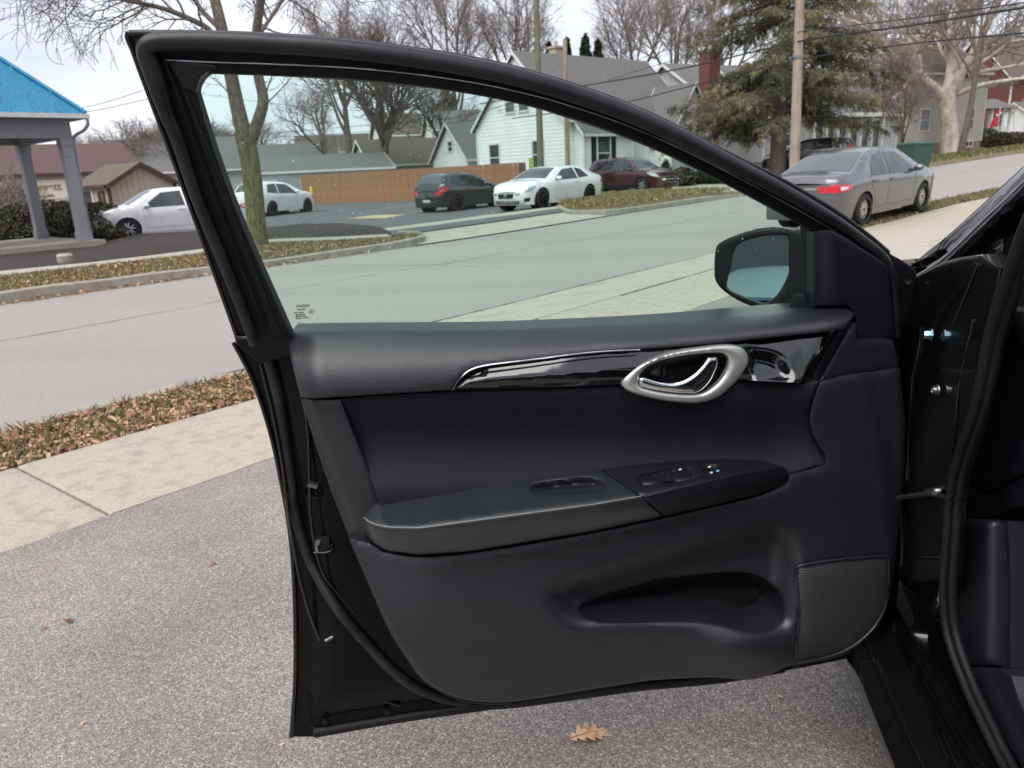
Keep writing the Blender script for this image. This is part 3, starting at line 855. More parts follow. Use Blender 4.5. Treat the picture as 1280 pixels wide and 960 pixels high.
V2 = np.vstack([SPK, SPK[:1]])
MB().tube(DP(V2, nlow(V2[:, 0], V2[:, 1]) + .0005), .0028, 6).build('grille_rim', MT['vinyl_soft'], door, smooth=60)
# front trim block between the mirror sail and the lower panel
panel('front_trim', [(1060, 414, 1), (1070, 404, 1), (1071, 428, 1), (1117, 426, 1), (1124, 460, 1), (1075, 465.5), (1050, 469), (1025, 475, 1), (1044, 442)], lambda x, y: .022 - .016 * sstep((x - 1060) / 60), MT['vinyl_soft'], door, step=7, r=2.5, depth=.03)

# ---- inside handle
BZ = poly([(777, 480), (786, 467), (803, 454.5), (837, 441.5), (879, 434.2), (912, 431.5), (929, 436), (935.5, 449), (930, 464), (916, 481), (896, 497), (872, 503.5), (837, 501.8), (803, 495), (786, 489)], 6)
BI = poly([(797.5, 478), (800, 468), (811, 457.5), (838, 447.5), (879, 441.8), (902, 442), (910, 449.5), (906, 466), (892, 482.5), (875, 491.5), (838, 491.5), (810, 487), (800, 483)], 6)
def nbez(x, y):
    V2 = np.column_stack([x, y]); a = dist(V2, BZ); b = dist(V2, BI)
    s = a / (a + b + 1e-6)
    return .044 + .0045 * np.sin(math.pi * np.clip(s, 0, 1))
panel('handle_bezel', BZ, nbez, MT['satin'], door, step=1.9, r=2, depth=.014, holes=[BI], raw=True, hr=2)
panel('handle_bowl', BI, lambda x, y: .038 - .032 * sstep(dist(np.column_stack([x, y]), BI) / 14), MT['plastic_dark'], door, step=3.5, r=0, depth=0, raw=True)
panel('bowl_rib', [(829, 451, 1), (832, 450.4, 1), (832, 470, 1), (828, 471, 1)], .022, MT['plastic'], door, step=4, r=1, depth=.012)
panel('lock_tab', [(803, 461, 1), (826, 452, 1), (826, 471, 1), (806, 470, 1)], lambda x, y: .016 + .010 * sstep((x - 803) / 24), MT['plastic'], door, step=3, r=1.5, depth=.01)
LV = poly([(797.5, 472.5, 1), (804, 470.8), (818, 475), (832, 477.5), (846, 477), (858, 472.5), (869, 465), (878, 455.5), (885, 446.4, 1), (896.5, 446.2, 1), (897, 455), (893, 466), (887, 477), (878, 486.5), (869, 491.5, 1), (845, 491), (815, 487), (800, 483, 1), (798, 478)], 5)
LTOP = catmull([(797, 472.5), (804, 470.8), (818, 475), (832, 477.5), (846, 477), (858, 472.5), (869, 465), (878, 455.5), (885, 446.4)], 5)
def nlev(x, y):
    d = dist(np.column_stack([x, y]), LTOP, closed=False)
    base = .043 + .008 * sstep((x - 800) / 90)
    return base - .007 + .007 * sstep(d / 4.) - .006 * sstep((d - 6) / 9.)
nlv = lambda x, y: .040 + .008 * sstep((x - 800) / 90) + .0065 * np.sqrt(np.clip(1 - (1 - np.clip(dist(np.column_stack([x, y]), LV) / 7.5, 0, 1))**2, 0, 1))
panel('door_handle', LV, nlv, MT['chrome'], door, step=1.7, r=0, depth=.009, raw=True)

# ---- window frame
OUT_L = [(161, 39), (159, 47), (191, 136), (224, 225), (262, 330), (294, 420)]
OUT_T = [(161, 39), (240, 39.5), (325, 42), (426, 49), (532, 62), (612, 76), (674, 91.5), (767, 122), (830, 149), (892, 181), (980, 224.5), (1046, 263), (1089, 295), (1110, 313)]
GL = poly([(245, 114), (248, 100), (259, 89.5), (280, 89, 1), (325, 91), (426, 97), (490, 102.5), (548, 109), (601, 117), (660, 128.5), (705, 143), (767, 163.5), (830, 188.5), (892, 218), (955, 249), (1011, 281, 1), (1012, 300, 1), (1012, 392, 1), (900, 404, 1), (700, 420, 1), (366, 424, 1), (363, 416), (294, 258)], 5)
FRM = [(161, 39, 1)] + OUT_T[1:-1] + [(1110, 313, 1), (1121, 330), (1126, 400, 1), (1124, 445, 1), (800, 440, 1), (360, 445, 1), (325, 455, 1), (296, 430, 1)] + [p for p in OUT_L[::-1]][1:-1]
panel('window_frame', FRM, -.022, MT['rubber_dark'], door, step=14, r=1.5, depth=.03, holes=[GL], mapf=DT)
# outer plate of the pillar and roof edge
def offset_path(P, d):
    P = np.asarray(P, float); T = np.gradient(P, axis=0); N = np.stack([-T[:, 1], T[:, 0]], 1); N /= np.linalg.norm(N, axis=1)[:, None]
    return P + N * d
TOPC = catmull(OUT_T, 5)
PIL = catmull(OUT_L, 5)
stroke('frame_edge', [(161, 40), (160, 47)] + [tuple(p) for p in offset_path(PIL, -2.2)[6:]], -.014, .0042, MT['paint'], door, mapf=DT)
panel('pillar_cover', [(164, 48, 1), (186, 52), (196, 90), (214, 150), (246, 250), (280, 335), (312, 420, 1), (296, 421, 1), (262, 330), (224, 226), (191, 137)], -.012, MT['plastic_dark'], door, step=9, r=2.5, depth=.01, mapf=DT)
# fat bulb seal across the top, round the corner and down the pillar
SEAL = [(318, 430), (300, 381), (272, 311), (243, 240), (222, 175), (207, 140), (194, 100), (184, 72), (183, 60), (192, 53.5), (215, 51.5), (260, 51.5), (325, 54), (426, 61), (532, 74.5), (612, 88.5), (674, 104), (767, 134.5), (830, 161.5), (892, 193.5), (975, 236), (1040, 274), (1080, 302), (1104, 322), (1115, 345), (1119, 380), (1121, 420)]
sr = [.0085, .0085, .0085, .0085, .009, .010, .0125, .0125, .0122, .0122, .0122, .0125, .0125, .0125, .0125, .0125, .0125, .0125, .0125, .0120, .0110, .010, .009, .008, .007, .006, .006]
stroke('bulb_seal', SEAL, -.006, sr, MT['rubber'], door, mapf=DT, k=14, sub=6)
# lip along the very edge of the roof line
stroke('roof_lip', [(162, 41.5)] + [(x, y + 2.2) for x, y in OUT_T[1:]], -.014, .0042, MT['rubber'], door, mapf=DT)
# glass run channel: outer lip with its highlight drawn as a bright line, inner dark lip
RUN = [(207, 75), (262, 77.5), (325, 79.5), (426, 84), (490, 89.5), (548, 96.5), (612, 107), (674, 121), (705, 130), (767, 150.5), (830, 176), (892, 206), (955, 239), (1020, 275), (1068, 305), (1098, 330)]
panel('run_channel', np.vstack([catmull(RUN, 4), offset_path(catmull(RUN, 4), 14)[::-1]]), -.018, MT['rubber_dark'], door, step=8, r=2.5, depth=.01, mapf=DT, raw=True)
stroke('run_line', RUN, -.013, .0011, MT['wire_trim'], door, mapf=DT, k=6)
PR = [(205, 74), (222, 118), (248, 193), (276, 268), (305, 343), (334, 420)]
panel('run_channel', np.vstack([catmull([(210, 75), (232, 130), (258, 205), (286, 280), (315, 352), (341, 420)], 4), catmull([(363, 418), (294, 259), (247, 118), (252, 92), (262, 84)], 4)]), -.015, MT['rubber_dark'], door, step=8, r=3, depth=.012, mapf=DT, raw=True)
stroke('run_line', PR, -.012, .0016, MT['plastic'], door, mapf=DT, k=6)
stroke('run_line', [(232, 118), (268, 205), (296, 282), (325, 355), (350, 418)], -.010, .0016, MT['plastic'], door, mapf=DT, k=6)
panel('corner_piece', [(208, 76, 1), (258, 79, 1), (272, 84), (262, 88), (250, 98), (245, 116, 1), (236, 113, 1), (229, 110)], -.011, MT['plastic'], door, step=6, r=2, depth=.01, mapf=DT)
for x, y in ((266, 252), (301, 336)):
    P = DT([(x, y)], [-.005])[0]; o = MB().lathe([(0, .002), (.002, .002), (.0026, 0)], 8, axis='y').build('clip_hole', MT['rubber_dark'], door); o.location = tuple(P)
stroke('outer_belt', [(294, 420), (303, 422), (320, 421)], -.008, .003, MT['paint'], door, mapf=DT)
# mirror sail panel, its outer cover and button
panel('sail_panel', [(1016, 290, 1), (1028, 287, 1), (1040, 288, 1), (1070, 306), (1100, 325), (1109, 334), (1113, 370), (1118, 425.5, 1), (1071, 428, 1), (1069, 394, 1), (1059, 381, 1), (1024, 383, 1), (1016, 386, 1)], lambda x, y: -.006 + .012 * sstep((x - 1020) / 25), MT['vinyl_soft'], door, step=8, r=3, depth=.02, mapf=DT)
panel('front_seal_plate', [(1108, 315, 1), (1130, 327), (1145, 338, 1), (1147, 370), (1150, 404, 1), (1120, 410, 1), (1118, 370), (1114, 335)], -.030, MT['plastic'], door, step=8, r=2, depth=.02, mapf=DT)
P = DT([(1135, 351)], [-.026])[0]
o = MB().lathe([(0, .0025), (.004, .003), (.0062, .002), (.0066, 0)], 16, axis='y').build('cover_button', MT['rubber'], door, smooth=50); o.location = tuple(P)

# ---- window glass with maker's mark and dried spots
gp = poly([(240, 110), (245, 92), (258, 84), (325, 86), (426, 92), (548, 104), (660, 123), (767, 158), (892, 212), (1018, 280, 1), (1018, 392, 1), (700, 425, 1), (360, 428, 1)], 4)
panel('window_glass', gp, -.030, MT['door_glass'], door, step=40, r=0, depth=0, mapf=DT, raw=True)
def text_mesh(body, size, P, U, W, mat, parent, name, mirror=False, align='CENTER', bold=.0, ext=.0004):
    cu = bpy.data.curves.new(name, 'FONT'); cu.body = body; cu.size = size; cu.align_x = align; cu.extrude = ext; cu.offset = bold
    ob = bpy.data.objects.new(name, cu); COL.objects.link(ob)
    dg = bpy.context.evaluated_depsgraph_get(); dg.update()
    me = bpy.data.meshes.new_from_object(ob.evaluated_get(dg))
    bpy.data.objects.remove(ob)
    U = np.asarray(U, float) / np.linalg.norm(U); W = np.asarray(W, float) / np.linalg.norm(W); N = np.cross(U, W)
    V = np.array([v.co for v in me.vertices]).reshape(-1, 3)
    if mirror: V[:, 0] *= -1
    V = np.asarray(P) + V[:, :1] * U + V[:, 1:2] * W + V[:, 2:] * N
    for v, c in zip(me.vertices, V): v.co = c
    me.materials.clear(); me.materials.append(mat)
    return link(name, me, parent)
WU = DU; WW = np.array([0, 0, 1.0]) + DN * TILT; WW /= np.linalg.norm(WW)
def etch(body, x, y, px):
    P = DT([(x, y)], [-.0285])[0]; k = np.linalg.norm(DT([(x + 10, y)], [-.0285])[0] - P) / 10
    text_mesh(body, px * k, P, WU, WW, MT['etch'], door, 'glass_mark', mirror=True, bold=.00012, ext=.0002)
etch('NISSAN', 379, 383.8, 5.0)
etch('TEMPERED', 377, 387.5, 2.3)
etch('M20T AS2', 373.5, 391.6, 2.8)
etch('43R-001582', 376, 394.0, 2.4)
etch('DOT 250 M8', 376, 396.2, 2.4)
etch('SAFETY GLASS', 378, 398.3, 2.4)
etch('......', 374.5, 403.2, 3.5)
Pc = DT([(389.3, 389.6)], [-.0285])[0]
a = np.linspace(0, 2 * math.pi, 20)
MB().tube(Pc + .0040 * (np.cos(a)[:, None] * WU + np.sin(a)[:, None] * WW), .0004, 4, caps=False).build('glass_mark', MT['etch'], door)
etch('E4', 389.3, 390.8, 3.2)
mb = MB()
for i in range(190):
    while True:
        p = (RNG.uniform(250, 1005), RNG.uniform(95, 405))
        if inside(np.array([p]), GL)[0]: break
    P = DT([p], [-.0285])[0]; s = abs(RNG.normal(0, .00045)) + .00035
    k = 6; a = np.arange(k) / k * 6.283
    mb.add(np.vstack([P + s * (np.cos(a)[:, None] * WU + np.sin(a)[:, None] * WW), P + DN * s * .5]), [(j, (j + 1) % k, k) for j in range(k)])
o = mb.build('water_spots', MT['drop'], door); o['kind'] = 'stuff'

# ---- outside mirror (beyond the glass)
MC = np.array(DT([(955, 338)], [-.16])[0])
_vd = (MC - CAM) / np.linalg.norm(MC - CAM); _rd = np.array([-2.9, -3.6, 1.34]) - MC; _rd /= np.linalg.norm(_rd)
mn = _rd - _vd; mn /= np.linalg.norm(mn)                 # set to look back past the camera along the neighbouring car
def MP(V, off):
    V = np.atleast_2d(np.asarray(V, float)); d = rays(V[:, 0], V[:, 1])
    k = (np.asarray(off, float) + (MC - CAM) @ mn) / (d @ mn)
    return CAM + d * np.broadcast_to(k, (len(V),))[:, None]
HOUS = poly([(893, 335), (894, 316), (898, 305), (920, 294), (945, 287), (968, 285), (983, 287.5), (1004, 291), (1012, 296, 1), (1012, 384, 1), (985, 386.5), (955, 385.5), (930, 379), (908, 366), (895, 352)], 5)
RIM = poly([(893, 335), (894, 316), (898, 305), (920, 294), (945, 287), (968, 285), (983, 288), (987, 300), (986.5, 330), (985, 352), (975, 375), (955, 385.5), (930, 379), (908, 366), (895, 352)], 5)
MG = poly([(907, 356), (912, 335), (918, 310), (925, 303.5), (945, 297), (968, 294), (986, 294.5, 1), (986, 340, 1), (980, 355), (968, 372), (956, 379), (945, 377), (922, 368), (910, 362)], 5)
panel('mirror_rim', RIM, .012, MT['plastic_dark'], door, step=6, r=3, depth=.03, holes=[MG], mapf=MP, raw=True, dirn=mn, hr=2)
panel('mirror_glass', MG, .002, MT['mirror'], door, step=20, r=0, depth=0, mapf=MP, raw=True)
# housing shell bulging away behind the rim and towards the door
Pr = MP(HOUS, .008)
ce = Pr.mean(0)
lay = [Pr]
for s, b in ((1.03, .02), (1.0, .05), (.88, .085), (.62, .11), (.3, .12)):
    lay.append(ce + (Pr - ce) * s - mn * b)
lay.append(np.repeat((ce - mn * .121)[None], len(Pr), 0)); G = np.array(lay); G = np.concatenate([G, G[:, :1]], 1)
MB().grid(G).build('mirror_housing', MT['paint'], door, smooth=70)
panel('mirror_cowl', [(984, 289), (1000, 291, 1), (1012, 297, 1), (1013, 384, 1), (984, 386, 1), (966, 380), (978, 362), (986, 340), (987, 305)], lambda x, y: .014 + .05 * sstep((x - 984) / 40), MT['plastic_dark'], door, step=6, r=3, depth=.02, mapf=MP, dirn=mn)
panel('mirror_foot', [(986, 388, 1), (990, 372), (996, 367, 1), (1014, 367, 1), (1014, 390, 1)], .075, MT['plastic_dark'], door, step=6, r=2, depth=.06, mapf=MP, dirn=mn)
stroke('sail_bar', [(1013, 287), (1012, 340), (1012, 388)], -.026, .003, MT['rubber'], door, mapf=DT)

# ------------------------------------------------------------------ cars: one builder, a body per kind
MT['tyre'] = M('black_tyre', (.012, .012, .012), .75)
MT['well'] = M('dark_wheel_well', (.006, .006, .006), .9)
MT['auto_glass'] = M('car_window_glass', (.06, .072, .07), .03, coat=0, spec=.6, var=(2, 3), col2=(.022, .028, .028))
MT['rear_glass'] = M('rear_window_glass', (.075, .085, .085), .04, spec=.8)
MT['sky_glass'] = M('sky_pale_windshield', (.42, .52, .53), .05, spec=.8)  # pale base colour stands for sky reflected in the windshield
MT['auto_glass_dark'] = M('privacy_glass', (.012, .014, .016), .04, spec=.7)
MT['alloy'] = M('silver_alloy_wheel', (.5, .5, .5), .35, metal=.9)
MT['alloy_dark'] = M('dark_alloy_wheel', (.03, .03, .032), .35, metal=.6)
MT['lamp_red'] = M('red_tail_lamp', (.55, .012, .02), .12, coat=1)
MT['lamp_clear'] = M('clear_lamp', (.62, .62, .6), .1, coat=1)
MT['lamp_head'] = M('headlamp', (.35, .37, .38), .08, metal=.5, coat=1)
MT['trim_black'] = M('black_car_trim', (.008, .008, .008), .45)
MT['plate'] = M('number_plate', (.6, .62, .62), .4, var=(60, 2), col2=(.3, .35, .45))
def paint(name, col, metal=0.):
    return M(name, col, .25, metal=metal, coat=1., cior=1.6, var=(1.5, 3), col2=tuple(c * .92 for c in col))
WHEELS = {}
def wheel_mesh(r, dark, n=5):
    k = (r, dark, n)
    if k not in WHEELS:
        wd = .105
        t = MB().lathe([(r * .66, -wd), (r * .9, -wd * 1.02), (r * .985, -wd * .8), (r, -wd * .4), (r, wd * .4), (r * .985, wd * .8), (r * .9, wd * 1.02), (r * .68, wd), (r * .66, wd * .8)], 36, axis='y').mesh('tyre', MT['tyre'], 40)
        b = MB(); b.lathe([(.001, .02), (r * .64, .02)], 32, axis='y'); bm_ = b.mesh('rim_back', MT['well'])
        m = MB()
        m.lathe([(r * .70, wd * .4), (r * .705, wd * .98), (r * .66, wd * 1.0), (r * .60, wd * .8), (r * .60, wd * .3)], 36, axis='y')
        m.lathe([(.001, wd * .85), (r * .12, wd * .85), (r * .16, wd * .6), (r * .16, wd * .1)], 20, axis='y')
        for i in range(n):
            for off in (-.16, .16):
                a = i / n * 2 * math.pi + off * (1.0 if n <= 6 else .6)
                a2 = i / n * 2 * math.pi + off * 1.6
                p0 = np.array([math.cos(a), 0, math.sin(a)]) * r * .12; p1 = np.array([math.cos(a2), 0, math.sin(a2)]) * r * .62
                side = np.array([-math.sin(a), 0, math.cos(a)]); wy = np.array([0, -wd * .78, 0]); wy1 = np.array([0, -wd * .72, 0])
                h = r * .05; th = np.array([0, .03, 0])
                V = [p0 - side * h + wy, p0 + side * h + wy, p1 + side * h * 1.1 + wy1, p1 - side * h * 1.1 + wy1]
                m.add(V + [v + th for v in V], [(0, 1, 2, 3), (4, 7, 6, 5), (0, 4, 5, 1), (1, 5, 6, 2), (2, 6, 7, 3), (3, 7, 4, 0)])
        rm = m.mesh('rim', MT['alloy_dark'] if dark else MT['alloy'], 40)
        WHEELS[k] = (t, bm_, rm)
    return WHEELS[k]

KINDS = {
 'sedan': dict(L=4.63, hw=.88, r=.325, ax=(.99, 3.70), gc=.20, belt=[(0, .93), (1, .97), (2.5, .93), (3.6, .90), (4.63, .8)],
   top=[(-.0, .90), (.06, 1.00), (.20, 1.055), (.58, 1.085), (.9, 1.22), (1.35, 1.41), (1.75, 1.485), (2.25, 1.50), (2.65, 1.475), (2.95, 1.40), (3.35, 1.18), (3.68, 1.02), (4.1, .94), (4.42, .82), (4.58, .70), (4.63, .62)],
   rear=[(.10, .20), (.03, .32), (0, .55), (-.0, .90)], front=[(4.63, .62), (4.64, .48), (4.60, .32), (4.52, .20)],
   ws=(2.86, 3.60), rg=(.64, 1.42), win=[[(2.0, .96), (3.22, .935), (3.0, 1.12), (2.62, 1.38), (2.05, 1.42)], [(1.2, .985), (1.93, .965), (1.97, 1.42), (1.62, 1.38), (1.3, 1.2)]], seams=[[(1.96, .33), (1.96, .95)], [(3.18, .36), (3.22, .92)], [(1.13, .98), (1.2, .8), (1.42, .55), (1.45, .35)], [(1.45, .33), (3.18, .33)]]),
 'coupe': dict(L=4.69, hw=.90, r=.345, ax=(.98, 3.82), gc=.17, belt=[(0, .93), (1, .96), (2.5, .92), (3.6, .88), (4.69, .75)],
   top=[(0, .86), (.05, .98), (.16, 1.02), (.45, 1.06), (.8, 1.18), (1.3, 1.33), (1.8, 1.395), (2.2, 1.40), (2.6, 1.36), (2.9, 1.27), (3.3, 1.08), (3.6, .97), (4.1, .91), (4.45, .80), (4.62, .68), (4.69, .58)],
   rear=[(.12, .19), (.02, .32), (0, .55), (0, .86)], front=[(4.69, .58), (4.70, .42), (4.66, .28), (4.58, .18)],
   ws=(2.72, 3.50), rg=(.5, 1.35), win=[[(1.75, .96), (3.1, .93), (2.85, 1.1), (2.5, 1.29), (1.85, 1.335)], [(1.05, 1.0), (1.68, .97), (1.75, 1.335), (1.4, 1.27)]], seams=[[(1.62, .3), (1.70, .95)], [(3.08, .34), (3.12, .9)], [(1.62, .3), (3.08, .3)]]),
 'hatch': dict(L=4.2, hw=.89, r=.32, ax=(.80, 3.38), gc=.19, belt=[(0, .98), (1, .97), (2.5, .93), (3.3, .91), (4.2, .78)],
   top=[(0, .80), (.03, .96), (.10, 1.05), (.28, 1.28), (.45, 1.42), (.8, 1.47), (1.4, 1.485), (1.9, 1.46), (2.3, 1.38), (2.75, 1.17), (3.1, 1.02), (3.6, .95), (3.98, .83), (4.14, .70), (4.2, .6)],
   rear=[(.08, .19), (0, .30), (-.02, .55), (0, .80)], front=[(4.2, .6), (4.21, .45), (4.17, .3), (4.08, .18)],
   ws=(2.24, 3.02), rg=(.12, .42), win=[[(1.35, .97), (2.6, .94), (2.4, 1.13), (2.1, 1.34), (1.42, 1.40)], [(.55, 1.02), (1.28, .98), (1.35, 1.40), (.8, 1.38)]], seams=[[(1.3, .3), (1.32, .96)], [(2.58, .34), (2.62, .92)], [(1.3, .3), (2.58, .3)]]),
 'suv': dict(L=4.55, hw=.91, r=.36, ax=(.93, 3.55), gc=.24, belt=[(0, 1.1), (1, 1.08), (2.5, 1.03), (3.5, 1.0), (4.55, .9)],
   top=[(0, .92), (.04, 1.12), (.18, 1.38), (.36, 1.57), (.7, 1.635), (1.3, 1.66), (2.0, 1.655), (2.45, 1.59), (2.8, 1.44), (3.2, 1.18), (3.42, 1.09), (3.9, 1.03), (4.3, .92), (4.48, .78), (4.55, .66)],
   rear=[(.1, .26), (0, .4), (-.02, .65), (0, .92)], front=[(4.55, .66), (4.56, .5), (4.52, .34), (4.43, .23)],
   ws=(2.5, 3.32), rg=(.08, .36), win=[[(1.75, 1.09), (2.98, 1.05), (2.75, 1.28), (2.42, 1.52), (1.78, 1.56)], [(.98, 1.11), (1.68, 1.09), (1.72, 1.56), (1.1, 1.54)], [(.42, 1.15), (.92, 1.12), (1.02, 1.53), (.62, 1.49)]], seams=[[(1.72, .4), (1.72, 1.08)], [(2.94, .42), (2.98, 1.04)], [(.96, 1.1), (1.02, .85), (1.28, .55)], [(1.3, .4), (2.94, .4)]]),
}
KINDS['own'] = dict(KINDS['sedan'], top=[(0, .90), (.06, 1.00), (.20, 1.055), (.58, 1.085), (.9, 1.22), (1.35, 1.41), (1.7, 1.485), (2.15, 1.50), (2.5, 1.475), (2.78, 1.39), (3.0, 1.26), (3.22, 1.09), (3.36, .975), (3.46, .93), (3.8, .89), (4.2, .82), (4.45, .73), (4.58, .66), (4.63, .60)], front=[(4.63, .60), (4.64, .48), (4.60, .32), (4.52, .20)], ws=(2.70, 3.38))
def make_car(name, label, kind, mat, loc, az, lights=True, dark_rims=False, glass='auto_glass', hole=None, group=None, root=None, sc=(1, 1, 1), spokes=5, skip=(), cat='car', lean=0., ws_mat='auto_glass'):
    K = KINDS[kind]; L, hw, r, gc = K['L'], K['hw'], K['r'], K['gc']
    if root is None:
        root = empty(name, label, cat, loc, math.pi / 2 - az, group)
        root.rotation_euler = (0, -lean, math.pi / 2 - az)
        root.scale = sc
        wm = None
    TX, TZ = catmull(K['top'], 6).T
    def zt(x): return np.interp(x, TX, TZ)
    bx, bzz = np.array(K['belt']).T
    def zb(x): return np.minimum(np.interp(x, bx, bzz), zt(x) - .015)
    def wp(x): return hw * np.interp(x, [-.03, 0, .05, .15, .4, 1, L - 1.2, L - .6, L - .25, L - .08, L, L + .02], [.74, .80, .88, .94, .98, 1, 1, .97, .90, .78, .66, .60])
    def Y(x, z):
        w_ = wp(x); b = zb(x); t = zt(x)
        low = w_ * (1 - .07 * np.clip((b - .12 - z) / .6, 0, 1)**2 + .012 * np.exp(-((z - b + .18) / .08)**2))
        up = w_ - np.clip(z - b, 0, 2) * .44 - np.clip(z - b, 0, 2)**2 * .12 - .01
        y = np.where(z > b, up + .01 * np.exp(-np.clip(z - b, 0, 1) * 50), low)
        rr = .05; e = np.clip((z - (t - rr)) / rr, 0, 1)
        return y - rr * (1 - np.sqrt(np.clip(1 - e * e, 0, 1))) * .9
    # side outline with wheel arches
    ra = r + .045
    O = [p for p in K['rear'][::-1]][:-1]
    O = [(TX[0], TZ[0])] + [p for p in K['rear'][::-1]][1:]
    for c in K['ax']:
        h = r - gc; a0 = math.acos(min(1, (gc - r) / ra)) if False else math.asin(max(-1, (gc - r) / ra))
        for a in np.linspace(math.pi - a0, a0, 15): O.append((c + ra * math.cos(a), r + ra * math.sin(a)))
    O += [p for p in K['front'][::-1]]
    O += [(x, z) for x, z in zip(TX[::-1][1:], TZ[::-1][1:])]
    O = np.array(O)
    O = O[np.concatenate([[True], np.linalg.norm(np.diff(O, axis=0), axis=1) > 1e-4])]
    if np.linalg.norm(O[0] - O[-1]) < 1e-4: O = O[:-1]
    mb = MB()
    for sg in (1, -1):
        hs = [np.array(hole)] if (hole is not None and sg == 1) else []
        if hole is not None: hs += [np.array([p for p in poly([(*p, 1) for p in wq])]) for i, wq in enumerate(K['win']) if not (sg == 1 and i == 0)]
        V, T, d1, d2 = region(O, .11, hs)
        y = Y(V[:, 0], V[:, 1])
        mb.add(np.column_stack([V[:, 0], sg * y, V[:, 1]]), [t[::sg] for t in T.tolist()])
    xs = np.interp(np.linspace(0, 1, 60), np.linspace(0, 1, len(TX)), TX)
    s = np.linspace(-1, 1, 9)
    Yr = Y(xs, zt(xs)); cw = .035
    G = np.stack([np.repeat(xs[:, None], 9, 1), Yr[:, None] * s, zt(xs)[:, None] + cw * (1 - s**2) * np.ones((60, 1))], 2)
    if hole is None: mb.grid(G)
    else:
        for x0, x1 in ((-1, K['rg'][0]), (K['rg'][1], K['ws'][0]), (K['ws'][1], 9)):
            kk = np.where((xs >= x0) & (xs <= x1))[0]; mb.grid(G[max(kk[0] - (x0 > 0), 0):min(kk[-1] + 2, 60)])
    def cap(line, sgn, bulge):
        Lc = resample(np.array(line, float), .08, closed=False)
        Yc = Y(Lc[:, 0], Lc[:, 1])
        return np.stack([Lc[:, :1] + sgn * bulge * (1 - s**2), Yc[:, None] * s, np.repeat(Lc[:, 1:], 9, 1)], 2), Lc
    Gf, Lf = cap(K['front'], 1, .10); Gr, Lr = cap(K['rear'], -1, .07)
    mb.grid(Gf); mb.grid(Gr)
    Gt = np.stack([Gf[0], G[-1]])  # close hood edge to nose
    me = mb.mesh('body', mat)
    b = bmesh.new(); b.from_mesh(me); bmesh.ops.remove_doubles(b, verts=b.verts, dist=.012); bmesh.ops.recalc_face_normals(b, faces=b.faces); b.to_mesh(me); b.free()
    me.shade_smooth(); me.set_sharp_from_angle(angle=math.radians(38))
    body = link('body', me, root)
    fx = lambda z: np.interp(z, Lf[::-1, 1], Lf[::-1, 0]); rx = lambda z: np.interp(z, Lr[:, 1], Lr[:, 0])
    # dark floor and wheel wells
    mb = MB(); mb.span((.4, -hw + .2, gc - .01), (L - .4, hw - .2, gc + .08))
    for c in K['ax']:
        for sg in (1, -1): mb.lathe([(.01, sg * (hw - .30)), (ra + .03, sg * (hw - .30)), (ra + .02, sg * (hw - .05))], 24, axis='y', c=(c, 0, r))
    mb.build('underbody', MT['well'], root)
    # glazing
    def top_patch(nm, x0, x1, inset, mt):
        xx = np.linspace(x0, x1, 12); sy = np.linspace(-1, 1, 9); y0 = Y(xx, zt(xx)) - inset
        g = np.stack([np.repeat(xx[:, None], 9, 1), y0[:, None] * sy, zt(xx)[:, None] + cw * (1 - (y0[:, None] * sy / Y(xx, zt(xx))[:, None])**2) + .006], 2)
        sl = np.gradient(zt(xx), xx)
        g[..., 0] -= (sl / np.sqrt(1 + sl**2) * .006)[:, None]
        MB().grid(g).build(nm, mt, root, smooth=60)
    own = hole is not None
    if 'ws' not in skip: top_patch('windshield', *K['ws'], .05, MT['door_glass'] if own else MT[ws_mat])
    top_patch('rear_window', *K['rg'], .07, MT['door_glass'] if own else MT['rear_glass'] if glass == 'auto_glass' else MT[glass])
    for sg in (1, -1):
        for i, wpoly in enumerate(K['win']):
            if hole is not None and sg == 1 and i == 0: continue
            P2 = np.array([p for p in poly([(*p, 1) for p in wpoly])])
            V, T, d1, d2 = region(P2, .15)
            MB().add(np.column_stack([V[:, 0], sg * (Y(V[:, 0], V[:, 1]) + .006), V[:, 1]]), [t[::-sg] for t in T.tolist()]).build('side_window', MT['door_glass'] if own else MT['auto_glass'] if i == 0 else MT[glass], root, smooth=60)
        for sm in K['seams']:
            if hole is not None and sg == 1: continue
            Ps = resample(np.array(sm, float), .12, closed=False)
            MB().tube(np.column_stack([Ps[:, 0], sg * (Y(Ps[:, 0], Ps[:, 1]) - .001), Ps[:, 1]]), .0045, 4).build('door_seam', MT['trim_black'], root)
        # handles and mirror
        w0 = K['win']
        for i, (wq) in enumerate(w0[:2 if kind != 'coupe' and kind != 'hatch' else 1]):
            if hole is not None and sg == 1: continue
            hx = wq[0][0] + .12; hz = wq[0][1] - .11
            MB().box((hx, sg * (float(Y(hx, hz)) + .018), hz), (.20, .03, .035)).build('door_handle', mat, root, smooth=30)
        if not (hole is not None and sg == 1):
            mxp = w0[0][1][0] - .10; mz = w0[0][1][1] + .05
            mm = MB(); mm.lathe([(.001, -.07), (.06, -.06), (.085, -.02), (.08, .03), (.06, .05), (.001, .055)], 14, axis='x'); 
            mo = mm.build('mirror', mat, root, smooth=60); mo.location = (mxp, sg * (hw + .09), mz + .02); mo.scale = (1, 1.25, .85)
            MB().box((mxp, sg * (hw - .02), mz - .03), (.06, .14, .03)).build('mirror_arm', MT['trim_black'], root)
    # lamps
    def side_lamp(nm, pl, mt, off=.008):
        P2 = poly([(*p, 1) for p in pl])
        V, T, d1, d2 = region(P2, .06)
        for sg in (1, -1): MB().add(np.column_stack([V[:, 0], sg * (Y(V[:, 0], V[:, 1]) + off), V[:, 1]]), [t[::-sg] for t in T.tolist()]).build(nm, mt, root, smooth=60)
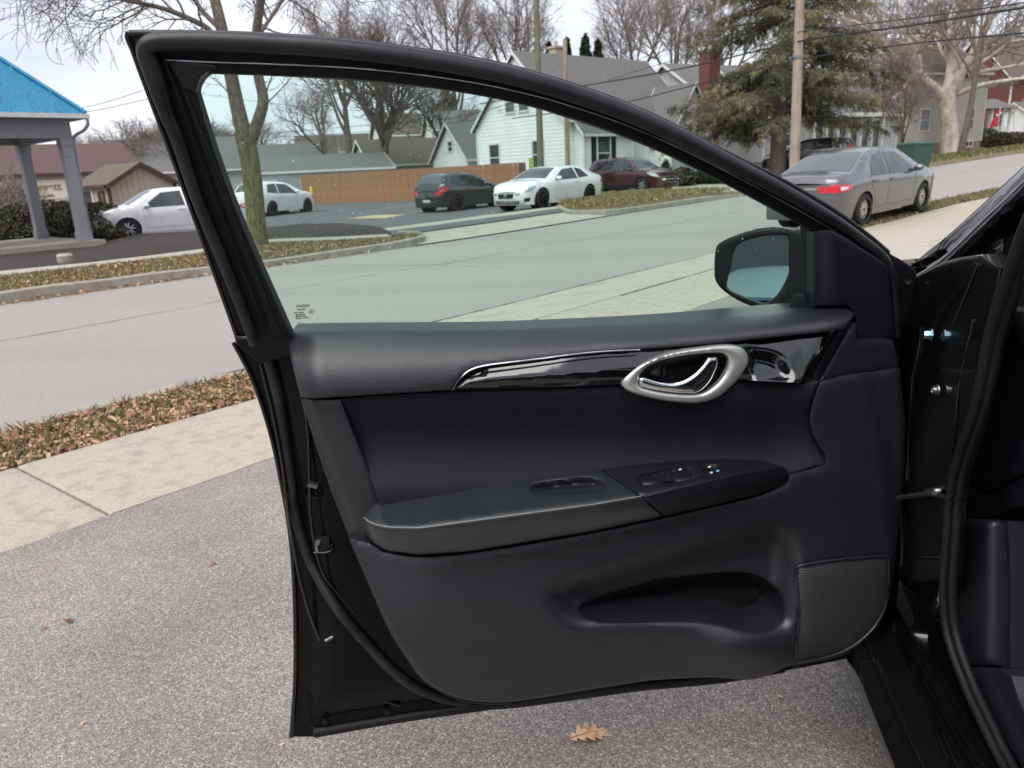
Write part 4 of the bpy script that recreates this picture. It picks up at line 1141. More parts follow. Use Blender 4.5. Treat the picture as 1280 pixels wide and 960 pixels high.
    def cap_lamp(nm, pl, mt, which, off=.008, both=True):
        P2 = poly([(*p, 1) for p in pl]); V, T, d1, d2 = region(P2, .06)
        for sg in ((1, -1) if both else (1,)):
            y, z = V[:, 0], V[:, 1]
            if which == 'f': x0 = fx(z); x = x0 + .10 * (1 - (y / Y(x0, z))**2) + off
            else: x0 = rx(z); x = x0 - .07 * (1 - (y / Y(x0, z))**2) - off
            MB().add(np.column_stack([x, sg * y, z]), [t[::sg if which == 'f' else -sg] for t in T.tolist()]).build(nm, mt, root, smooth=60)
    zr, zf = K['rear'][-1][1], K['front'][0][1]
    if lights:
        if kind in ('sedan', 'own'):
            side_lamp('tail_lamp', [(-.0, .90), (.45, .86), (.32, .76), (0, .74)], MT['lamp_red'])
            cap_lamp('tail_lamp', [(.40, .86), (.8, .89), (.8, .74), (.45, .75)], MT['lamp_red'], 'r')
            side_lamp('reverse_lamp', [(.08, .85), (.30, .835), (.22, .79), (.08, .78)], MT['lamp_clear'], .014)
            side_lamp('headlamp', [(4.12, .84), (4.5, .74), (4.58, .62), (4.35, .66)], MT['lamp_head'])
            cap_lamp('headlamp', [(.40, .58), (.62, .615), (.62, .54), (.40, .52)], MT['lamp_head'], 'f')
            cap_lamp('grille', [(-.38, .60), (.38, .60), (.30, .40), (-.30, .40)], MT['trim_black'], 'f', both=False)
            cap_lamp('plate', [(-.16, .78), (.16, .78), (.16, .66), (-.16, .66)], MT['plate'], 'r', both=False)
            cap_lamp('chrome_bar', [(-.40, .845), (.40, .845), (.40, .81), (-.40, .81)], MT['alloy'], 'r', both=False)
        elif kind == 'coupe':
            side_lamp('headlamp', [(4.15, .80), (4.5, .72), (4.62, .58), (4.35, .62)], MT['lamp_head'])
            cap_lamp('headlamp', [(.40, .56), (.58, .575), (.58, .50), (.42, .48)], MT['lamp_head'], 'f')
            cap_lamp('grille', [(-.36, .56), (.36, .56), (.32, .40), (-.32, .40)], MT['trim_black'], 'f', both=False)
            cap_lamp('lower_intake', [(-.55, .32), (.55, .32), (.5, .22), (-.5, .22)], MT['trim_black'], 'f', both=False)
            side_lamp('side_intake', [(4.4, .42), (4.62, .40), (4.62, .28), (4.45, .28)], MT['trim_black'])
            side_lamp('tail_lamp', [(0, .84), (.35, .88), (.3, .78), (0, .72)], MT['lamp_red'])
            z0 = .48
            mm = MB().lathe([(.045, 0), (.06, .01), (.045, .02)], 20, axis='x'); oo = mm.build('badge', MT['alloy'], root, smooth=60); oo.location = (float(fx(z0)) + .105, 0, z0)
        elif kind == 'hatch':
            side_lamp('tail_lamp', [(0, .96), (.26, .95), (.22, .80), (0, .78)], MT['lamp_red'])
            cap_lamp('tail_lamp', [(.48, .79), (.74, .79), (.74, .68), (.5, .68)], MT['lamp_red'], 'r')
            cap_lamp('plate', [(-.2, .50), (.2, .50), (.2, .40), (-.2, .40)], MT['plate'], 'r', both=False)
            side_lamp('headlamp', [(3.75, .82), (4.05, .74), (4.12, .6), (3.85, .64)], MT['lamp_head'])
        else:
            side_lamp('tail_lamp', [(0, 1.1), (.14, 1.3), (.26, 1.1), (.1, .92), (0, .9)], MT['lamp_red'])
            cap_lamp('tail_lamp', [(.52, .90), (.74, .91), (.74, .78), (.56, .78)], MT['lamp_red'], 'r')
            cap_lamp('plate', [(-.18, .75), (.18, .75), (.18, .63), (-.18, .63)], MT['plate'], 'r', both=False)
            side_lamp('headlamp', [(3.85, .96), (4.3, .88), (4.48, .72), (4.1, .80)], MT['lamp_clear'])
            cap_lamp('headlamp', [(.42, .65), (.60, .655), (.60, .57), (.44, .57)], MT['lamp_clear'], 'f')
            cap_lamp('grille', [(-.40, .65), (.40, .65), (.36, .52), (-.36, .52)], MT['trim_black'], 'f', both=False)
            cap_lamp('chrome_bar', [(-.42, .63), (.42, .63), (.42, .60), (-.42, .60)], MT['alloy'], 'f', both=False, off=.014)
            cap_lamp('lower_intake', [(-.55, .42), (.55, .42), (.5, .30), (-.5, .30)], MT['trim_black'], 'f', both=False)
            side_lamp('sill_cladding', [(1.25, .40), (3.2, .40), (3.2, .26), (1.25, .26)], MT['trim_black'])
    tm, bm_, rm = wheel_mesh(r, dark_rims, spokes)
    for c in K['ax']:
        for sg in (1, -1):
            wh = link('wheel', tm, root); wh.location = (c, sg * (hw - .115), r)
            if sg > 0: wh.rotation_euler = (0, 0, math.pi)
            wh.rotation_euler[1] = RNG.uniform(0, 1)
            link('rim', rm, wh); link('rim_back', bm_, wh)
    return root

# ---- rest of the black car: body with an opening where the door was, then the shut face, sill and pillar
XH = 3.22
cb = bpy.data.objects.new('body_shell_tmp', None)
org = carp(-XH, .885, 0)
DOORHOLE = [(2.12, .30), (3.42, .30), (3.46, .75), (3.44, .98), (3.36, 1.10), (3.05, 1.34), (2.80, 1.44), (2.30, 1.46), (2.16, 1.42)]
tmp = empty('tmp_car', 'x', 'car', (org[0], org[1], ground(org[0], org[1]) + .03), math.pi / 2 - CA)
make_car('x', 'x', 'own', MT['paint'], None, CA, hole=DOORHOLE, root=tmp, dark_rims=False)
MW = Matrix.Translation(tmp.location) @ Matrix.Rotation(math.pi / 2 - CA, 4, 'Z')
for ch in list(tmp.children):
    ch.parent = car
    ch.matrix_parent_inverse = Matrix.Translation(-Vector(car.location)) @ MW
bpy.data.objects.remove(tmp)
bpy.data.objects.remove(cb)

def spanel(name, outline, mf, mat, parent=car, step=9, r=3, depth=.02, tilt=0., raw=False, holes=()):
    f = (lambda V, n: SP(V, -np.asarray(n), tilt))
    g = (lambda x, y: -(mf(x, y) if callable(mf) else np.full(len(x), float(mf))))
    return panel(name, outline, g, mat, parent, step=step, r=r, depth=depth, mapf=f, dirn=-CRT, raw=raw, holes=holes)
# hinge pillar: painted shut face that sweeps out into the sill
def mpil(x, y):
    xr = np.interp(y, [340, 400, 454, 489, 590, 660, 760], [1222, 1217, 1204, 1198, 1188, 1178, 1172])
    return .055 + .0 * x
def sill_map(V, n):
    V = np.atleast_2d(np.asarray(V, float)); d = rays(V[:, 0], V[:, 1])
    kS = (mpil(V[:, 0], V[:, 1]) + np.asarray(n, float) * -1 - (CAM - S0) @ CRT) / (d @ CRT)
    kz = (.252 + np.asarray(n, float) - HC) / d[:, 2]
    b = sstep((V[:, 1] - 712) / 105)
    return CAM + d * (kS * (1 - b) + kz * b)[:, None]
panel('hinge_pillar', [(1112, 420, 1), (1120, 380), (1146, 345, 1), (1177, 328, 1), (1200, 322), (1226, 318, 1), (1252, 335, 1), (1240, 395), (1226, 440), (1214, 505), (1194, 570), (1184, 616), (1181, 672), (1178, 739), (1184, 793), (1204, 852), (1257, 960), (1300, 1050, 1), (1196, 1050, 1), (1154, 962), (1094, 832, 1), (1098, 812), (1106, 770), (1112, 720)],
      lambda x, y: .0022 * np.sin(y / 31.) * np.sin(x / 23.), MT['paint'], car, step=6, r=2, depth=.03, mapf=sill_map, dirn=-CRT)
for pts in ([(1130, 826), (1146, 860), (1190, 960), (1226, 1042)], [(1137, 826), (1153, 860), (1198, 960), (1234, 1042)], [(1160, 826), (1178, 862), (1228, 960)], [(1126, 640), (1127, 700), (1124, 745), (1126, 790), (1133, 832)]):
    P2 = catmull(pts, 6); MB().tube(sill_map(P2, np.full(len(P2), .001)), .0022, 6).build('sill_bead', MT['paint'], car, smooth=60)
for pts, rr in (([(1217, 400), (1204, 454), (1198, 489), (1188, 590), (1178, 660)], .0022), ([(1152, 408), (1148, 440), (1141, 470), (1136, 540), (1133, 600)], .003), ([(1222, 330), (1206, 370), (1190, 405)], .003)):
    P2 = catmull(pts, 6); MB().tube(sill_map(P2, np.full(len(P2), .001)), rr, 6).build('pillar_crease', MT['paint'], car, smooth=60)
def stud(nm, x, y, prof, mat, m=.05, k=16):
    P = SP([(x, y)], m)[0]
    o = MB().lathe(prof, k).build(nm, mat, car, smooth=40)
    o.rotation_euler = Vector(-CRT).to_track_quat('Z', 'Y').to_euler(); o.location = Vector(P) - Vector(car.location)
    return o
stud('hinge_bolt', 1164, 418, [(0, .012), (.006, .012), (.0075, .008), (.0075, .002), (.011, .002), (.011, 0)], MT['bluezinc'], .045, 6)
stud('door_switch', 1172.5, 488, [(0, .006), (.004, .006), (.0045, .009), (.006, .009), (.0065, .004), (.0095, .003), (.0098, 0)], MT['steel'])
for x, y in ((1222, 428), (1209, 491)):
    o = stud('body_plug', x, y, [(0, .002), (.008, .002), (.011, .0015), (.012, 0)], MT['plastic'], .076); o.scale = (1, 1.5, 1)
# check strap and its bracket
A, B = SP([(1122, 622)], .03)[0], SP([(1168, 616)], .045)[0]
MB().tube([A, (A + B) / 2, B], .0045, 6).build('check_strap', MT['steel'], car, smooth=40)
spanel('strap_bracket', [(1156, 611, 1), (1166, 610), (1180, 606, 1), (1178, 611), (1173, 614), (1178, 619), (1180, 622, 1), (1166, 621), (1156, 617, 1)], .046, MT['steel'], step=4, r=1.2, depth=.006)
stud('strap_bolt', 1175, 614, [(0, .010), (.003, .010), (.0045, .008), (.0055, .006), (.0055, 0)], MT['steel'], .046)
# sill: cross section pushed along the car
prof = [(.06, .11), (.0, .15), (-.022, .175), (-.033, .205), (-.031, .226), (-.022, .236), (-.004, .238), (-.001, .246), (.004, .246), (.006, .240), (.036, .236), (.104, .236), (.112, .262), (.118, .30), (.15, .30)]
xfs = np.concatenate([np.linspace(-3.0, -.3, 8), np.linspace(-.25, .42, 10)])
G = np.array([[carp(x, m + (.0 if x < .1 else (x - .1) * .15), z + .05 * sstep((x - .02) / .3) * (m > -.02)) for m, z in prof] for x in xfs])
MB().grid(G).build('sill', MT['paint'], car, smooth=35)
# door opening weatherstrip on the body
BWS = [(1292, 262), (1280, 290), (1266, 330), (1248, 383), (1236, 424), (1219, 508), (1197, 573), (1187, 616), (1183, 672), (1179, 739), (1184, 793), (1204, 852), (1228, 905), (1258, 965), (1300, 1040)]
P2 = catmull(BWS, 6)
mw = np.interp(P2[:, 1], [262, 400, 600, 740, 850, 960], [.055, .050, .048, .050, .062, .068])
MB().tube(SP(P2, mw), np.interp(P2[:, 1], [260, 420, 600, 960], [.0085, .008, .0065, .006]), 10).build('opening_seal', MT['rubber_dark'], car, smooth=60)
P2b = P2 + [11, 0]; MB().tube(SP(P2b, mw + .012), .007, 8).build('opening_seal', MT['rubber_dark'], car, smooth=60)
# roof pillar: glass edge, bright line, painted pillar, inner return
spanel('pillar_glass_edge', [(1138, 333, 1), (1160, 314), (1184, 295), (1290, 198, 1), (1296, 212, 1), (1178, 324), (1150, 344, 1)], lambda x, y: .035 + .0 * x, MT['gloss'], tilt=.42, r=3, depth=.03)
P2 = np.array([(1146, 345), (1177, 325.5), (1230, 275), (1292, 216)], float)
MB().tube(SP(catmull(P2, 6), .022, .42), .0025, 6).build('pillar_moulding', MT['wire_trim'], car, smooth=60)
def mpa(x, y):
    yc = np.interp(x, [1146, 1177, 1292], [345, 326, 216]); return .028 + .04 * sstep((y - yc - 2) / 50)
spanel('roof_pillar', [(1150, 346, 1), (1178, 326.5), (1296, 214, 1), (1310, 240, 1), (1280, 270), (1262, 288), (1240, 330), (1222, 345), (1190, 352), (1160, 372, 1)], mpa, MT['paint'], tilt=.42, r=2, depth=.04)
spanel('pillar_return', [(1226, 322, 1), (1246, 298), (1286, 262, 1), (1300, 275, 1), (1276, 305), (1258, 350), (1242, 400), (1225, 420, 1), (1222, 360)], .092, MT['paint'], tilt=.30, r=3, depth=.04)
spanel('cowl_corner', [(1136, 334, 1), (1160, 316), (1181, 300, 1), (1180, 322), (1176, 326), (1150, 350), (1138, 360, 1)], .06, MT['plastic_dark'], tilt=.3, r=2, depth=.10)
stroke('cowl_line', [(1170, 322), (1176, 305), (1182, 297)], .0, .0012, MT['rubber_dark'], car, mapf=lambda V, n: SP(V, .032, .42))
# interior trim: kick panel, sill plate, dash end
def mkick(x, y): return .115 + .012 * sstep((x - 1200) / 50) + .04 * sstep((x - 1232) / 45)
spanel('kick_panel', [(1193, 648, 1), (1225, 649), (1259, 651, 1), (1262, 700), (1263, 747), (1262, 800), (1264, 842, 1), (1245, 833), (1199, 832, 1), (1186, 795), (1182, 739), (1186, 680)], mkick, MT['vinyl'], step=8, r=4, depth=.03)
spanel('sill_plate', [(1200, 834, 1), (1245, 835), (1264, 845, 1), (1276, 880), (1300, 930, 1), (1330, 1050, 1), (1290, 1050, 1), (1262, 970), (1230, 905)], lambda x, y: .118 + .012 * sstep((x - np.interp(y, [834, 960], [1215, 1275])) / 30), MT['vinyl'], step=9, r=3, depth=.04)
spanel('dash_end', [(1330, 380, 1), (1264, 406), (1251, 462), (1234, 522), (1216, 584), (1211, 603), (1222, 612), (1238, 615), (1262, 600), (1330, 572, 1)], lambda x, y: .16 + .02 * sstep((1240 - x) / 40), MT['vinyl_soft'], step=9, r=5, depth=.04)
spanel('dash_end', [(1330, 360, 1), (1270, 392), (1264, 406), (1276, 432), (1290, 460), (1330, 500, 1)], .152, MT['vinyl'], step=9, r=4, depth=.03)
spanel('lower_dash', [(1210, 606, 1), (1236, 617), (1262, 603), (1330, 580, 1), (1330, 610, 1), (1256, 642), (1232, 653), (1207, 646, 1)], .165, MT['vinyl_soft'], step=9, r=4, depth=.03)
# cabin: floor, dashboard, firewall, seats, all plain dark shapes behind the opening
def carbox(nm, a, b, mat, sm=None):
    mb = MB(); V = []
    for z in (a[2], b[2]):
        for m in (a[1], b[1]):
            for x in (a[0], b[0]): V.append(carp(x, m, z))
    mb.add(V, [f[::-1] for f in ((0, 2, 3, 1), (4, 5, 7, 6), (0, 1, 5, 4), (2, 6, 7, 3), (0, 4, 6, 2), (1, 3, 7, 5))])
    return mb.build(nm, mat, car)
MT['carpet'] = M('dark_carpet', (.012, .012, .013), .95, bump=(300, .8, .003))
carbox('cabin_floor', (-2.6, .12, .20), (.30, 1.62, .235), MT['carpet'])
carbox('firewall', (.28, .10, .2), (.34, 1.62, .92), MT['carpet'])
G = []
for m in np.linspace(.20, 1.55, 8):
    G.append([carp(x, m, z) for x, z in ((.30, .55), (-.02, .58), (-.16, .66), (-.20, .80), (-.16, .90), (-.05, .95), (.30, .96))])
MB().grid(np.array(G)).build('dashboard', MT['vinyl_soft'], car, smooth=60)
for m0 in (.22, .98):
    G = []
    for i, (x, zt_) in enumerate(((-.62, .42), (-.60, .50), (-.72, .53), (-1.0, .50), (-1.10, .55), (-1.20, .80), (-1.32, 1.08), (-1.38, 1.10), (-1.44, 1.02), (-1.32, .7), (-1.22, .42))):
        G.append([carp(x, m0 + .02, zt_ - .03), carp(x, m0 + .06, zt_), carp(x, m0 + .25, zt_ - .015), carp(x, m0 + .44, zt_), carp(x, m0 + .48, zt_ - .03)])
    MB().grid(np.array(G)).build('seat', MT['fabric'], car, smooth=60)
a = np.linspace(0, 2 * math.pi, 28)
MB().tube(np.array([carp(-.36 + .06 * math.sin(t), .45 + .185 * math.cos(t), .80 + .17 * math.sin(t)) for t in a]), .015, 8, caps=False).build('steering_wheel', MT['leather'], car, smooth=60)

# ------------------------------------------------------------------ the other cars
def on_ground(px, py):
    P = gnd(px, py); return P
def place_by_wheel(kind, px, py, az, axle, side, sc=1.):
    """car origin (rear bumper, centre line) so that one wheel's contact sits at a photo point"""
    K = KINDS[kind]; P = gnd(px, py)
    f = np.array([math.sin(az), math.cos(az)]); l = np.array([-f[1], f[0]])
    o = P[:2] - (f * K['ax'][axle] + l * side * (K['hw'] - .1)) * sc
    return (o[0], o[1], P[2])
R_ = math.radians
grey = paint('metallic_grey_paint', (.13, .13, .137), .5)
white = paint('white_paint', (.80, .80, .80))
black = paint('dark_paint', (.012, .013, .015))
maroon = paint('maroon_paint', (.075, .018, .024), .4)
silver = paint('silver_paint', (.36, .38, .40), .6)
blue = paint('bright_blue_paint', (.02, .22, .42), .3)
make_car('parked_car', 'metallic grey sedan parked at the near kerb, seen from behind, red tail lamps', 'sedan', grey, place_by_wheel('sedan', 1077, 284, R_(50), 0, -1), R_(50), spokes=7, lean=.035, sc=(.97, .97, .94))
make_car('parked_car', 'white two-door coupe facing the street beside the straw-covered island', 'coupe', white, place_by_wheel('coupe', 677, 261, R_(-139), 1, 1), R_(-139), dark_rims=True, glass='auto_glass_dark')
make_car('parked_car', 'small black hatchback in front of the brown wooden fence', 'hatch', black, place_by_wheel('hatch', 571, 264, R_(38), 0, -1), R_(38), dark_rims=True)
make_car('parked_car', 'maroon sport utility car parked in front of the white house', 'suv', maroon, place_by_wheel('suv', 803, 242, R_(140), 1, -1), R_(140), glass='auto_glass_dark', cat='suv')
make_car('parked_car', 'white crossover seen from behind by the yellow bollard', 'hatch', white, place_by_wheel('hatch', 341, 270, R_(24), 0, -1), R_(24), dark_rims=True, sc=(1, 1, 1.04))
make_car('parked_car', 'white sedan with silver wheels parked behind the dark mulch bed', 'sedan', white, place_by_wheel('sedan', 172, 299, R_(-125), 1, 1), R_(-125), sc=(1.06, 1.06, 1.02))
make_car('parked_car', 'silver sedan half hidden behind the pavilion column', 'sedan', silver, tuple(gnd(96, 279) + [1.6, 2.6, 0]), R_(-150))
make_car('parked_car', 'pale silver car parked beside the tan shed', 'sedan', silver, tuple(gnd(178, 276) + [1.2, 1.5, 0]), R_(-128))
make_car('parked_car', 'black sport utility car parked in the drive behind the utility pole', 'suv', black, tuple(gpt(1066, 41)), R_(-58), cat='suv', glass='auto_glass_dark', ws_mat='auto_glass_dark')
# blue car standing left of the camera: seen only in the door mirror
make_car('parked_car', 'blue car reflected in the door mirror', 'hatch', blue, (-3.6, -6.6, ground(-3.4, -4)), R_(12), ws_mat='sky_glass')

# ------------------------------------------------------------------ pavilion with the blue metal roof
MT['grey_paint'] = M('grey_painted_wood', (.27, .275, .30), .6, var=(3, 5), col2=(.24, .245, .27), bump=(30, .1, .003))
MT['blue_metal'] = M('faded_blue_metal_roof', (.012, .19, .36), .5, var=(1.5, 8), col2=(.02, .22, .39), stain=(14, (.02, .08, .13), .6, (1, 1, .3)))
MT['white_trim'] = M('white_trim_paint', (.68, .69, .68), .6, var=(5, 5), col2=(.58, .59, .58))
MT['slab'] = M('pavilion_concrete', (.36, .33, .28), .9, var=(5, 8), col2=(.29, .265, .225), bump=(60, .4, .004))
MT['glass_h'] = M('house_window_glass', (.035, .045, .05), .06, spec=.8, var=(1.3, 3), col2=(.09, .105, .11))
Pc = gnd(107, 309)
tv = np.array([TD[0], TD[1], 0]); nv = np.array([ND[0], ND[1], 0]); zv = np.array([0, 0, 1.0])
# the pavilion's own axes: a runs towards the left end along the street, b away from the street
pz = Pc[2] + .02
pav = empty('pavilion', 'open porch with bright blue metal hip roof on grey square columns', 'pavilion', (Pc[0], Pc[1], pz))
def pv(a, b, z): return -tv * a + nv * b + zv * z
def pbox(mb, a0, a1, b0, b1, z0, z1):
    V = [pv(a, b, z) for z in (z0, z1) for b in (b0, b1) for a in (a0, a1)]
    return mb.add(V, [(0, 1, 3, 2), (4, 6, 7, 5), (0, 4, 5, 1), (2, 3, 7, 6), (0, 2, 6, 4), (1, 5, 7, 3)])
ZC = 2.98
pbox(MB(), -.42, 9.3, -.42, 4.2, -.0, .17).build('slab', MT['slab'], pav)
pbox(MB(), -.38, 9.3, -.38, 4.2, -.13, -.004).build('slab_edge', MT['grey_paint'], pav)
for a in (0, 2.9, 5.8, 8.7):
    for b in (0, 3.2):
        c = MB(); x = .0
        for (h0, h1, w0) in ((.174, .40, .165), (.40, .44, .155), (.44, 2.50, .14), (2.50, 2.54, .153), (2.54, 2.76, .142), (2.76, 2.81, .155), (2.81, 2.98, .165)):
            pbox(c, a - w0, a + w0, b - w0, b + w0, h0, h1)
        c.build('column', MT['grey_paint'], pav)
pbox(MB(), -.16, 9.2, -.16, .16, ZC + .003, ZC + .5).build('beam', MT['grey_paint'], pav)
pbox(MB(), -.16, 9.2, 3.04, 3.36, ZC + .003, ZC + .5).build('beam', MT['grey_paint'], pav)
pbox(MB(), -.158, .158, .163, 3.037, ZC + .003, ZC + .5).build('beam', MT['grey_paint'], pav)
pbox(MB(), .16, 9.2, .163, 3.037, ZC + .30, ZC + .34).build('soffit', MT['grey_paint'], pav)
pbox(MB(), -.44, 9.3, -.44, 3.64, ZC + .503, ZC + .55).build('eave_soffit', MT['grey_paint'], pav)
g = MB(); pbox(g, -.56, 9.4, -.56, -.44, ZC + .50, ZC + .62); g.build('gutter', MT['white_trim'], pav)
g = MB(); pbox(g, -.56, -.44, -.437, 3.64, ZC + .50, ZC + .62); g.build('gutter', MT['white_trim'], pav)
e0, e1, z0, z1 = -.50, 3.70, ZC + .625, ZC + 2.85
hb = (e1 - e0) / 2; mid = (e0 + e1) / 2
cor = pv(e0, e0, z0); A2 = pv(9.5, e0, z0); A3 = pv(9.5, e1, z0); A4 = pv(e0, e1, z0); rg0 = pv(e0 + hb, mid, z1); rg1 = pv(9.5, mid, z1)
th = zv * .05
MB().add([cor, A2, rg1, rg0, A4, A3, cor - th, A2 - th, A3 - th, A4 - th], [(0, 1, 2, 3), (0, 3, 4), (4, 3, 2, 5), (6, 9, 8, 7), (0, 6, 7, 1), (4, 9, 6, 0), (5, 8, 9, 4)]).build('roof', MT['blue_metal'], pav)
# standing seams on both visible roof planes
for k in range(1, 15):
    a = e0 + k * .62
    f = min(1, (a - e0) / hb)
    p0 = pv(a, e0, z0); p1 = pv(a, e0 + hb * f, z0 + (z1 - z0) * f)
    MB().tube([p0 + zv * .02, p1 + zv * .02], .018, 5).build('roof_seam', MT['blue_metal'], pav)
for k in range(1, 7):
    b = e0 + k * .62
    f = min((b - e0) / hb, (e1 - b) / hb)
    MB().tube([pv(e0, b, z0 + .02), pv(e0 + hb * f, b, z0 + (z1 - z0) * f + .02)], .018, 5).build('roof_seam', MT['blue_metal'], pav)
for q0 in (cor, A4): MB().tube([q0 + zv * .03, rg0 + zv * .04], .06, 6).build('hip_cap', MT['blue_metal'], pav, smooth=60)
ds = [pv(-.50, -.50, ZC + .5), pv(-.50, -.50, ZC + .36), pv(-.42, -.36, ZC + .2), pv(-.22, -.1, ZC + .02), pv(-.20, -.05, 2.6), pv(-.20, -.05, .2), pv(-.30, -.12, .12), pv(-.46, -.22, .0), pv(-.47, -.25, -.18)]
MB().tube(catmull(ds, 5), .045, 8).build('downspout', MT['grey_paint'], pav, smooth=60)
o = MB().lathe([(.001, .20), (.10, .20), (.13, .16), (.12, .12), (.13, .08), (.10, 0), (.001, 0)], 16).build('concrete_footing', MT['slab'], None, smooth=40, label='small pale concrete block in front of the pavilion slab', cat='block')
Pq = gnd(83, 331); o.location = tuple(Pq); o.scale = (1.3, 1.3, 1.2)

# ------------------------------------------------------------------ tan shop with red roof and its sign, shed, far roofs
MT['tan_wall'] = M('tan_stucco', (.44, .365, .275), .85, var=(2, 5), col2=(.40, .33, .25))
MT['red_roof'] = M('dull_red_shingles', (.07, .03, .032), .85, var=(9, 6), col2=(.115, .075, .075))
MT['brown_trim'] = M('dark_brown_trim', (.07, .035, .03), .7)
MT['sign'] = M('cream_sign_board', (.74, .66, .53), .6, var=(3, 4), col2=(.70, .62, .49))
MT['sign_text'] = M('tan_sign_lettering', (.30, .19, .10), .7)
MT['shed_roof'] = M('brown_shingles', (.13, .10, .075), .9, var=(12, 6), col2=(.09, .07, .055))
MT['grey_roof'] = M('grey_shingles', (.105, .105, .105), .9, var=(9, 8), col2=(.15, .145, .14), bump=(30, .6, .02))
MT['brown_roof'] = M('weathered_brown_shingles', (.085, .068, .058), .9, var=(9, 8), col2=(.12, .1, .085), bump=(30, .6, .02))
MT['white_siding'] = M('white_siding', (.82, .83, .82), .6, var=(.8, 5), col2=(.76, .77, .76))
MT['grey_siding'] = M('pale_grey_siding', (.45, .45, .455), .65, var=(1, 5), col2=(.40, .40, .405))
MT['tan_siding'] = M('grey_tan_siding', (.48, .455, .41), .65, var=(1, 5), col2=(.42, .40, .36))
MT['brick'] = M('red_brick', (.175, .06, .045), .85, var=(30, 4), col2=(.12, .045, .036), bump=(60, .4, .01))
MT['shutter'] = M('black_shutter', (.015, .015, .016), .6)
MT['stone'] = M('tan_stone_base', (.33, .25, .15), .9, var=(8, 5), col2=(.22, .17, .11))

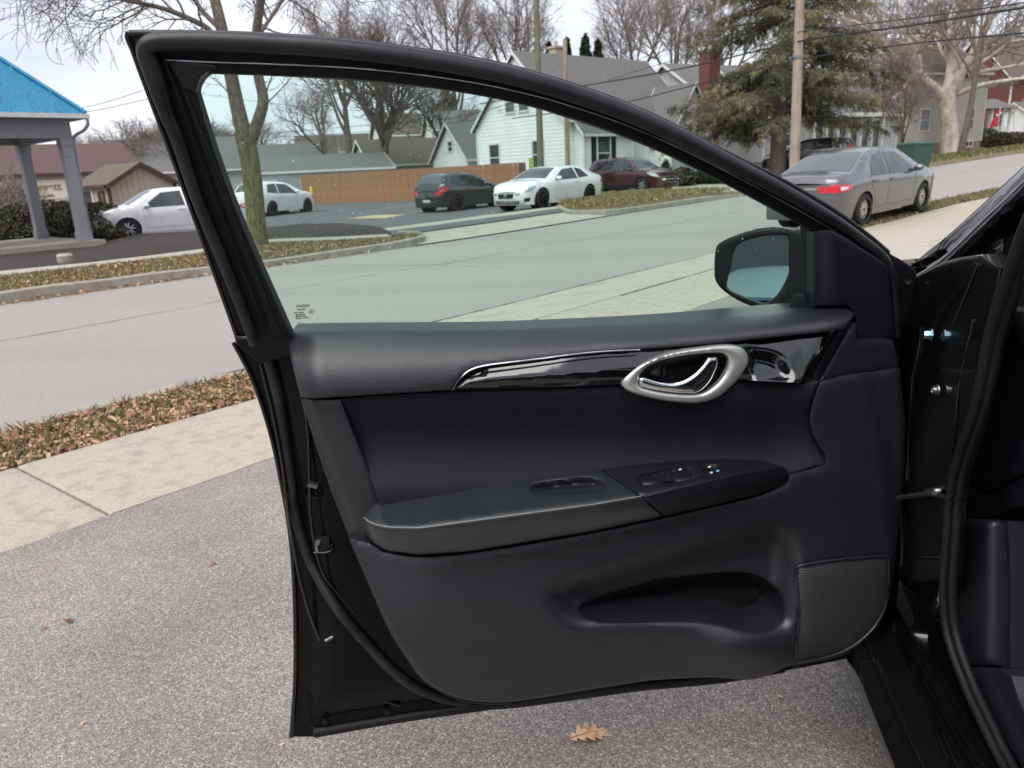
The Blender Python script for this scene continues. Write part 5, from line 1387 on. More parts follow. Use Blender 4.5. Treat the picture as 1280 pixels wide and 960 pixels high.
def lap_wall(mb, p0, ux, L, z0, prof_top, pitch=.16, th=.012):
    """lap siding: boards tilted out at their lower edge. prof_top(z)->(x0,x1) gives the wall's extent at height z"""
    ux = np.asarray(ux, float); nx = np.array([ux[1], -ux[0], 0])
    z = z0; zmax = prof_top(None)
    while z < zmax - .02:
        z2 = min(z + pitch, zmax)
        a0, a1 = prof_top(z); b0, b1 = prof_top(z2)
        if a1 - a0 < .02: break
        lo = nx * th
        V = [p0 + ux * a0 + lo + zv * z, p0 + ux * a1 + lo + zv * z, p0 + ux * b1 + zv * z2, p0 + ux * b0 + zv * z2, p0 + ux * a0 + zv * z, p0 + ux * a1 + zv * z]
        mb.add(V, [(0, 1, 2, 3), (0, 4, 5, 1)])
        z = z2
class House:
    """gabled house; local x along the ridge, y across, origin at the centre of the ground floor"""
    def __init__(s, name, label, loc, rz, L, W, He, Hr, wall, roof, z0=0., lap=True, over=.3, trim='white_trim', cat='house', group=None, pitch=.16):
        s.o = empty(name, label, cat, tuple(loc), rz, group); s.L, s.W, s.He, s.Hr, s.z0 = L, W, He, Hr, z0
        s.block(0, 0, L, W, He, Hr, wall, roof, lap, over, trim, pitch)
        if z0 > 0: MB().span((-L / 2 + .03, -W / 2 + .03, -.6), (L / 2 - .03, W / 2 - .03, z0)).build('foundation', MT['stone'], s.o)
    def block(s, cx, cy, L, W, He, Hr, wall, roof, lap=True, over=.3, trim='white_trim', pitch=.16, cross=False):
        z0 = s.z0
        R = (lambda v: np.array([v[1], -v[0], 0])) if cross else (lambda v: np.array([v[0], v[1], 0]))
        c = np.array([cx, cy, 0.])
        mb = MB()
        ex = R((1, 0)); ey = R((0, 1))
        for sy in (-1, 1):
            ux = ex * (-sy); p0 = c + ey * sy * W / 2 - ux * L / 2
            lap_wall(mb, p0, ux, L, z0, lambda z: He if z is None else (0, L), pitch, .012 if lap else 0)
        for sx in (-1, 1):
            ux = ey * sx; p0 = c + ex * sx * L / 2 - ux * W / 2
            def pf(z):
                if z is None: return Hr
                if z <= He: return (0, W)
                k = (z - He) / (Hr - He) * W / 2
                return (k, W - k)
            lap_wall(mb, p0, ux, W, z0, pf, pitch, .012 if lap else 0)
        mb.build('wall', MT[wall], s.o)
        th = .12; sl = (Hr - He) / (W / 2)
        mb = MB()
        for sy in (-1, 1):
            a = [c + ex * sx * (L / 2 + over) + ey * sy * (W / 2 + over) + zv * (He - over * sl + .02) for sx in (-1, 1)]
            b = [c + ex * sx * (L / 2 + over) + zv * (Hr + .02) for sx in (1, -1)]
            V = a + b; mb.add(V + [v + zv * th for v in V], [(0, 1, 2, 3), (7, 6, 5, 4), (0, 4, 5, 1), (1, 5, 6, 2), (3, 7, 4, 0)])
        rf = mb.build('roof', MT[roof], s.o)
        # rake boards and fascia
        for sx in (-1, 1):
            for sy in (-1, 1):
                p = c + ex * sx * (L / 2 + over + .012) + ey * sy * (W / 2 + over) + zv * (He - over * sl); q = c + ex * sx * (L / 2 + over + .012) + zv * Hr
                V = [p - zv * .06, q - zv * .06, q + zv * .14, p + zv * .14]
                mb = MB().add(V + [v + ex * sx * .03 for v in V], [(0, 1, 2, 3), (7, 6, 5, 4), (0, 4, 5, 1), (2, 6, 7, 3)]); mb.build('rake_board', MT[trim], s.o)
        for sy in (-1, 1):
            p = c + ey * sy * (W / 2 + over + .01) + zv * (He - over * sl + .02)
            V = [p - ex * (L / 2 + over), p + ex * (L / 2 + over)]; V = V + [v + zv * .14 for v in V[::-1]]
            MB().add(V + [v + ey * sy * .06 for v in V], [(0, 1, 2, 3), (7, 6, 5, 4), (0, 4, 5, 1), (2, 6, 7, 3)]).build('gutter', MT[trim], s.o)
        for sx in (-1, 1):
            for sy in (-1, 1):
                p = c + ex * sx * (L / 2 + .0) + ey * sy * (W / 2 + .0)
                MB().box(p + zv * (z0 + He) / 2, (.12, .12, He - z0)).build('corner_board', MT[trim], s.o)
        return rf
    def face(s, f, u, off=0., cx=0, cy=0, L=None, W=None):
        L = L or s.L; W = W or s.W
        if f == 'front': return np.array([cx + u, cy - W / 2 - off, 0]), np.array([1., 0, 0]), np.array([0, -1., 0])
        if f == 'back': return np.array([cx - u, cy + W / 2 + off, 0]), np.array([-1., 0, 0]), np.array([0, 1., 0])
        if f == 'left': return np.array([cx - L / 2 - off, cy - u, 0]), np.array([0, -1., 0]), np.array([-1., 0, 0])
        return np.array([cx + L / 2 + off, cy + u, 0]), np.array([0, 1., 0]), np.array([1., 0, 0])
    def window(s, f, u, z, w, h, shutters=False, bars=(1, 2), trim='white_trim', **k):
        p, ux, n = s.face(f, u, **k)
        p = p + zv * z
        def bx(mb, a0, a1, z0, z1, d0, d1):
            V = [p + ux * a + zv * zz + n * d for zz in (z0, z1) for d in (d0, d1) for a in (a0, a1)]
            return mb.add(V, [f[::-1] for f in ((0, 2, 3, 1), (4, 5, 7, 6), (0, 1, 5, 4), (2, 6, 7, 3), (0, 4, 6, 2), (1, 3, 7, 5))])
        wn = bx(MB(), -w / 2, w / 2, -h / 2, h / 2, .0, .022).build('window', MT['glass_h'], s.o)
        fr = MB(); t = .09
        bx(fr, -w / 2 - t, w / 2 + t, h / 2, h / 2 + t, 0, .06); bx(fr, -w / 2 - t, w / 2 + t, -h / 2 - t, -h / 2, 0, .07)
        bx(fr, -w / 2 - t, -w / 2, -h / 2, h / 2, 0, .058); bx(fr, w / 2, w / 2 + t, -h / 2, h / 2, 0, .058)
        for i in range(1, bars[0] ): bx(fr, -w / 2 + w * i / bars[0] - .025, -w / 2 + w * i / bars[0] + .025, -h / 2, h / 2, 0, .05)
        for i in range(1, bars[1]): bx(fr, -w / 2, w / 2, -h / 2 + h * i / bars[1] - .03, -h / 2 + h * i / bars[1] + .03, 0, .045)
        fr.build('frame', MT[trim], wn)
        if shutters:
            for sg in (-1, 1):
                bx(MB(), sg * (w / 2 + t + .05) - (0 if sg > 0 else .36), sg * (w / 2 + t + .05) + (.36 if sg > 0 else 0), -h / 2, h / 2, 0, .04).build('shutter', MT['shutter'], s.o)
        return wn
    def door(s, f, u, w, h, mat='brown_trim', z=0., **k):
        p, ux, n = s.face(f, u, **k); p = p + zv * (z + s.z0)
        def bx(a0, a1, z0, z1, d0, d1, nm, mt):
            V = [p + ux * a + zv * zz + n * d for zz in (z0, z1) for d in (d0, d1) for a in (a0, a1)]
            return MB().add(V, [f[::-1] for f in ((0, 2, 3, 1), (4, 5, 7, 6), (0, 1, 5, 4), (2, 6, 7, 3), (0, 4, 6, 2), (1, 3, 7, 5))]).build(nm, mt, s.o)
        bx(-w / 2, w / 2, 0, h, 0, .03, 'door', MT[mat])
        bx(-w / 2 - .12, -w / 2, 0, h + .1, 0, .055, 'door_frame', MT['white_trim']); bx(w / 2, w / 2 + .12, 0, h + .1, 0, .055, 'door_frame', MT['white_trim'])
    def chimney(s, x, y, z0, z1, w=.7, d=.7, mat='brick'):
        mb = MB(); mb.box((x, y, (z0 + z1) / 2), (w, d, z1 - z0)); mb.box((x, y, z1 + .06), (w + .16, d + .16, .12))
        c = mb.build('chimney', MT[mat], s.o)
        MB().lathe([(.12, 0), (.12, .3), (.09, .32), (.09, .05)], 10, c=(x, y, z1 + .12)).build('chimney_pot', MT['tan_wall'], c)

def hloc(px, Y, drop=0.):
    """a spot on the ground at forward distance Y below photo column px"""
    P = aty(px, 225, Y); return np.array([P[0], P[1], ground(P[0], P[1]) - drop])

# tan shop behind the pavilion, its wall facing the street
sh = House('shop_building', 'low tan building with dull red roof behind the pavilion', hloc(2, 50), R_(35), 14, 9, 2.7, 4.5, 'tan_wall', 'red_roof', lap=False, trim='brown_trim', cat='building')
c, ux, n = sh.face('front', 0)
def sign_board():
    rz = R_(35); cs, sn = math.cos(rz), math.sin(rz)
    rot = lambda v: np.array([v[0] * cs - v[1] * sn, v[0] * sn + v[1] * cs, v[2]])
    base = np.array(sh.o.location)
    sg = empty('wall_sign', 'cream sign with tan lettering on the tan building, seen between the columns', 'sign', tuple(base + rot(np.array([1.45, -4.5, 1.30]))), rz)
    MB().span((-1.9, -.06, -.05), (1.55, -.005, 1.05)).build('board', MT['sign'], sg)
    MB().span((-1.6, -.06, -.62), (1.75, -.005, -.12)).build('lower_board', MT['sign'], sg)
    for body, sz, x, z in (('Bill Leggett', .62, -.1, .45), ('Automotive, Inc.', .26, -.05, .08), ('268-1000', .36, .55, -.5)):
        text_mesh(body, sz, (x, -.064, z), (1, 0, 0), (0, 0, 1), MT['sign_text'], sg, 'lettering', bold=.02, ext=.006)
sign_board()
MB().lathe([(.16, 0), (.16, .5), (.24, .5), (.24, .65), (.1, .8)], 10, c=(5.4, 2, 4.1)).build('roof_vent', MT['tan_wall'], sh.o)
MB().span((-2.2, -1.2, 4.2), (-1.2, 0, 5.2)).build('roof_box', MT['tan_wall'], sh.o)
# tan shed with brown door
sd_ = House('shed', 'small tan shed with brown door and brown shingle roof', hloc(156, 37), R_(-38), 3.0, 3.1, 1.75, 2.6, 'tan_wall', 'shed_roof', lap=False, trim='brown_trim', over=.18, cat='shed')
sd_.door('front', -.5, .8, 1.55); sd_.window('front', .8, 1.1, .4, .7, trim='brown_trim')
for i in range(12):
    y = -1.5 + i * .273; zt_ = 1.75 + (2.6 - 1.75) * (1 - abs(y) / 1.55)
    MB().span((1.503, y - .012, 0), (1.52, y + .012, zt_)).build('batten', MT['tan_wall'], sd_.o)
House('far_house', 'grey roofed house behind the tan shed', hloc(205, 62), R_(20), 12, 8, 2.6, 5.0, 'grey_siding', 'grey_roof', lap=False)

# ------------------------------------------------------------------ behind the fence
gr = House('garage', 'low white garage with long grey roof beside the brown fence', hloc(400, 54), R_(22), 8.6, 5.2, 2.0, 2.95, 'white_siding', 'grey_roof', trim='white_trim', cat='garage')
gr.door('left', 0, 2.6, 1.9, mat='white_siding')
h1 = House('far_house', 'white two-storey house with dark roof behind the big bare tree', hloc(520, 80), R_(18), 7, 7, 4.4, 6.4, 'white_siding', 'brown_roof')
for u in (-2.6, -1.4, 1.6): h1.window('front', u, 3.4, .8, 1.2); 
h2 = House('far_house', 'low dark roofed house behind the middle of the fence', hloc(520, 66), R_(25), 9, 6, 2.0, 3.9, 'tan_siding', 'brown_roof')
h3 = House('far_house', 'white house with three small upper windows behind the fence', hloc(585, 72), R_(12), 6.5, 6, 4.4, 6.0, 'white_siding', 'grey_roof')
for u in (-2.2, -1.3, -.4): h3.window('front', u, 3.6, .6, .9)
h4 = House('garage', 'white garage with steep gable next to the white house', hloc(602, 57), R_(35), 5.0, 4.6, 2.2, 4.5, 'white_siding', 'grey_roof', cat='garage')
h4.window('left', .1, 3.0, .5, .6)
h5 = House('far_house', 'white house mostly hidden by bare branches left of the fence', hloc(425, 98), R_(10), 9, 7, 3.6, 5.6, 'white_siding', 'brown_roof')
for u in (-3, -1.5, 1.5, 3): h5.window('front', u, 2.6, .8, 1.2)
House('far_house', 'low grey house far behind the crossover', hloc(345, 72), R_(15), 11, 7, 2.4, 4.4, 'grey_siding', 'grey_roof')

# brown wooden fence: every picket a part
MT['cedar'] = M('cedar_boards', (.33, .165, .088), .75, var=(2.5, 6), col2=(.26, .125, .066), stain=(3, (.13, .06, .035), .5, (1, 1, .15)))
MT['grey_wood'] = M('grey_painted_gate', (.25, .265, .28), .7, var=(3, 5), col2=(.21, .225, .24))
def fence(name, label, A, B, h, mat, w=.14, rails=True, z=None):
    A, B = np.asarray(A, float), np.asarray(B, float); L = np.linalg.norm(B[:2] - A[:2]); u = (B - A) / L
    rz = math.atan2(u[1], u[0])
    r = empty(name, label, 'fence', tuple(A), rz)
    n = int(L / (w + .006)); sl = (B[2] - A[2]) / L
    me = MB().box((0, 0, h / 2), (w, .02, h)).mesh('picket', mat)
    me2 = MB().box((0, 0, h / 2 - .01), (w, .02, h)).mesh('picket', mat)
    for i in range(n):
        o = link('picket', me if i % 3 else me2, r); x = (i + .5) * L / n
        o.location = (x, RNG.uniform(-.006, .006), sl * x); o.rotation_euler = (0, RNG.normal(0, .004), 0)
    for zz in (.35, h - .35):
        MB().tube([(0, .04, zz), (L, .04, zz + sl * L)], .04, 4).build('rail', mat, r)
    for i in range(int(L / 2.4) + 1):
        MB().box((min(i * 2.4 + .05, L - .05), .08, h / 2 + sl * i * 2.4), (.09, .09, h)).build('post', mat, r)
FA, FB = gpt(376, 50), gpt(648, 41.5)
fence('wood_fence', 'brown wooden privacy fence behind the parking lot', FA, FB, 1.78, MT['cedar'])
fence('wood_fence', 'short end of the brown fence beside the white house', FB + [.03, .06, 0], FB + [.5, 2.6, 0], 1.78, MT['cedar'])
fence('gate', 'grey board gate at the left end of the brown fence', gpt(338, 50.5), gpt(374, 50.2), 1.55, MT['grey_wood'], .2)
o = MB().lathe([(.001, 1.12), (.05, 1.1), (.085, 1.04), (.085, 0)], 16).build('bollard', M('yellow_bollard_paint', (.62, .42, .05), .6), None, smooth=40, label='yellow steel bollard at the left end of the brown fence', cat='bollard')
o.location = tuple(gpt(387.5, 46))

# ------------------------------------------------------------------ white house and its neighbours
C0 = gpt(709, 42.5)
HA = R_(40); ex_ = np.array([math.cos(HA), math.sin(HA), 0]); ey_ = np.array([-math.sin(HA), math.cos(HA), 0])
Lw, Ww = 11.0, 7.6
wh = House('white_house', 'white clapboard house with grey roof behind the white coupe', C0 + ex_ * Lw / 2 + ey_ * Ww / 2 + [0, 0, .05], HA, Lw, Ww, 3.85, 7.55, 'white_siding', 'grey_roof', z0=.35, over=.25, pitch=.2)
wh.window('left', 1.6, 2.1, .85, 1.45); wh.window('left', -2.2, 2.1, .85, 1.45); wh.window('left', .55, 5.1, .75, 1.15); wh.window('left', -.6, 5.1, .75, 1.15)
wh.window('front', -3.3, 2.15, .95, 1.75, shutters=True)
wh.door('front', -.9, .95, 2.05, mat='brown_trim')
wh.block(3.4, -Ww / 2 - .3, 2.6, 3.9, 3.0, 5.6, 'white_siding', 'grey_roof', cross=True, over=.2, pitch=.2)
wh.window('front', 3.0, 2.0, .8, 1.3, shutters=True, W=Ww + 3.2)
wh.block(-2.9, -Ww / 2 - .05, 4.0, 1.4, 3.0, 3.75, 'white_siding', 'grey_roof', over=.15, pitch=.2)
wh.window('front', -3.4, 2.0, .95, 1.7, shutters=True, W=Ww + 1.5)
wh.chimney(-1.2, 1.2, 6.5, 8.2, .6, .6, 'tan_wall')
MB().lathe([(.001, .36), (.05, .34), (.09, .28), (.10, .1), (.07, .02), (.001, 0)], 10, c=(-1.75, -Ww / 2 - .22, 2.4)).build('porch_lamp', M('amber_lantern', (.35, .2, .05), .3), wh.o, smooth=60)
gh = House('grey_house', 'pale grey house with tall red brick chimney', hloc(888, 56) , R_(30), 8.5, 8.0, 4.4, 6.9, 'grey_siding', 'grey_roof', over=.3, pitch=.2)
gh.window('left', 0, 4.9, .7, 1.0)
gh.chimney(-4.75, -4.5, 0, 7.0, .9, .9)
gh.window('front', 1.5, 1.7, 1.5, 1.4, bars=(3, 2))
rh = House('ranch_house', 'long pale grey house with white porch behind the spruce', hloc(985, 57), R_(28), 13, 7.5, 3.2, 6.2, 'grey_siding', 'grey_roof', z0=.3, over=.35, pitch=.2)
rh.window('front', -4.4, 2.0, 1.7, 1.5, bars=(3, 2))
for i in range(6):
    rh.window('front', -1.6 + i * 1.15, 1.75, .85, 1.9, bars=(1, 1))
for i in range(7):
    MB().box((-2.2 + i * 1.15, -3.92, 1.7), (.2, .2, 2.7)).build('porch_post', MT['white_trim'], rh.o)
MB().span((-2.5, -4.1, 3.02), (5.1, -3.78, 3.2)).build('porch_beam', MT['white_trim'], rh.o)
sh2 = House('grey_tan_house', 'grey tan clapboard house between the spruce and the sycamore', hloc(1118, 66), R_(22), 8.5, 8.5, 5.8, 8.8, 'tan_siding', 'brown_roof', z0=.7, over=.3, pitch=.22)
sh2.window('front', 2.7, 2.4, .85, 1.5); sh2.window('front', -2.2, 2.4, .9, 1.5); sh2.window('front', .4, 4.9, .8, 1.3); sh2.window('front', 2.9, .5, .7, .35, bars=(2, 1)); sh2.window('front', -2.2, 4.9, .8, 1.3)
bh = House('brick_house', 'red brick house with dark roof at the far right', hloc(1262, 84), R_(14), 12, 9, 6.2, 10.5, 'brick', 'brown_roof', lap=False, z0=.3, over=.4)
for u, z in ((-3.6, 4.9), (0, 4.9), (3.2, 4.9), (1.6, 1.9), (3.4, 1.9), (-1.4, 1.9)): bh.window('front', u, z, .95, 1.7)
bh.window('left', 0, 4.9, .95, 1.6)
bh.block(-4.2, -5.6, 4.4, 2.6, 2.9, 3.7, 'white_siding', 'grey_roof', over=.25)
po = House('porch', 'small white porch with railing in front of the brick house', hloc(1221, 74), R_(14), 3.6, 2.6, 2.7, 3.5, 'white_siding', 'grey_roof', cat='porch') if False else None
pr = empty('white_porch', 'white railed porch with grey roof in front of the brick house', 'porch', tuple(hloc(1222, 74, -.6)), R_(14))
MB().span((-1.8, -1.3, -1.4), (1.8, 1.3, .12)).build('deck', MT['stone'], pr)
for x in (-1.65, -.4, .9, 1.65):
    for y in (-1.15, 1.15): MB().box((x, y, 1.35), (.18, .18, 2.45)).build('post', MT['white_trim'], pr)
for z in (.3, .95): MB().span((-1.6, -1.19, z), (1.6, -1.12, z + .06)).build('rail', MT['white_trim'], pr)
bal = MB().box((0, 0, .66), (.05, .04, .6)).mesh('baluster', MT['white_trim'])
for i in range(20): link('baluster', bal, pr).location = (-1.5 + i * .157, -1.155, 0)
MB().add([(-2.1, -1.6, 2.6), (2.1, -1.6, 2.6), (2.1, 1.6, 2.6), (-2.1, 1.6, 2.6), (-1.0, 0, 3.5), (1.0, 0, 3.5)], [(0, 1, 5, 4), (1, 2, 5), (2, 3, 4, 5), (3, 0, 4), (0, 3, 2, 1)]).build('roof', MT['grey_roof'], pr)

# ------------------------------------------------------------------ street furniture: poles, wires, bin, flag
MT['pole'] = M('weathered_pole_wood', (.40, .315, .25), .9, var=(1.5, 8), col2=(.29, .225, .18), stain=(4, (.1, .075, .06), .6, (3, 3, .15)))
MT['pole_green'] = M('green_stained_pole', (.17, .17, .12), .9, var=(2, 6), col2=(.12, .12, .09))
MT['wire'] = M('black_cable', (.012, .012, .013), .6)
def upole(name, label, base, top_px, r0, r1, h, mat):
    o = empty(name, label, 'pole', tuple(base))
    d = np.array([*top_px, h])
    MB().tube(np.array([d * 0 - [0, 0, .3], d * .5, d]), [r0, (r0 + r1) / 2, r1], 14).build('shaft', mat, o, smooth=60)
    return o
B1 = gnd(993, 215); B1 = gpt(993, 26); B1[2] -= .1
T1 = aty(1001, -40, 26.2) - B1
pole1 = upole('utility_pole', 'tall weathered wooden utility pole behind the grey sedan', B1, T1[:2], .17, .14, T1[2], MT['pole'])
MB().lathe([(.15, -.05), (.17, 0), (.17, .08), (.15, .1)], 12, c=tuple(T1 * .62)).build('band', MT['steel'], pole1)
B2 = gpt(676, 38); T2 = aty(669.5, -30, 38) - B2
pole2 = upole('utility_pole', 'slim greenish utility pole in front of the white house', B2, T2[:2], .17, .12, T2[2], MT['pole_green'])
MB().box((-.42, .25, 1.0), (.22, .2, 1.9)).build('guard', M('yellow_green_guard', (.35, .38, .08), .6), pole2)
B3 = gpt(710, 39); T3 = aty(706, 49, 39) - B3
upole('utility_pole', 'short bare wooden pole ending above the white house eave', B3, T3[:2], .13, .10, T3[2], MT['pole'])
def wire(label, pts, r=.012, sag=0.):
    P = np.array([aty(*p) for p in pts]); P = catmull(P, 10)
    o = MB().tube(P - P[0], r, 5).build('overhead_wire', MT['wire'], None, smooth=60, label=label, cat='wire', group='overhead wires'); o.location = tuple(P[0])
wire('thick overhead cable crossing the utility pole and running to the upper right', [(600, 130, 42), (720, 109, 36), (860, 84, 30), (998, 52, 26), (1130, 33, 21), (1290, 8, 16)], .028)
wire('overhead wire just above the thick cable on the right', [(998, 40, 26), (1130, 24, 21), (1290, 2, 16)], .016)
wire('lower overhead cable crossing behind the wooden pole', [(640, 148, 42), (770, 130, 36), (862, 108, 31), (998, 75, 27), (1110, 58, 24), (1290, 40, 18)], .022)
wire('thin wire running down left from the wooden pole', [(998, 40, 26), (940, 60, 28), (870, 68, 31), (760, 100, 38)], .012)
wire('diagonal guy wire right of the wooden pole', [(1003, 52, 26), (1030, 110, 25), (1052, 165, 24)], .005)
wire('wire from the spruce side down to the wooden pole', [(900, 15, 31), (950, 45, 28), (992, 74, 26)], .014)
wire('wire crossing the bare trees behind the fence', [(330, 168, 60), (440, 158, 55), (560, 148, 50), (672, 120, 38)], .018)
wire('upper wire crossing the sky above the garage', [(245, 117, 70), (330, 128, 66), (430, 138, 60), (560, 128, 50), (672, 100, 38)], .014)
wire('lowest wire across the houses behind the fence', [(330, 172, 62), (450, 165, 57), (590, 150, 50), (610, 142, 48), (700, 120, 40)], .012)
wire('pair of thin wires left of the door frame, upper one', [(60, 140, 60), (120, 131, 60), (200, 106, 60)], .02)
wire('pair of thin wires left of the door frame, lower one', [(60, 146, 60), (120, 138, 60), (200, 120, 60)], .02)
bn = empty('wheeled_bin', 'dark green wheeled bin beyond the grey sedan', 'bin', tuple(gpt(1141, 33)), R_(15))
bm_ = MT['bin'] = M('green_bin_plastic', (.035, .085, .065), .5, var=(3, 4), col2=(.03, .075, .058))
def frust(mb, w0, d0, w1, d1, z0, z1):
    V = [(-w0, -d0, z0), (w0, -d0, z0), (w0, d0, z0), (-w0, d0, z0), (-w1, -d1, z1), (w1, -d1, z1), (w1, d1, z1), (-w1, d1, z1)]
    return mb.add(np.array(V), [(3, 2, 1, 0), (4, 5, 6, 7), (0, 1, 5, 4), (1, 2, 6, 5), (2, 3, 7, 6), (3, 0, 4, 7)])
frust(MB(), .40, .36, .50, .46, .06, 1.05).build('tub', bm_, bn); frust(frust(MB(), .53, .49, .53, .49, 1.05, 1.10), .50, .46, .42, .38, 1.102, 1.16).build('lid', bm_, bn)
for sx in (-.4, .4): MB().lathe([(.001, -.04), (.12, -.04), (.12, .04), (.001, .04)], 14, axis='x', c=(sx, .36, .12)).build('wheel', MT['tyre'], bn)
MB().tube([(-.35, .5, .98), (.35, .5, .98)], .02, 6).build('handle', bm_, bn)
fl = empty('flag', 'small red flag on a short pole by the brick house', 'flag', tuple(aty(1247, 158, 70)), 0)
MB().tube([(.05, 0, -1.3), (.05, 0, 1.6)], .03, 6).build('flag_pole', MT['white_trim'], fl)
G = np.array([[(.05 - .6 * a - .12 * b, .12 * math.sin(a * 6 + b * 3), 1.5 - 1.2 * b - .9 * a * (1 - .2 * b)) for a in np.linspace(0, 1, 8)] for b in np.linspace(0, 1, 7)])
MB().grid(G).build('cloth', M('red_flag_cloth', (.62, .03, .05), .8), fl, smooth=60)
MB().box((-.28, -.16, .95), (.16, .02, .16)).build('emblem', MT['white_trim'], fl)

# ------------------------------------------------------------------ far side of the street: lot, beds, verges, kerbs
Q, T = np.meshgrid(np.array([15.2, 17, 19, 22, 25, 32, 40, 52.]), np.arange(-2, 36.1, 2.0), indexing='ij')
MB().grid(st2w(Q, T, .004)).build('parking_lot', MT['lot'], None, smooth=30, kind='structure')
Q, T = np.meshgrid(np.array([13.28, 13.8, 15, 16.2, 17.4]), np.linspace(12.4, 24.0, 16), indexing='ij')
P = st2w(Q, T, .0); P[..., 2] = np.interp(Q, [13.28, 13.8, 17.4], [-.39, -.34, -.27]) + rise(Q, T) + .02
MB().grid(P).build('lot_entrance', MT['concrete'], None, smooth=30, kind='structure')
def px_path(pts, sub=6, dz=0.):
    P = catmull(np.array(pts, float), sub)
    W = np.array([gnd(*p) for p in P]); W[:, 2] += dz
    return W
def strip_kerb(name, pts, w=.16, h=.13, mat='kerb'):
    W = px_path(pts)
    T_ = np.gradient(W[:, :2], axis=0); N_ = np.stack([-T_[:, 1], T_[:, 0]], 1); N_ /= np.linalg.norm(N_, axis=1)[:, None]
    root = bpy.data.objects.new(name, None); COL.objects.link(root); root['kind'] = 'structure'
    n = len(W); k = 4
    for a in range(0, n - 1, k):
        b = min(a + k, n - 1)
        rows = []
        for i in range(a, b + 1):
            z = ground(*W[i, :2]); 
            rows.append([np.array([*(W[i, :2] + N_[i] * o), z + zz]) for o, zz in ((-w / 2 - .02, -.25), (-w / 2, h - .02), (-w / 2 + .03, h), (w / 2 - .02, h), (w / 2, h - .02), (w / 2, -.25))])
        mb = MB().grid(np.array(rows))
        mb.build('kerb_stone', MT[mat], root, smooth=35)
MT['straw'] = M('dry_straw_grass', (.26, .19, .105), .95, var=(6, 8), col2=(.17, .125, .07), bump=(30, 1, .04))
ground_patch('mulch_bed', [(112, 330, 1), (128, 303), (200, 296), (251, 293), (330, 289), (382, 284), (438, 282.6), (470, 284), (489, 292), (484, 294), (417, 298), (330, 301), (251, 313), (180, 321)], .03, MT['mulch'], step=.7, lift=lambda d: .16 * sstep(d / 1.0), skirt=.1)
ground_patch('footpath', [(-40, 346, 1), (60, 336), (112, 331), (251, 314), (330, 302), (417, 298.6), (484, 295, 1), (490, 298, 1), (417, 302.5), (330, 306.5), (251, 319), (122, 334), (60, 341), (-40, 353, 1)], .05, MT['concrete'], step=.8)
ground_patch('leaf_bed', [(-40, 316, 1), (60, 314), (132, 309, 1), (128, 322), (112, 330), (60, 335.5), (-40, 345.5, 1)], .045, MT['mulch'], step=.7)
VERGE, VW = ground_patch('far_verge', [(-40, 353, 1), (122, 334.5), (251, 319.5), (330, 307), (417, 303), (490, 298.5), (520, 294), (528, 297), (488, 304), (417, 314.5), (334, 327), (254, 336), (125, 352), (0, 368), (-40, 373, 1)], .03, MT['dirt'], step=.6, skirt=.15)
strip_kerb('far_kerb', [(-40, 375), (0, 370), (60, 361), (125, 354), (190, 345), (254, 338), (334, 329), (417, 316.5), (488, 306), (520, 299.5), (527, 296), (520, 292.5), (500, 291)], h=.06)
ISLE, IW = ground_patch('straw_island', [(697, 258, 1), (708, 263.5), (740, 263), (767, 262), (830, 254), (880, 246.5), (928, 244), (925, 241.5), (880, 242), (817, 243), (767, 245), (725, 249), (702, 254)], .05, MT['straw'], step=.7, lift=lambda d: .10 * sstep(d / .8))
strip_kerb('island_kerb', [(697, 257), (709, 265), (740, 265.5), (770, 264), (830, 256), (880, 248.5), (930, 245.5)], h=.07)
ground_patch('house_drive', [(800, 240, 1), (840, 233), (900, 232), (955, 236, 1), (930, 243), (880, 241.5), (820, 243, 1)], .06, MT['concrete'], step=1.)
ground_patch('painted_marking', [(433, 273.5, 1), (470, 269, 1), (506, 268.5, 1), (482, 273, 1)], .012, MT['paint_y'], step=.8, skirt=0)
for a, b in (((592, 272), (640, 262)), ((505, 268), (560, 258.5)), ((470, 263), (528, 254)), ((410, 266), (440, 262))):
    P = np.array([gnd(*a), gnd(*b)]); d = P[1] - P[0]; d /= np.linalg.norm(d); n = np.array([-d[1], d[0], 0]) * .055
    V = np.array([P[0] - n, P[1] - n, P[1] + n, P[0] + n]); V[:, 2] = [ground(v[0], v[1]) + .012 for v in V]
    MB().add(V, [(0, 1, 2, 3)]).build('painted_marking', MT['paint_w'], None, kind='structure')

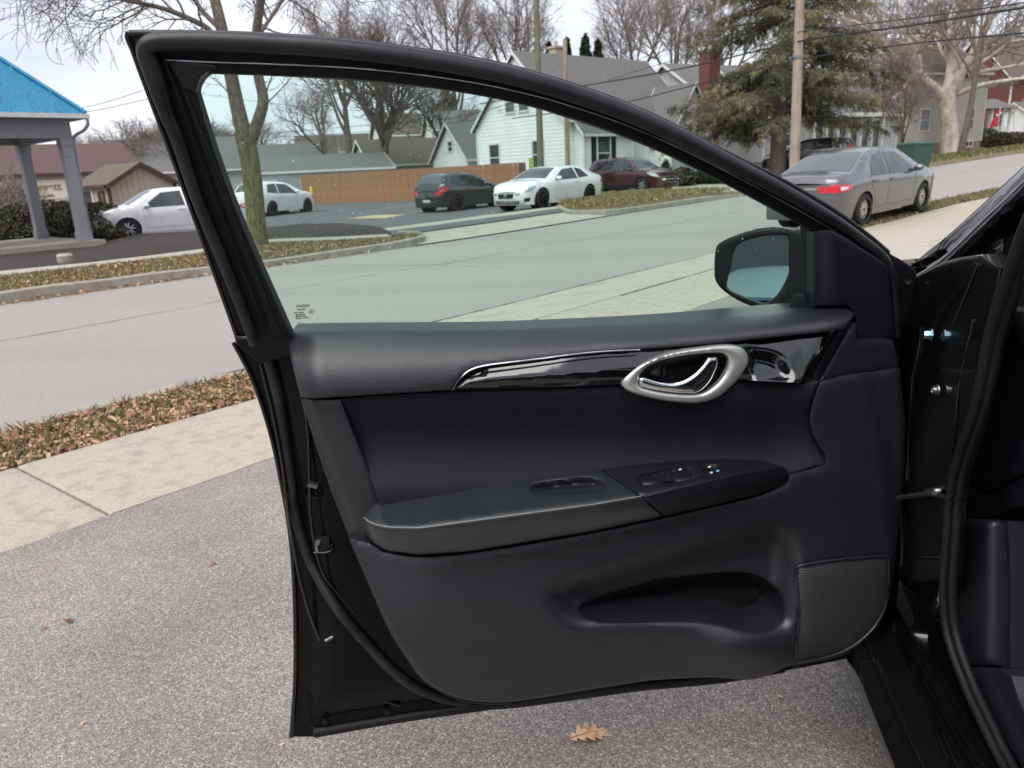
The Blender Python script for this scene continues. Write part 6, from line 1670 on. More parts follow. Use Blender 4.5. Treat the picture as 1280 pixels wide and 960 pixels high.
# ------------------------------------------------------------------ fast meshes for foliage, grass and twigs
def quads(name, V, mats, parent=None, mi=None, k=4, smooth=False, **kw):
    """V: (N, k, 3) separate polygons"""
    V = np.asarray(V, np.float32); N = len(V)
    me = bpy.data.meshes.new(name)
    me.vertices.add(N * k); me.vertices.foreach_set('co', V.reshape(-1))
    me.loops.add(N * k); me.loops.foreach_set('vertex_index', np.arange(N * k, dtype=np.int32))
    me.polygons.add(N); me.polygons.foreach_set('loop_start', np.arange(0, N * k, k, dtype=np.int32))
    for m in (mats if isinstance(mats, (list, tuple)) else [mats]): me.materials.append(m)
    if mi is not None: me.polygons.foreach_set('material_index', np.asarray(mi, np.int32))
    me.update(calc_edges=True)
    return link(name, me, parent, **kw)
def prisms(name, S, R, mat, parent=None, k=4, **kw):
    """S: (N,2,3) segment ends, R: (N,2) radii -> tapered prisms in one mesh"""
    S = np.asarray(S, float); R = np.asarray(R, float); N = len(S)
    T_ = S[:, 1] - S[:, 0]; T_ /= np.linalg.norm(T_, axis=1)[:, None] + 1e-9
    ref = np.where(np.abs(T_[:, 2:3]) > .9, np.array([[1., 0, 0]]), np.array([[0, 0, 1.]]))
    A = np.cross(T_, ref); A /= np.linalg.norm(A, axis=1)[:, None] + 1e-9
    B = np.cross(T_, A)
    a = np.arange(k) / k * 2 * math.pi
    ring = np.cos(a)[None, :, None] * A[:, None] + np.sin(a)[None, :, None] * B[:, None]
    V = np.stack([S[:, 0, None] + ring * R[:, 0, None, None], S[:, 1, None] + ring * R[:, 1, None, None]], 1).reshape(-1, 3).astype(np.float32)
    j = np.arange(k); f = np.stack([j, (j + 1) % k, (j + 1) % k + k, j + k], 1)
    F_ = (f[None] + (np.arange(N) * 2 * k)[:, None, None]).reshape(-1, 4).astype(np.int32)
    me = bpy.data.meshes.new(name)
    me.vertices.add(len(V)); me.vertices.foreach_set('co', V.reshape(-1))
    me.loops.add(F_.size); me.loops.foreach_set('vertex_index', F_.reshape(-1))
    me.polygons.add(len(F_)); me.polygons.foreach_set('loop_start', np.arange(0, F_.size, 4, dtype=np.int32))
    me.polygons.foreach_set('use_smooth', np.ones(len(F_), bool))
    me.materials.append(mat); me.update(calc_edges=True)
    return link(name, me, parent, **kw)
def leaf_quads(P, size, rng, flat=0., aspect=1.6, droop=None):
    n = len(P)
    a = rng.normal(size=(n, 3)); a[:, 2] *= (1 - flat); a /= np.linalg.norm(a, axis=1)[:, None]
    if droop is not None: a = a * .5 + droop; a /= np.linalg.norm(a, axis=1)[:, None]
    b = np.cross(a, rng.normal(size=(n, 3))); b /= np.linalg.norm(b, axis=1)[:, None]
    s = (size * rng.uniform(.6, 1.4, n))[:, None]
    return np.stack([P - a * s * aspect / 2, P + b * s / 2, P + a * s * aspect / 2, P - b * s / 2], 1)

# ------------------------------------------------------------------ bare trees
class Tree:
    def __init__(s, seed): s.r = random.Random(seed); s.seg = []
    def grow(s, p, d, L, r, lev, maxlev, par):
        n = max(2, par['n'][lev]); R = s.r
        step = L / n; r1 = r * par.get('taper', .45)
        pts = [p]; d = list(d)
        rp = r
        for i in range(n):
            w = par['w'][lev]
            d[0] += R.gauss(0, w); d[1] += R.gauss(0, w); d[2] += R.gauss(0, w) + par['up'][lev]
            l = math.sqrt(d[0]**2 + d[1]**2 + d[2]**2) or 1; d = [c / l for c in d]
            q = (p[0] + d[0] * step, p[1] + d[1] * step, p[2] + d[2] * step)
            rn = r + (r1 - r) * (i + 1) / n
            s.seg.append((p, q, rp, rn, lev)); p = q; rp = rn
            if lev < maxlev and i >= par['from'][lev] * n:
                for _ in range(par['kids'][lev] if isinstance(par['kids'][lev], int) else (1 if R.random() < par['kids'][lev] else 0)):
                    s.fork(p, d, L * R.uniform(*par['len'][lev]), rn * R.uniform(.5, .78), lev + 1, maxlev, par)
        if lev < maxlev:
            for _ in range(par.get('tips', 2)): s.fork(p, d, L * R.uniform(*par['len'][lev]), rn * R.uniform(.7, .95), lev + 1, maxlev, par, .55)
    def fork(s, p, d, L, r, lev, maxlev, par, k=1.):
        R = s.r; a = par['ang'][lev - 1] * k
        v = [R.gauss(0, 1) for _ in range(3)]; dt = sum(x * y for x, y in zip(v, d)); v = [x - dt * y for x, y in zip(v, d)]
        l = math.sqrt(sum(x * x for x in v)) or 1
        t = math.tan(math.radians(a * R.uniform(.7, 1.3)))
        nd = [x + y / l * t for x, y in zip(d, v)]
        l = math.sqrt(sum(x * x for x in nd)); nd = [x / l for x in nd]
        s.grow(p, nd, L, max(r, .0035), lev, maxlev, par)
    def build(s, root, bark, twig, split=1, scale=1., rmin=.004):
        S = np.array([(a[0], a[1]) for a in s.seg]); R = np.maximum(np.array([(a[2], a[3]) for a in s.seg]), rmin); lv = np.array([a[4] for a in s.seg])
        m = lv <= split
        prisms('trunk', S[m], R[m], bark, root, k=9)
        m2 = (lv > split) & (lv <= split + 1)
        big = np.concatenate([S[m2]]); 
        prisms('crown', S[~m], R[~m], twig, root, k=4)
        return root
PAR = dict(n=[5, 5, 4, 3, 3], w=[.05, .10, .14, .18, .2], up=[.05, .06, .05, .03, .02], kids=[1, 2, 2, 2, 0], ang=[42, 45, 45, 45, 40], len=[(.55, .8), (.45, .7), (.4, .65), (.35, .6), (.3, .5)], tips=2, taper=.5)
PAR['from'] = [.35, .25, .2, .1, 0]
MT['bark'] = M('grey_brown_bark', (.17, .14, .12), .95, var=(5, 8), col2=(.105, .085, .07), bump=(25, .8, .02))
MT['bark_green'] = M('lichen_green_bark', (.14, .125, .07), .95, var=(3, 9), col2=(.085, .085, .035), bump=(30, 1, .02), stain=(6, (.06, .05, .04), .7, (1, 1, .3)))
MT['twig'] = M('bare_twigs', (.26, .22, .20), .95, var=(2, 3), col2=(.20, .165, .15))
MT['twig_dark'] = M('dark_bare_twigs', (.155, .128, .112), .95)
MT['sycamore'] = M('pale_sycamore_bark', (.70, .65, .55), .9, var=(1.6, 7), col2=(.46, .40, .31), stain=(2.5, (.20, .155, .11), .5, (1, 1, .5)))
def bare_tree(name, label, loc, H, r, seed, par=None, maxlev=4, bark='bark', twig='twig', first=.35, lean=(0, 0), rmin=.006, split=1, group=None):
    root = empty(name, label, 'tree', tuple(loc), 0, group)
    t = Tree(seed); p = dict(PAR); p.update(par or {})
    t.grow((0, 0, -.2), (lean[0], lean[1], 1), H * first, r, 0, maxlev, p)
    t.build(root, MT[bark], MT[twig], split, rmin=rmin)
    return root
def tcopy(src, label, loc, rz, sc):
    o = copy_tree(src); o.location = tuple(loc); o.rotation_euler = (0, 0, rz); o.scale = (sc[0], sc[0], sc[1]); o['label'] = label
    return o
big = dict(kids=[2, 2, 2, 2, 0], tips=3, ang=[38, 38, 42, 45, 40], len=[(.7, .95), (.55, .8), (.5, .7), (.4, .6), (.3, .5)])
GT = 'bare trees behind the houses'
t2 = bare_tree('bare_tree', 'large spreading bare tree behind the brown fence', gpt(487, 58), 17, .55, 11, big, first=.26, twig='twig_dark', rmin=.0072, group=GT)
t3 = bare_tree('bare_tree', 'slender bare tree behind the garage roof', gpt(408, 70), 14, .35, 21, dict(kids=[1, 2, 2, 2, 0]), first=.32, rmin=.0072, group=GT)
t5 = bare_tree('bare_tree', 'tall bare tree above the ridge of the white house', gpt(640, 88), 25, .5, 31, dict(kids=[1, 2, 2, 2, 0], up=[.05, .1, .08, .05, .03], ang=[30, 35, 40, 45, 40], tips=3), first=.34, rmin=.0072, group=GT)
for (px, Y, rz, s, z, src, lab) in ((575, 84, 1.2, 1.0, 1.05, t5, 'tall bare tree between the dark roofs and the fence'), 
        (800, 92, 3.3, 1.0, 1.0, t5, 'bare tree rising between white house and brick chimney'), (838, 84, .7, .95, .95, t5, 'bare tree directly left of the brick chimney'),
        (440, 92, 4.4, 1.1, 1.0, t5, 'far bare tree above the long grey garage'),
        (340, 84, 1.0, 1.0, .8, t3, 'bare tree behind the mossy street tree'), (560, 60, 2.0, .8, .8, t3, 'small bare tree in front of the gabled garage'),
        (1255, 120, .4, 1.0, .9, t5, 'bare tree behind the brick house'), (1180, 105, 1.9, 1.0, 1.0, t5, 'bare tree behind the sycamore'), (1100, 98, 2.9, 1.0, .9, t5, 'bare tree behind the grey tan house'), (905, 95, 4.0, 1.0, .95, t5, 'bare tree behind the grey house roof'), (1020, 105, 5.5, 1.1, 1.0, t5, 'bare tree behind the spruce')):
    tcopy(src, lab, gpt(px, Y), rz, (s, z))
# low dense trees left, beyond the shop
bushy = dict(n=[4, 4, 4, 3, 3], kids=[3, 3, 2, 2, 0], ang=[55, 50, 48, 45, 40], up=[.02, .03, .03, .02, .02], len=[(.8, 1.1), (.6, .85), (.5, .7), (.4, .6), (.3, .5)], tips=3)
bushy['from'] = [.1, .2, .2, .1, 0]
t6 = bare_tree('bare_tree', 'wide low bare tree behind the tan shed', gpt(170, 62), 8.6, .4, 41, bushy, first=.26, rmin=.0072, group='low bare trees left of the door')
for px, Y, rz, s, z, lab in ((110, 66, 1.4, 1.0, .9, 'low bare tree between the pavilion columns and the shed'), (228, 66, 2.2, 1.0, 1.1, 'low bare tree right beside the door frame'), (58, 72, 3.0, 1.0, .85, 'low bare tree above the red roof'), (265, 78, .3, 1.1, 1.1, 'low bare tree seen through the corner of the window'), (5, 70, 4.1, 1.0, .9, 'low bare tree at the left edge behind the pavilion')):
    tcopy(t6, lab, gpt(px, Y), rz, (s, z))

def bark_moss():
    if 'moss' in MT: return MT['moss']
    m = MT['moss'] = M('mossy_bark', (.15, .125, .10), .95, bump=(22, 1, .03))
    t = m.node_tree; N = t.nodes; L = t.links; b = N['Principled BSDF']
    tc = N.new('ShaderNodeTexCoord'); s = N.new('ShaderNodeSeparateXYZ'); n = N.new('ShaderNodeTexNoise'); n.inputs['Scale'].default_value = 4; n.inputs['Detail'].default_value = 9
    L.new(tc.outputs['Object'], s.inputs[0]); L.new(tc.outputs['Object'], n.inputs['Vector'])
    a = N.new('ShaderNodeMath'); a.operation = 'MULTIPLY_ADD'; a.inputs[1].default_value = 3.2; L.new(n.outputs['Fac'], a.inputs[0]); L.new(s.outputs[2], a.inputs[2])
    r = N.new('ShaderNodeMapRange'); r.inputs[1].default_value = 3.1; r.inputs[2].default_value = 5.0; L.new(a.outputs[0], r.inputs[0])
    x = N.new('ShaderNodeMix'); x.data_type = 'RGBA'; x.inputs[6].default_value = (.155, .145, .06, 1); x.inputs[7].default_value = (.15, .12, .10, 1); L.new(r.outputs[0], x.inputs[0])
    mp_ = N.new('ShaderNodeMapping'); mp_.inputs['Scale'].default_value = (1, 1, .22); n2 = N.new('ShaderNodeTexNoise'); n2.inputs['Scale'].default_value = 22; n2.inputs['Detail'].default_value = 5
    L.new(tc.outputs['Object'], mp_.inputs[0]); L.new(mp_.outputs[0], n2.inputs['Vector'])
    rr = N.new('ShaderNodeValToRGB'); rr.color_ramp.elements[0].position = .35; rr.color_ramp.elements[1].position = .6; rr.color_ramp.elements[0].color = (.45, .45, .45, 1); rr.color_ramp.elements[1].color = (1.1, 1.1, 1.1, 1); L.new(n2.outputs['Fac'], rr.inputs[0])
    y = N.new('ShaderNodeMix'); y.data_type = 'RGBA'; y.blend_type = 'MULTIPLY'; y.inputs[0].default_value = 1; L.new(x.outputs[2], y.inputs[6]); L.new(rr.outputs[0], y.inputs[7])
    L.new(y.outputs[2], b.inputs['Base Color'])
    return m
# street tree left of the window: mossy trunk that forks low
ST = gnd(322, 309)
stt = empty('street_tree', 'mossy forked street tree on the far verge, bare branches above', 'tree', tuple(ST))
Ys = ST[1]
def rel(px, py, dy=0): return aty(px, py, Ys + dy) - ST
trk = [rel(324, 318), rel(321, 290), rel(318, 250), rel(313, 205), rel(305, 165)]
L1 = catmull([rel(305, 168), rel(296, 130), rel(287, 85), rel(277, 35), rel(266, -10, .3), rel(250, -70, .5), rel(235, -140, .8)], 5)
L2 = catmull([rel(310, 185), rel(323, 150), rel(329, 125), rel(323, 95), rel(320, 50), rel(326, 0, -.3), rel(333, -60, -.5), rel(330, -140, -.6)], 5)
mb = MB(); mb.tube(catmull(trk, 5), np.interp(np.linspace(0, 1, 21), [0, .08, .3, .8, 1], [.31, .255, .22, .215, .22]), 14)
mb.m = 1; mb.tube(L1, np.linspace(.18, .075, len(L1)), 12); mb.tube(L2, np.linspace(.145, .065, len(L2)), 12)
mb.lathe([(.001, .07), (.05, .06), (.07, 0), (.05, -.06), (.001, -.08)], 10, c=tuple(rel(330, 130)))
mb.build('trunk', [bark_moss(), bark_moss()], stt, smooth=70)
tt_ = Tree(5); par = dict(PAR); par.update(kids=[1, 2, 2, 1, 0], w=[.08, .12, .16, .2, .2], up=[.0, .0, -.01, -.03, -.04], ang=[45, 45, 45, 45, 40]); par['from'] = [.1, .1, .1, .1, 0]
def limb(pts, r0, r1, kids=6, ln=(.8, 1.6), lev=2):
    P = catmull(pts, 4); rr = np.linspace(r0, r1, len(P))
    for a, b, ra, rb in zip(P[:-1], P[1:], rr[:-1], rr[1:]): tt_.seg.append((tuple(a), tuple(b), ra, rb, 1))
    for i in range(kids):
        k = tt_.r.randint(len(P) // 5, len(P) - 2); d = P[k + 1] - P[k]; d = d / np.linalg.norm(d)
        tt_.fork(tuple(P[k]), list(d), tt_.r.uniform(*ln), rr[k] * .45, lev, 4, par)
limb([rel(284, 70), rel(262, 38), rel(240, 25, -.2), rel(205, 11, -.5), rel(175, 4, -.8), rel(140, -4, -1.0), rel(100, -20, -1.3)], .075, .03, 16, (.5, 1.3))
limb([rel(277, 38), rel(250, 10, .2), rel(235, -20, .5), rel(215, -60, .8)], .06, .03, 7)
limb([rel(266, -8, .3), rel(220, -40, -.4), rel(150, -60, -1.2), rel(90, -70, -1.8), rel(40, -60, -2.2)], .06, .02, 26, (.7, 1.6))
limb([rel(175, 4, -.8), rel(120, -25, -1.2), rel(80, -20, -1.5), rel(60, 10, -1.7), rel(40, 20, -1.8)], .03, .008, 12, (.3, .8), 3)
limb([rel(326, 0, -.3), rel(365, -25), rel(410, -60, .4), rel(450, -70, .8)], .06, .02, 18, (.8, 1.7))
limb([rel(320, 50), rel(340, 20, .4), rel(365, -10, .8), rel(420, -30, 1.)], .05, .015, 16, (.6, 1.5))
limb([rel(329, 128), rel(338, 100, .3), rel(352, 70, .5), rel(362, 45, .7)], .02, .006, 6, (.3, .8), 3)
limb([rel(330, 132), rel(345, 118, -.2), rel(365, 95, -.3), rel(380, 70, -.3)], .018, .005, 6, (.3, .8), 3)
limb([rel(296, 130), rel(280, 110, .3), rel(262, 95, .5)], .02, .006, 4, (.3, .7), 3)
S = np.array([(a[0], a[1]) for a in tt_.seg]); R = np.maximum(np.array([(a[2], a[3]) for a in tt_.seg]), .0045)
prisms('crown', S, R, MT['twig_dark'], stt, k=6)
# hanging curled twig
hp = catmull([rel(98, 0, -1), rel(85, 20, -1), rel(68, 38, -1), rel(58, 55, -1), rel(60, 70, -1), rel(68, 78, -1), rel(80, 81, -1)], 4)
MB().tube(hp, np.linspace(.012, .005, len(hp)), 5).build('twig', MT['twig_dark'], stt)

# sycamore and its neighbours on the right
SY = gpt(1186, 60)
syc = empty('sycamore_tree', 'big sycamore with pale blotched bark left of the brick house', 'tree', tuple(SY))
Yv = SY[1]
def rv(px, py, dy=0): return aty(px, py, Yv + dy) - SY
sy_ = Tree(9); spar = dict(PAR); spar.update(kids=[1, 2, 2, 1, 0], w=[.08, .14, .18, .2, .2], up=[.03, .03, .02, .02, .0], ang=[45, 48, 45, 45, 40]); spar['from'] = [.1, .1, .1, .1, 0]
tt_ = sy_; par = spar
limb([rv(1187, 200), rv(1186, 170), rv(1184, 130), rv(1186, 108)], .70, .52, 0)
limb([rv(1184, 125), rv(1165, 108), rv(1140, 90, -1), rv(1115, 72, -1.5), rv(1100, 45, -2), rv(1085, 20, -2)], .42, .14, 10, (1.5, 4))
limb([rv(1160, 105), rv(1135, 98, 1), rv(1115, 103, 1.5), rv(1096, 100, 1.5)], .22, .08, 5, (1, 3))
limb([rv(1186, 112), rv(1190, 80, .5), rv(1186, 45, .5), rv(1196, 0, .5), rv(1205, -50, .5)], .45, .2, 12, (2, 5))
limb([rv(1190, 112), rv(1205, 85, -.5), rv(1222, 55, -.8), rv(1240, 20, -1), rv(1262, -30, -1)], .40, .15, 12, (2, 5))
limb([rv(1195, 118), rv(1222, 108, -1), rv(1250, 102, -2), rv(1300, 96, -3)], .22, .10, 6, (1.5, 3.5))
limb([rv(1208, 95), rv(1235, 88, 1), rv(1260, 84, 1.5), rv(1300, 74, 2)], .18, .08, 6, (1.5, 3.5))
limb([rv(1150, 97), rv(1148, 70), rv(1130, 40), rv(1122, 5), rv(1118, -40)], .2, .08, 8, (1.5, 4))
limb([rv(1165, 60), rv(1145, 50), rv(1125, 30), rv(1095, 8), rv(1070, -20)], .15, .06, 8, (1.5, 3.5))
S = np.array([(a[0], a[1]) for a in sy_.seg]); R = np.array([(a[2], a[3]) for a in sy_.seg]); lv = np.array([a[4] for a in sy_.seg])
prisms('trunk', S[lv <= 2], np.maximum(R[lv <= 2], .03), MT['sycamore'], syc, k=9)
prisms('crown', S[lv > 2], np.maximum(R[lv > 2], .018), MT['twig'], syc, k=4)
bare_tree('bare_tree', 'brown bare tree just right of the sycamore trunk', gpt(1197, 52), 15, .24, 77, dict(kids=[1, 2, 2, 2, 0], up=[.02, .08, .06, .04, .02], ang=[28, 35, 40, 45, 40]), first=.4, lean=(.05, 0), rmin=.013, group='bare trees by the sycamore')
bare_tree('bare_tree', 'low multi-stemmed bare tree behind the green bin', gpt(1124, 50), 7.0, .16, 78, bushy | dict(kids=[1, 1, 2, 1, 0], ang=[35, 38, 40, 45, 40], up=[.1, .06, .05, .03, .02]), first=.3, rmin=.012, group='bare trees by the sycamore')

# ------------------------------------------------------------------ evergreens and shrubs
FOL = [M('needles_light', (.20, .185, .085), .9), M('needles_mid', (.12, .122, .06), .9), M('needles_dark', (.06, .07, .036), .9)]
HEDGE = [M('hedge_green', (.06, .07, .03), .9), M('hedge_brown', (.085, .058, .036), .9), M('hedge_dark', (.025, .032, .016), .9)]
ARB = [M('arborvitae_light', (.045, .055, .025), .9), M('arborvitae_mid', (.028, .036, .018), .9), M('arborvitae_dark', (.014, .02, .012), .9)]
def spruce(label, base, H, Rm, r, seed, zs=1.6):
    rng = np.random.default_rng(seed)
    root = empty('spruce_tree', label, 'tree', tuple(base))
    MB().tube([(0, 0, -.3), (0, 0, H * .3), (.1, 0, H * .7), (.1, 0, H)], [r * 1.15, r * .85, r * .4, .03], 12).build('trunk', MT['bark'], root, smooth=60)
    segs, rad, pts, dr = [], [], [], []
    z = zs
    while z < H - .4:
        k = (z - zs) / (H - zs)
        reach = Rm * (1 - k)**.75 * (.55 + .45 * min(1, (z - .9) / 2.2))
        for i in range(rng.integers(3, 6)):
            a = rng.uniform(0, 6.283); L = reach * rng.uniform(.6, 1.12)
            d = np.array([math.cos(a), math.sin(a), 0]); side = np.array([-d[1], d[0], 0])
            n = 8; P = [np.array([0, 0, z])]
            for j in range(n):
                t = (j + 1) / n
                P.append(d * L * t + np.array([0, 0, z + .10 * L * t - .34 * L * t**2 + .12 * L * t**4]) + rng.normal(0, .03, 3))
            for j in range(n):
                segs.append((P[j], P[j + 1])); rad.append((.05 * (1 - j / n) + .01, .05 * (1 - (j + 1) / n) + .01))
            for j in range(2, n + 1):
                for sgn in (-1, 1):
                    for _ in range(2):
                        l2 = L * .30 * (1.15 - j / n * .6) * rng.uniform(.5, 1.2)
                        q0 = P[j] if j < n else P[n]
                        dirv = side * sgn * rng.uniform(.5, 1) + d * rng.uniform(.3, .9) - np.array([0, 0, rng.uniform(-.1, .9)])
                        dirv /= np.linalg.norm(dirv)
                        q1 = q0 + dirv * l2
                        segs.append((q0, q1)); rad.append((.012, .005))
                        m = int(14 + l2 * 34)
                        u = rng.uniform(.1, 1.05, m)[:, None]
                        pts.append(q0 + (q1 - q0) * u + rng.normal(0, .055, (m, 3)) - np.array([0, 0, 1]) * rng.uniform(0, .16, (m, 1)))
                        dr.append(np.repeat(dirv[None] * .6 - np.array([[0, 0, .45]]), m, 0))
        z += rng.uniform(.18, .34)
    pts = np.concatenate(pts); dr = np.concatenate(dr)
    prisms('branches', np.array(segs), np.array(rad), MT['bark'], root, k=4)
    V = leaf_quads(pts, .034, rng, aspect=5.0, droop=dr)
    cl = np.sin(pts[:, 0] * 1.9 + 2) + np.sin(pts[:, 1] * 2.3) + np.sin(pts[:, 2] * 2.7 + pts[:, 0]) + rng.normal(0, .8, len(pts))
    quads('crown', V, FOL, root, mi=np.digitize(cl, [-.9, .5])[:] * -1 + 2)
spruce('big shaggy evergreen tree in front of the pale grey houses', gpt(971, 42), 19, 5.9, .38, 3, 2.9)
spruce('dark evergreen tree behind the gabled white garage', gpt(566, 76), 11.5, 2.2, .2, 5)
spruce('evergreen behind the shop roof at the left', gpt(32, 80), 10, 2.0, .2, 6)

def leafball(name, label, cat, base, prof, mats, n, size, seed, group=None, trunk=False, squash=(1, 1), core=True):
    """prof: list of (height, radius) of an upright shape filled with leaves near its surface, around a dark inner mass"""
    rng = np.random.default_rng(seed)
    root = empty(name, label, cat, tuple(base), 0, group)
    h, r = np.array(prof).T
    z = rng.uniform(h[0], h[-1], n * 3); rr = np.interp(z, h, r); keep = rng.uniform(0, 1, n * 3) < rr / r.max(); z, rr = z[keep][:n], rr[keep][:n]
    a = rng.uniform(0, 6.283, len(z)); lump = 1 + .16 * np.sin(a * 3 + z * 5 + seed) + .12 * np.sin(a * 5 - z * 7)
    rad = rr * lump * (1 - np.abs(rng.normal(0, .14, len(z)))) + rng.normal(0, .03, len(z))
    P = np.column_stack([rad * np.cos(a) * squash[0], rad * np.sin(a) * squash[1], z])
    quads('crown', leaf_quads(P, size, rng), mats, root, mi=rng.choice(3, len(P), p=[.38, .36, .26]))
    m = min(len(P), 60); S = np.stack([np.column_stack([np.zeros(m), np.zeros(m), P[:m, 2] * .3]), P[:m] * .92], 1)
    prisms('trunk', S, np.repeat([[.03, .008]], m, 0), MT['twig_dark'], root, k=4)
    return root
cone = lambda H, r: [(0, r * .75), (H * .12, r), (H * .35, r * .92), (H * .65, r * .65), (H * .88, r * .3), (H, .03)]
for i, (px, Y, top, wpx, lab) in enumerate(((692, 76, 53, 12, 'leftmost and lowest of the narrow evergreens behind the white house'), (713, 78, 49, 11, 'second narrow evergreen from the left behind the white house'), (735, 77, 43, 15, 'tallest and widest narrow evergreen behind the white house'), (750, 79, 50, 13, 'rightmost narrow evergreen behind the white house'))):
    b = gpt(px, Y); H = aty(px, top, Y)[2] - b[2]
    leafball('arborvitae', lab, 'tree', b, [(H * .3, wpx / 950 * Y * .5), (H * .55, wpx / 950 * Y * .52), (H * .8, wpx / 950 * Y * .42), (H * .95, wpx / 950 * Y * .2), (H, .05)], ARB, 3800, .34, 60 + i, 'narrow evergreens behind the white house')
leafball('conical_shrub', 'small cone-shaped evergreen left of the shuttered window', 'shrub', gpt(701, 41), cone(1.25, .42), ARB, 1300, .09, 71)
leafball('conical_shrub', 'small cone-shaped evergreen right of the house door', 'shrub', gpt(832, 43), cone(1.5, .42), ARB, 1300, .09, 72)
dome = lambda H, r: [(0, r * .8), (H * .3, r), (H * .6, r * .92), (H * .85, r * .6), (H, r * .15)]
for i, (px, Y, H, r, mt, lab) in enumerate(((853, 42, 1.0, .75, HEDGE, 'round shrub directly right of the maroon car'), (880, 43, .8, .7, ARB, 'dark low shrub second to the right of the maroon car'), (905, 44, .9, .9, HEDGE, 'rounded shrub at the foot of the brick chimney'), (930, 44, .7, .8, HEDGE, 'low shrub right of the brick chimney'),
        (1224, 70, 1.6, 1.1, ARB, 'clipped round boxwood beside the white porch'), (1243, 66, 1.2, 1.2, HEDGE, 'loose shrub below the red flag'), (1262, 70, 1.1, 1.3, HEDGE, 'shrub in front of the brick wall'), (1282, 70, 1.1, 1.3, ARB, 'dark shrub at the far right edge'), (1042, 48, 1.3, 1.0, ARB, 'dark shrub at the end of the porch'))):
    leafball('shrub', lab, 'shrub', gpt(px, Y), dome(H, r), mt, 1500, .12, 80 + i, 'shrubs by the houses')
for i, (px, Y, H, r, lab) in enumerate(((20, 27.5, 1.3, 1.2, 'brownish hedge shrub left of the far pavilion column'), (52, 27.0, 1.35, 1.25, 'dark green hedge shrub between the pavilion columns'), (80, 26.2, 1.3, 1.1, 'green hedge shrub beside the near pavilion column'), (114, 25.0, 1.2, 1.0, 'brown hedge shrub right of the near pavilion column'))):
    leafball('hedge_shrub', lab, 'shrub', gpt(px, Y), dome(H, r), HEDGE, 3600, .075, 100 + i, 'hedge shrubs behind the pavilion')
b = gpt(-14, 28)
bare_tree('bare_shrub', 'reddish bare shrub at the left edge behind the column', b, 3.2, .05, 55, bushy, maxlev=3, first=.3, rmin=.008, twig='twig')

# ------------------------------------------------------------------ grass, fallen leaves, litter
LEAF = [M('leaf_tan', (.46, .28, .17), .8), M('leaf_brown', (.30, .14, .085), .85), M('leaf_dark', (.12, .06, .035), .9), M('leaf_pale', (.50, .36, .24), .8)]
GRS = [M('grass_green', (.085, .12, .03), .9), M('grass_olive', (.15, .145, .06), .9), M('grass_straw', (.32, .25, .13), .9)]
def scatter(name, Pq, n_leaf, n_blade, seed, lsize=.05, bh=.06, p=(.4, .3, .3), bw=.006):
    rng = np.random.default_rng(seed)
    if n_blade:
        B = Pq(rng, n_blade); h = bh * rng.uniform(.4, 1.3, n_blade)
        a = rng.uniform(0, 6.283, n_blade); s = np.column_stack([np.cos(a), np.sin(a), np.zeros(n_blade)]) * (bw * rng.uniform(.6, 1.4, n_blade))[:, None]
        lean = rng.normal(0, .45, (n_blade, 2)) * h[:, None]
        top = B + np.column_stack([lean, h])
        mid = B + np.column_stack([lean * .35, h * .6])
        V = np.stack([B - s, B + s, mid + s * .7, top, mid - s * .7], 1)
        quads(name + '_grass', V, GRS, None, mi=rng.choice(3, n_blade, p=p), k=5, kind='stuff')
    if n_leaf:
        L = Pq(rng, n_leaf); L[:, 2] += rng.uniform(.006, .03, n_leaf) * lsize / .05
        a = rng.uniform(0, 6.283, n_leaf); s = lsize * rng.uniform(.45, 1.3, n_leaf)
        u = np.column_stack([np.cos(a), np.sin(a), rng.normal(0, .35, n_leaf)]) * s[:, None]
        v = np.column_stack([-np.sin(a), np.cos(a), rng.normal(0, .35, n_leaf)]) * (s * rng.uniform(.35, .6, n_leaf))[:, None]
        up = np.column_stack([np.zeros((n_leaf, 2)), s * rng.uniform(-.25, .35, n_leaf)])
        V = np.stack([L - u * .5, L - u * .18 + v * .5 + up, L + u * .22 + v * .42 + up, L + u * .55, L + u * .2 - v * .45, L - u * .2 - v * .5 + up * .6], 1)
        quads(name + '_leaves', V, LEAF, None, mi=rng.choice(4, n_leaf, p=[.36, .34, .18, .12]), k=6, kind='stuff')
def in_strip(q0, q1, t0, t1, dz=-.01, bias=None):
    def f(rng, n):
        q = rng.uniform(q0, q1, n); t = rng.uniform(t0, t1, n)
        if bias: q = q0 + (q1 - q0) * rng.beta(*bias, n)
        return st2w(q, t, dz)
    return f
def in_poly(W, dz=.0, edge=None):
    def f(rng, n):
        lo, hi = W.min(0), W.max(0); out = []; k = 0
        while k < n:
            P = rng.uniform(lo, hi, (n * 3, 2)); P = P[inside(P, W)]; out.append(P); k += len(P)
        P = np.concatenate(out)[:n]; q, t = w2st(P[:, 0], P[:, 1])
        return np.column_stack([P, gz(q, t) + dz])
    return f
scatter('near_verge', in_strip(4.55, 5.46, -3.5, 3.1), 8500, 8000, 1, .045, .065, (.22, .34, .44), .0035)
scatter('kerb_verge', in_strip(4.55, 5.46, 14.0, 36), 2600, 16000, 2, .06, .085, (.20, .42, .38), .008)
scatter('far_verge', in_poly(VW, .03), 6500, 14000, 3, .05, .06, (.14, .36, .5), .01)
scatter('island', in_poly(IW, .12), 4000, 14000, 4, .08, .12, (.05, .25, .7), .018)
scatter('gutter', in_strip(12.9, 13.3, -3, 11, .012, (4, 1.2)), 700, 0, 5, .06)
scatter('far_lawn', in_strip(13.6, 21, 38, 75, .0), 700, 9000, 6, .10, .14, (.4, .4, .2), .03)
scatter('bed', in_strip(14.4, 16.2, -2, 9.5, .04), 700, 0, 8, .06)

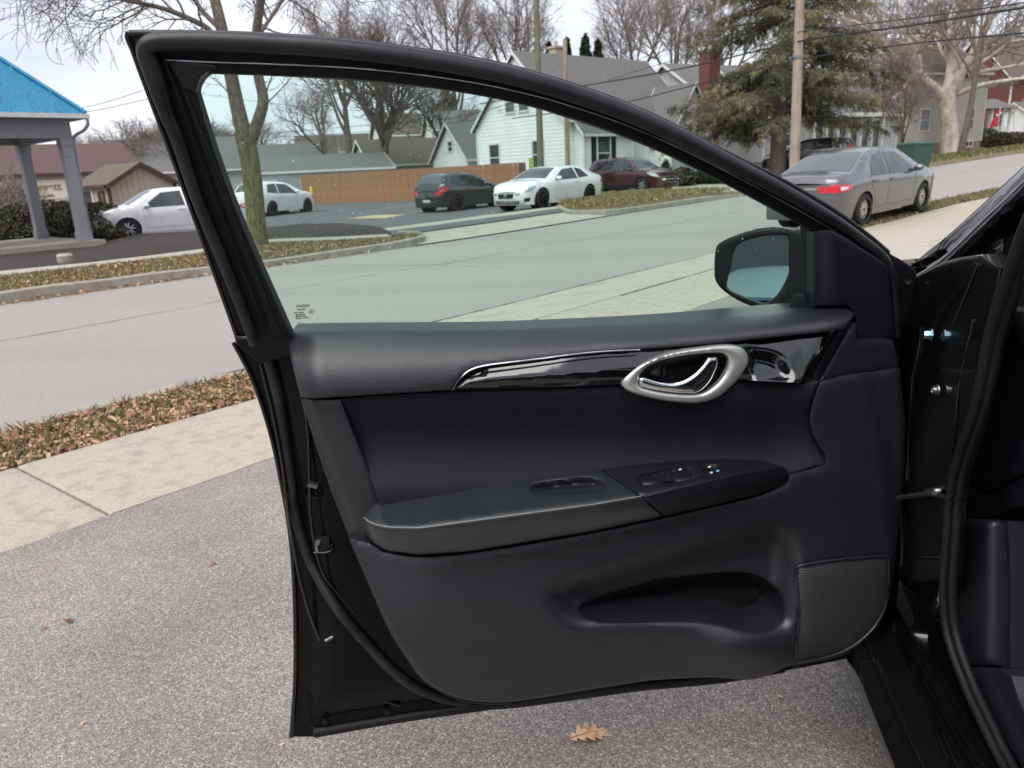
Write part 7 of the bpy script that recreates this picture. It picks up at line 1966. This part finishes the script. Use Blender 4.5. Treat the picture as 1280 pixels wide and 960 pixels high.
# the oak leaf lying on the asphalt in front of the camera
def oak_leaf(label, px, py, size, rot, mat, seed=0):
    lob = [(0, 0), (.06, .05), (.14, .16), (.19, .06), (.27, .22), (.33, .30), (.37, .13), (.46, .27), (.55, .33), (.56, .15), (.66, .25), (.75, .27), (.74, .12), (.86, .16), (.93, .08), (1.0, 0)]
    up = np.array(lob); dn = up[::-1][1:-1] * [1, -.9]
    O = np.vstack([up, dn]) * size
    V, T_, d1, d2 = region(O, size * .06)
    z = .004 + .05 * size * (np.abs(V[:, 1]) / size / .3)**1.5 + .05 * size * np.sin(V[:, 0] / size * 5)
    P3 = np.column_stack([V[:, 0] - size / 2, V[:, 1], z])
    b = gnd(px, py)
    o = empty('fallen_leaf', label, 'leaf', tuple(b + [0, 0, .002]), rot)
    MB().add(P3, T_.tolist()).build('blade', mat, o, smooth=60)
    MB().tube([(-size * .72, .01 * size, .006), (-size * .5, 0, .006), (0, 0, .008 + .04 * size), (size * .48, 0, .004)], [size * .012, size * .010, size * .008, size * .003], 5).build('midrib', LEAF[1], o)
LM = M('dry_oak_leaf', (.74, .47, .29), .75, var=(40, 6), col2=(.62, .37, .21), stain=(90, (.25, .12, .06), .5))
oak_leaf('tan lobed oak leaf on the asphalt below the open door', 737, 921, .098, R_(14), LM)
oak_leaf('small reddish leaf on the asphalt left of the door', 266, 706, .03, R_(60), LEAF[1])
oak_leaf('tiny brown leaf nearest the left edge of the asphalt', 56, 786, .022, R_(10), LEAF[1])
oak_leaf('tiny orange leaf scrap low on the asphalt at the left', 104, 906, .014, R_(80), LM)
oak_leaf('tiny tan leaf scrap between asphalt and door bottom corner', 353, 933, .014, R_(40), LM)
oak_leaf('orange leaf scrap under the map pocket on the asphalt', 975, 873, .016, R_(120), LM)
oak_leaf('brown leaf sliver on the asphalt near the left edge', 86, 778, .04, R_(-20), LEAF[2])
# dark grey building and pale post behind the camera, met only in the mirror
MT['charcoal'] = M('charcoal_wall', (.05, .048, .046), .8, var=(1, 5), col2=(.04, .039, .038))
nb_ = House('grey_building', 'dark grey building reflected in the door mirror', (-9.5, -9.5, 0), R_(52), 14, 8, 3.6, 4.6, 'charcoal', 'grey_roof', lap=False, cat='building')
MB().box((0, -4.6, 1.8), (.3, .3, 3.6)).build('post', MT['white_trim'], nb_.o)
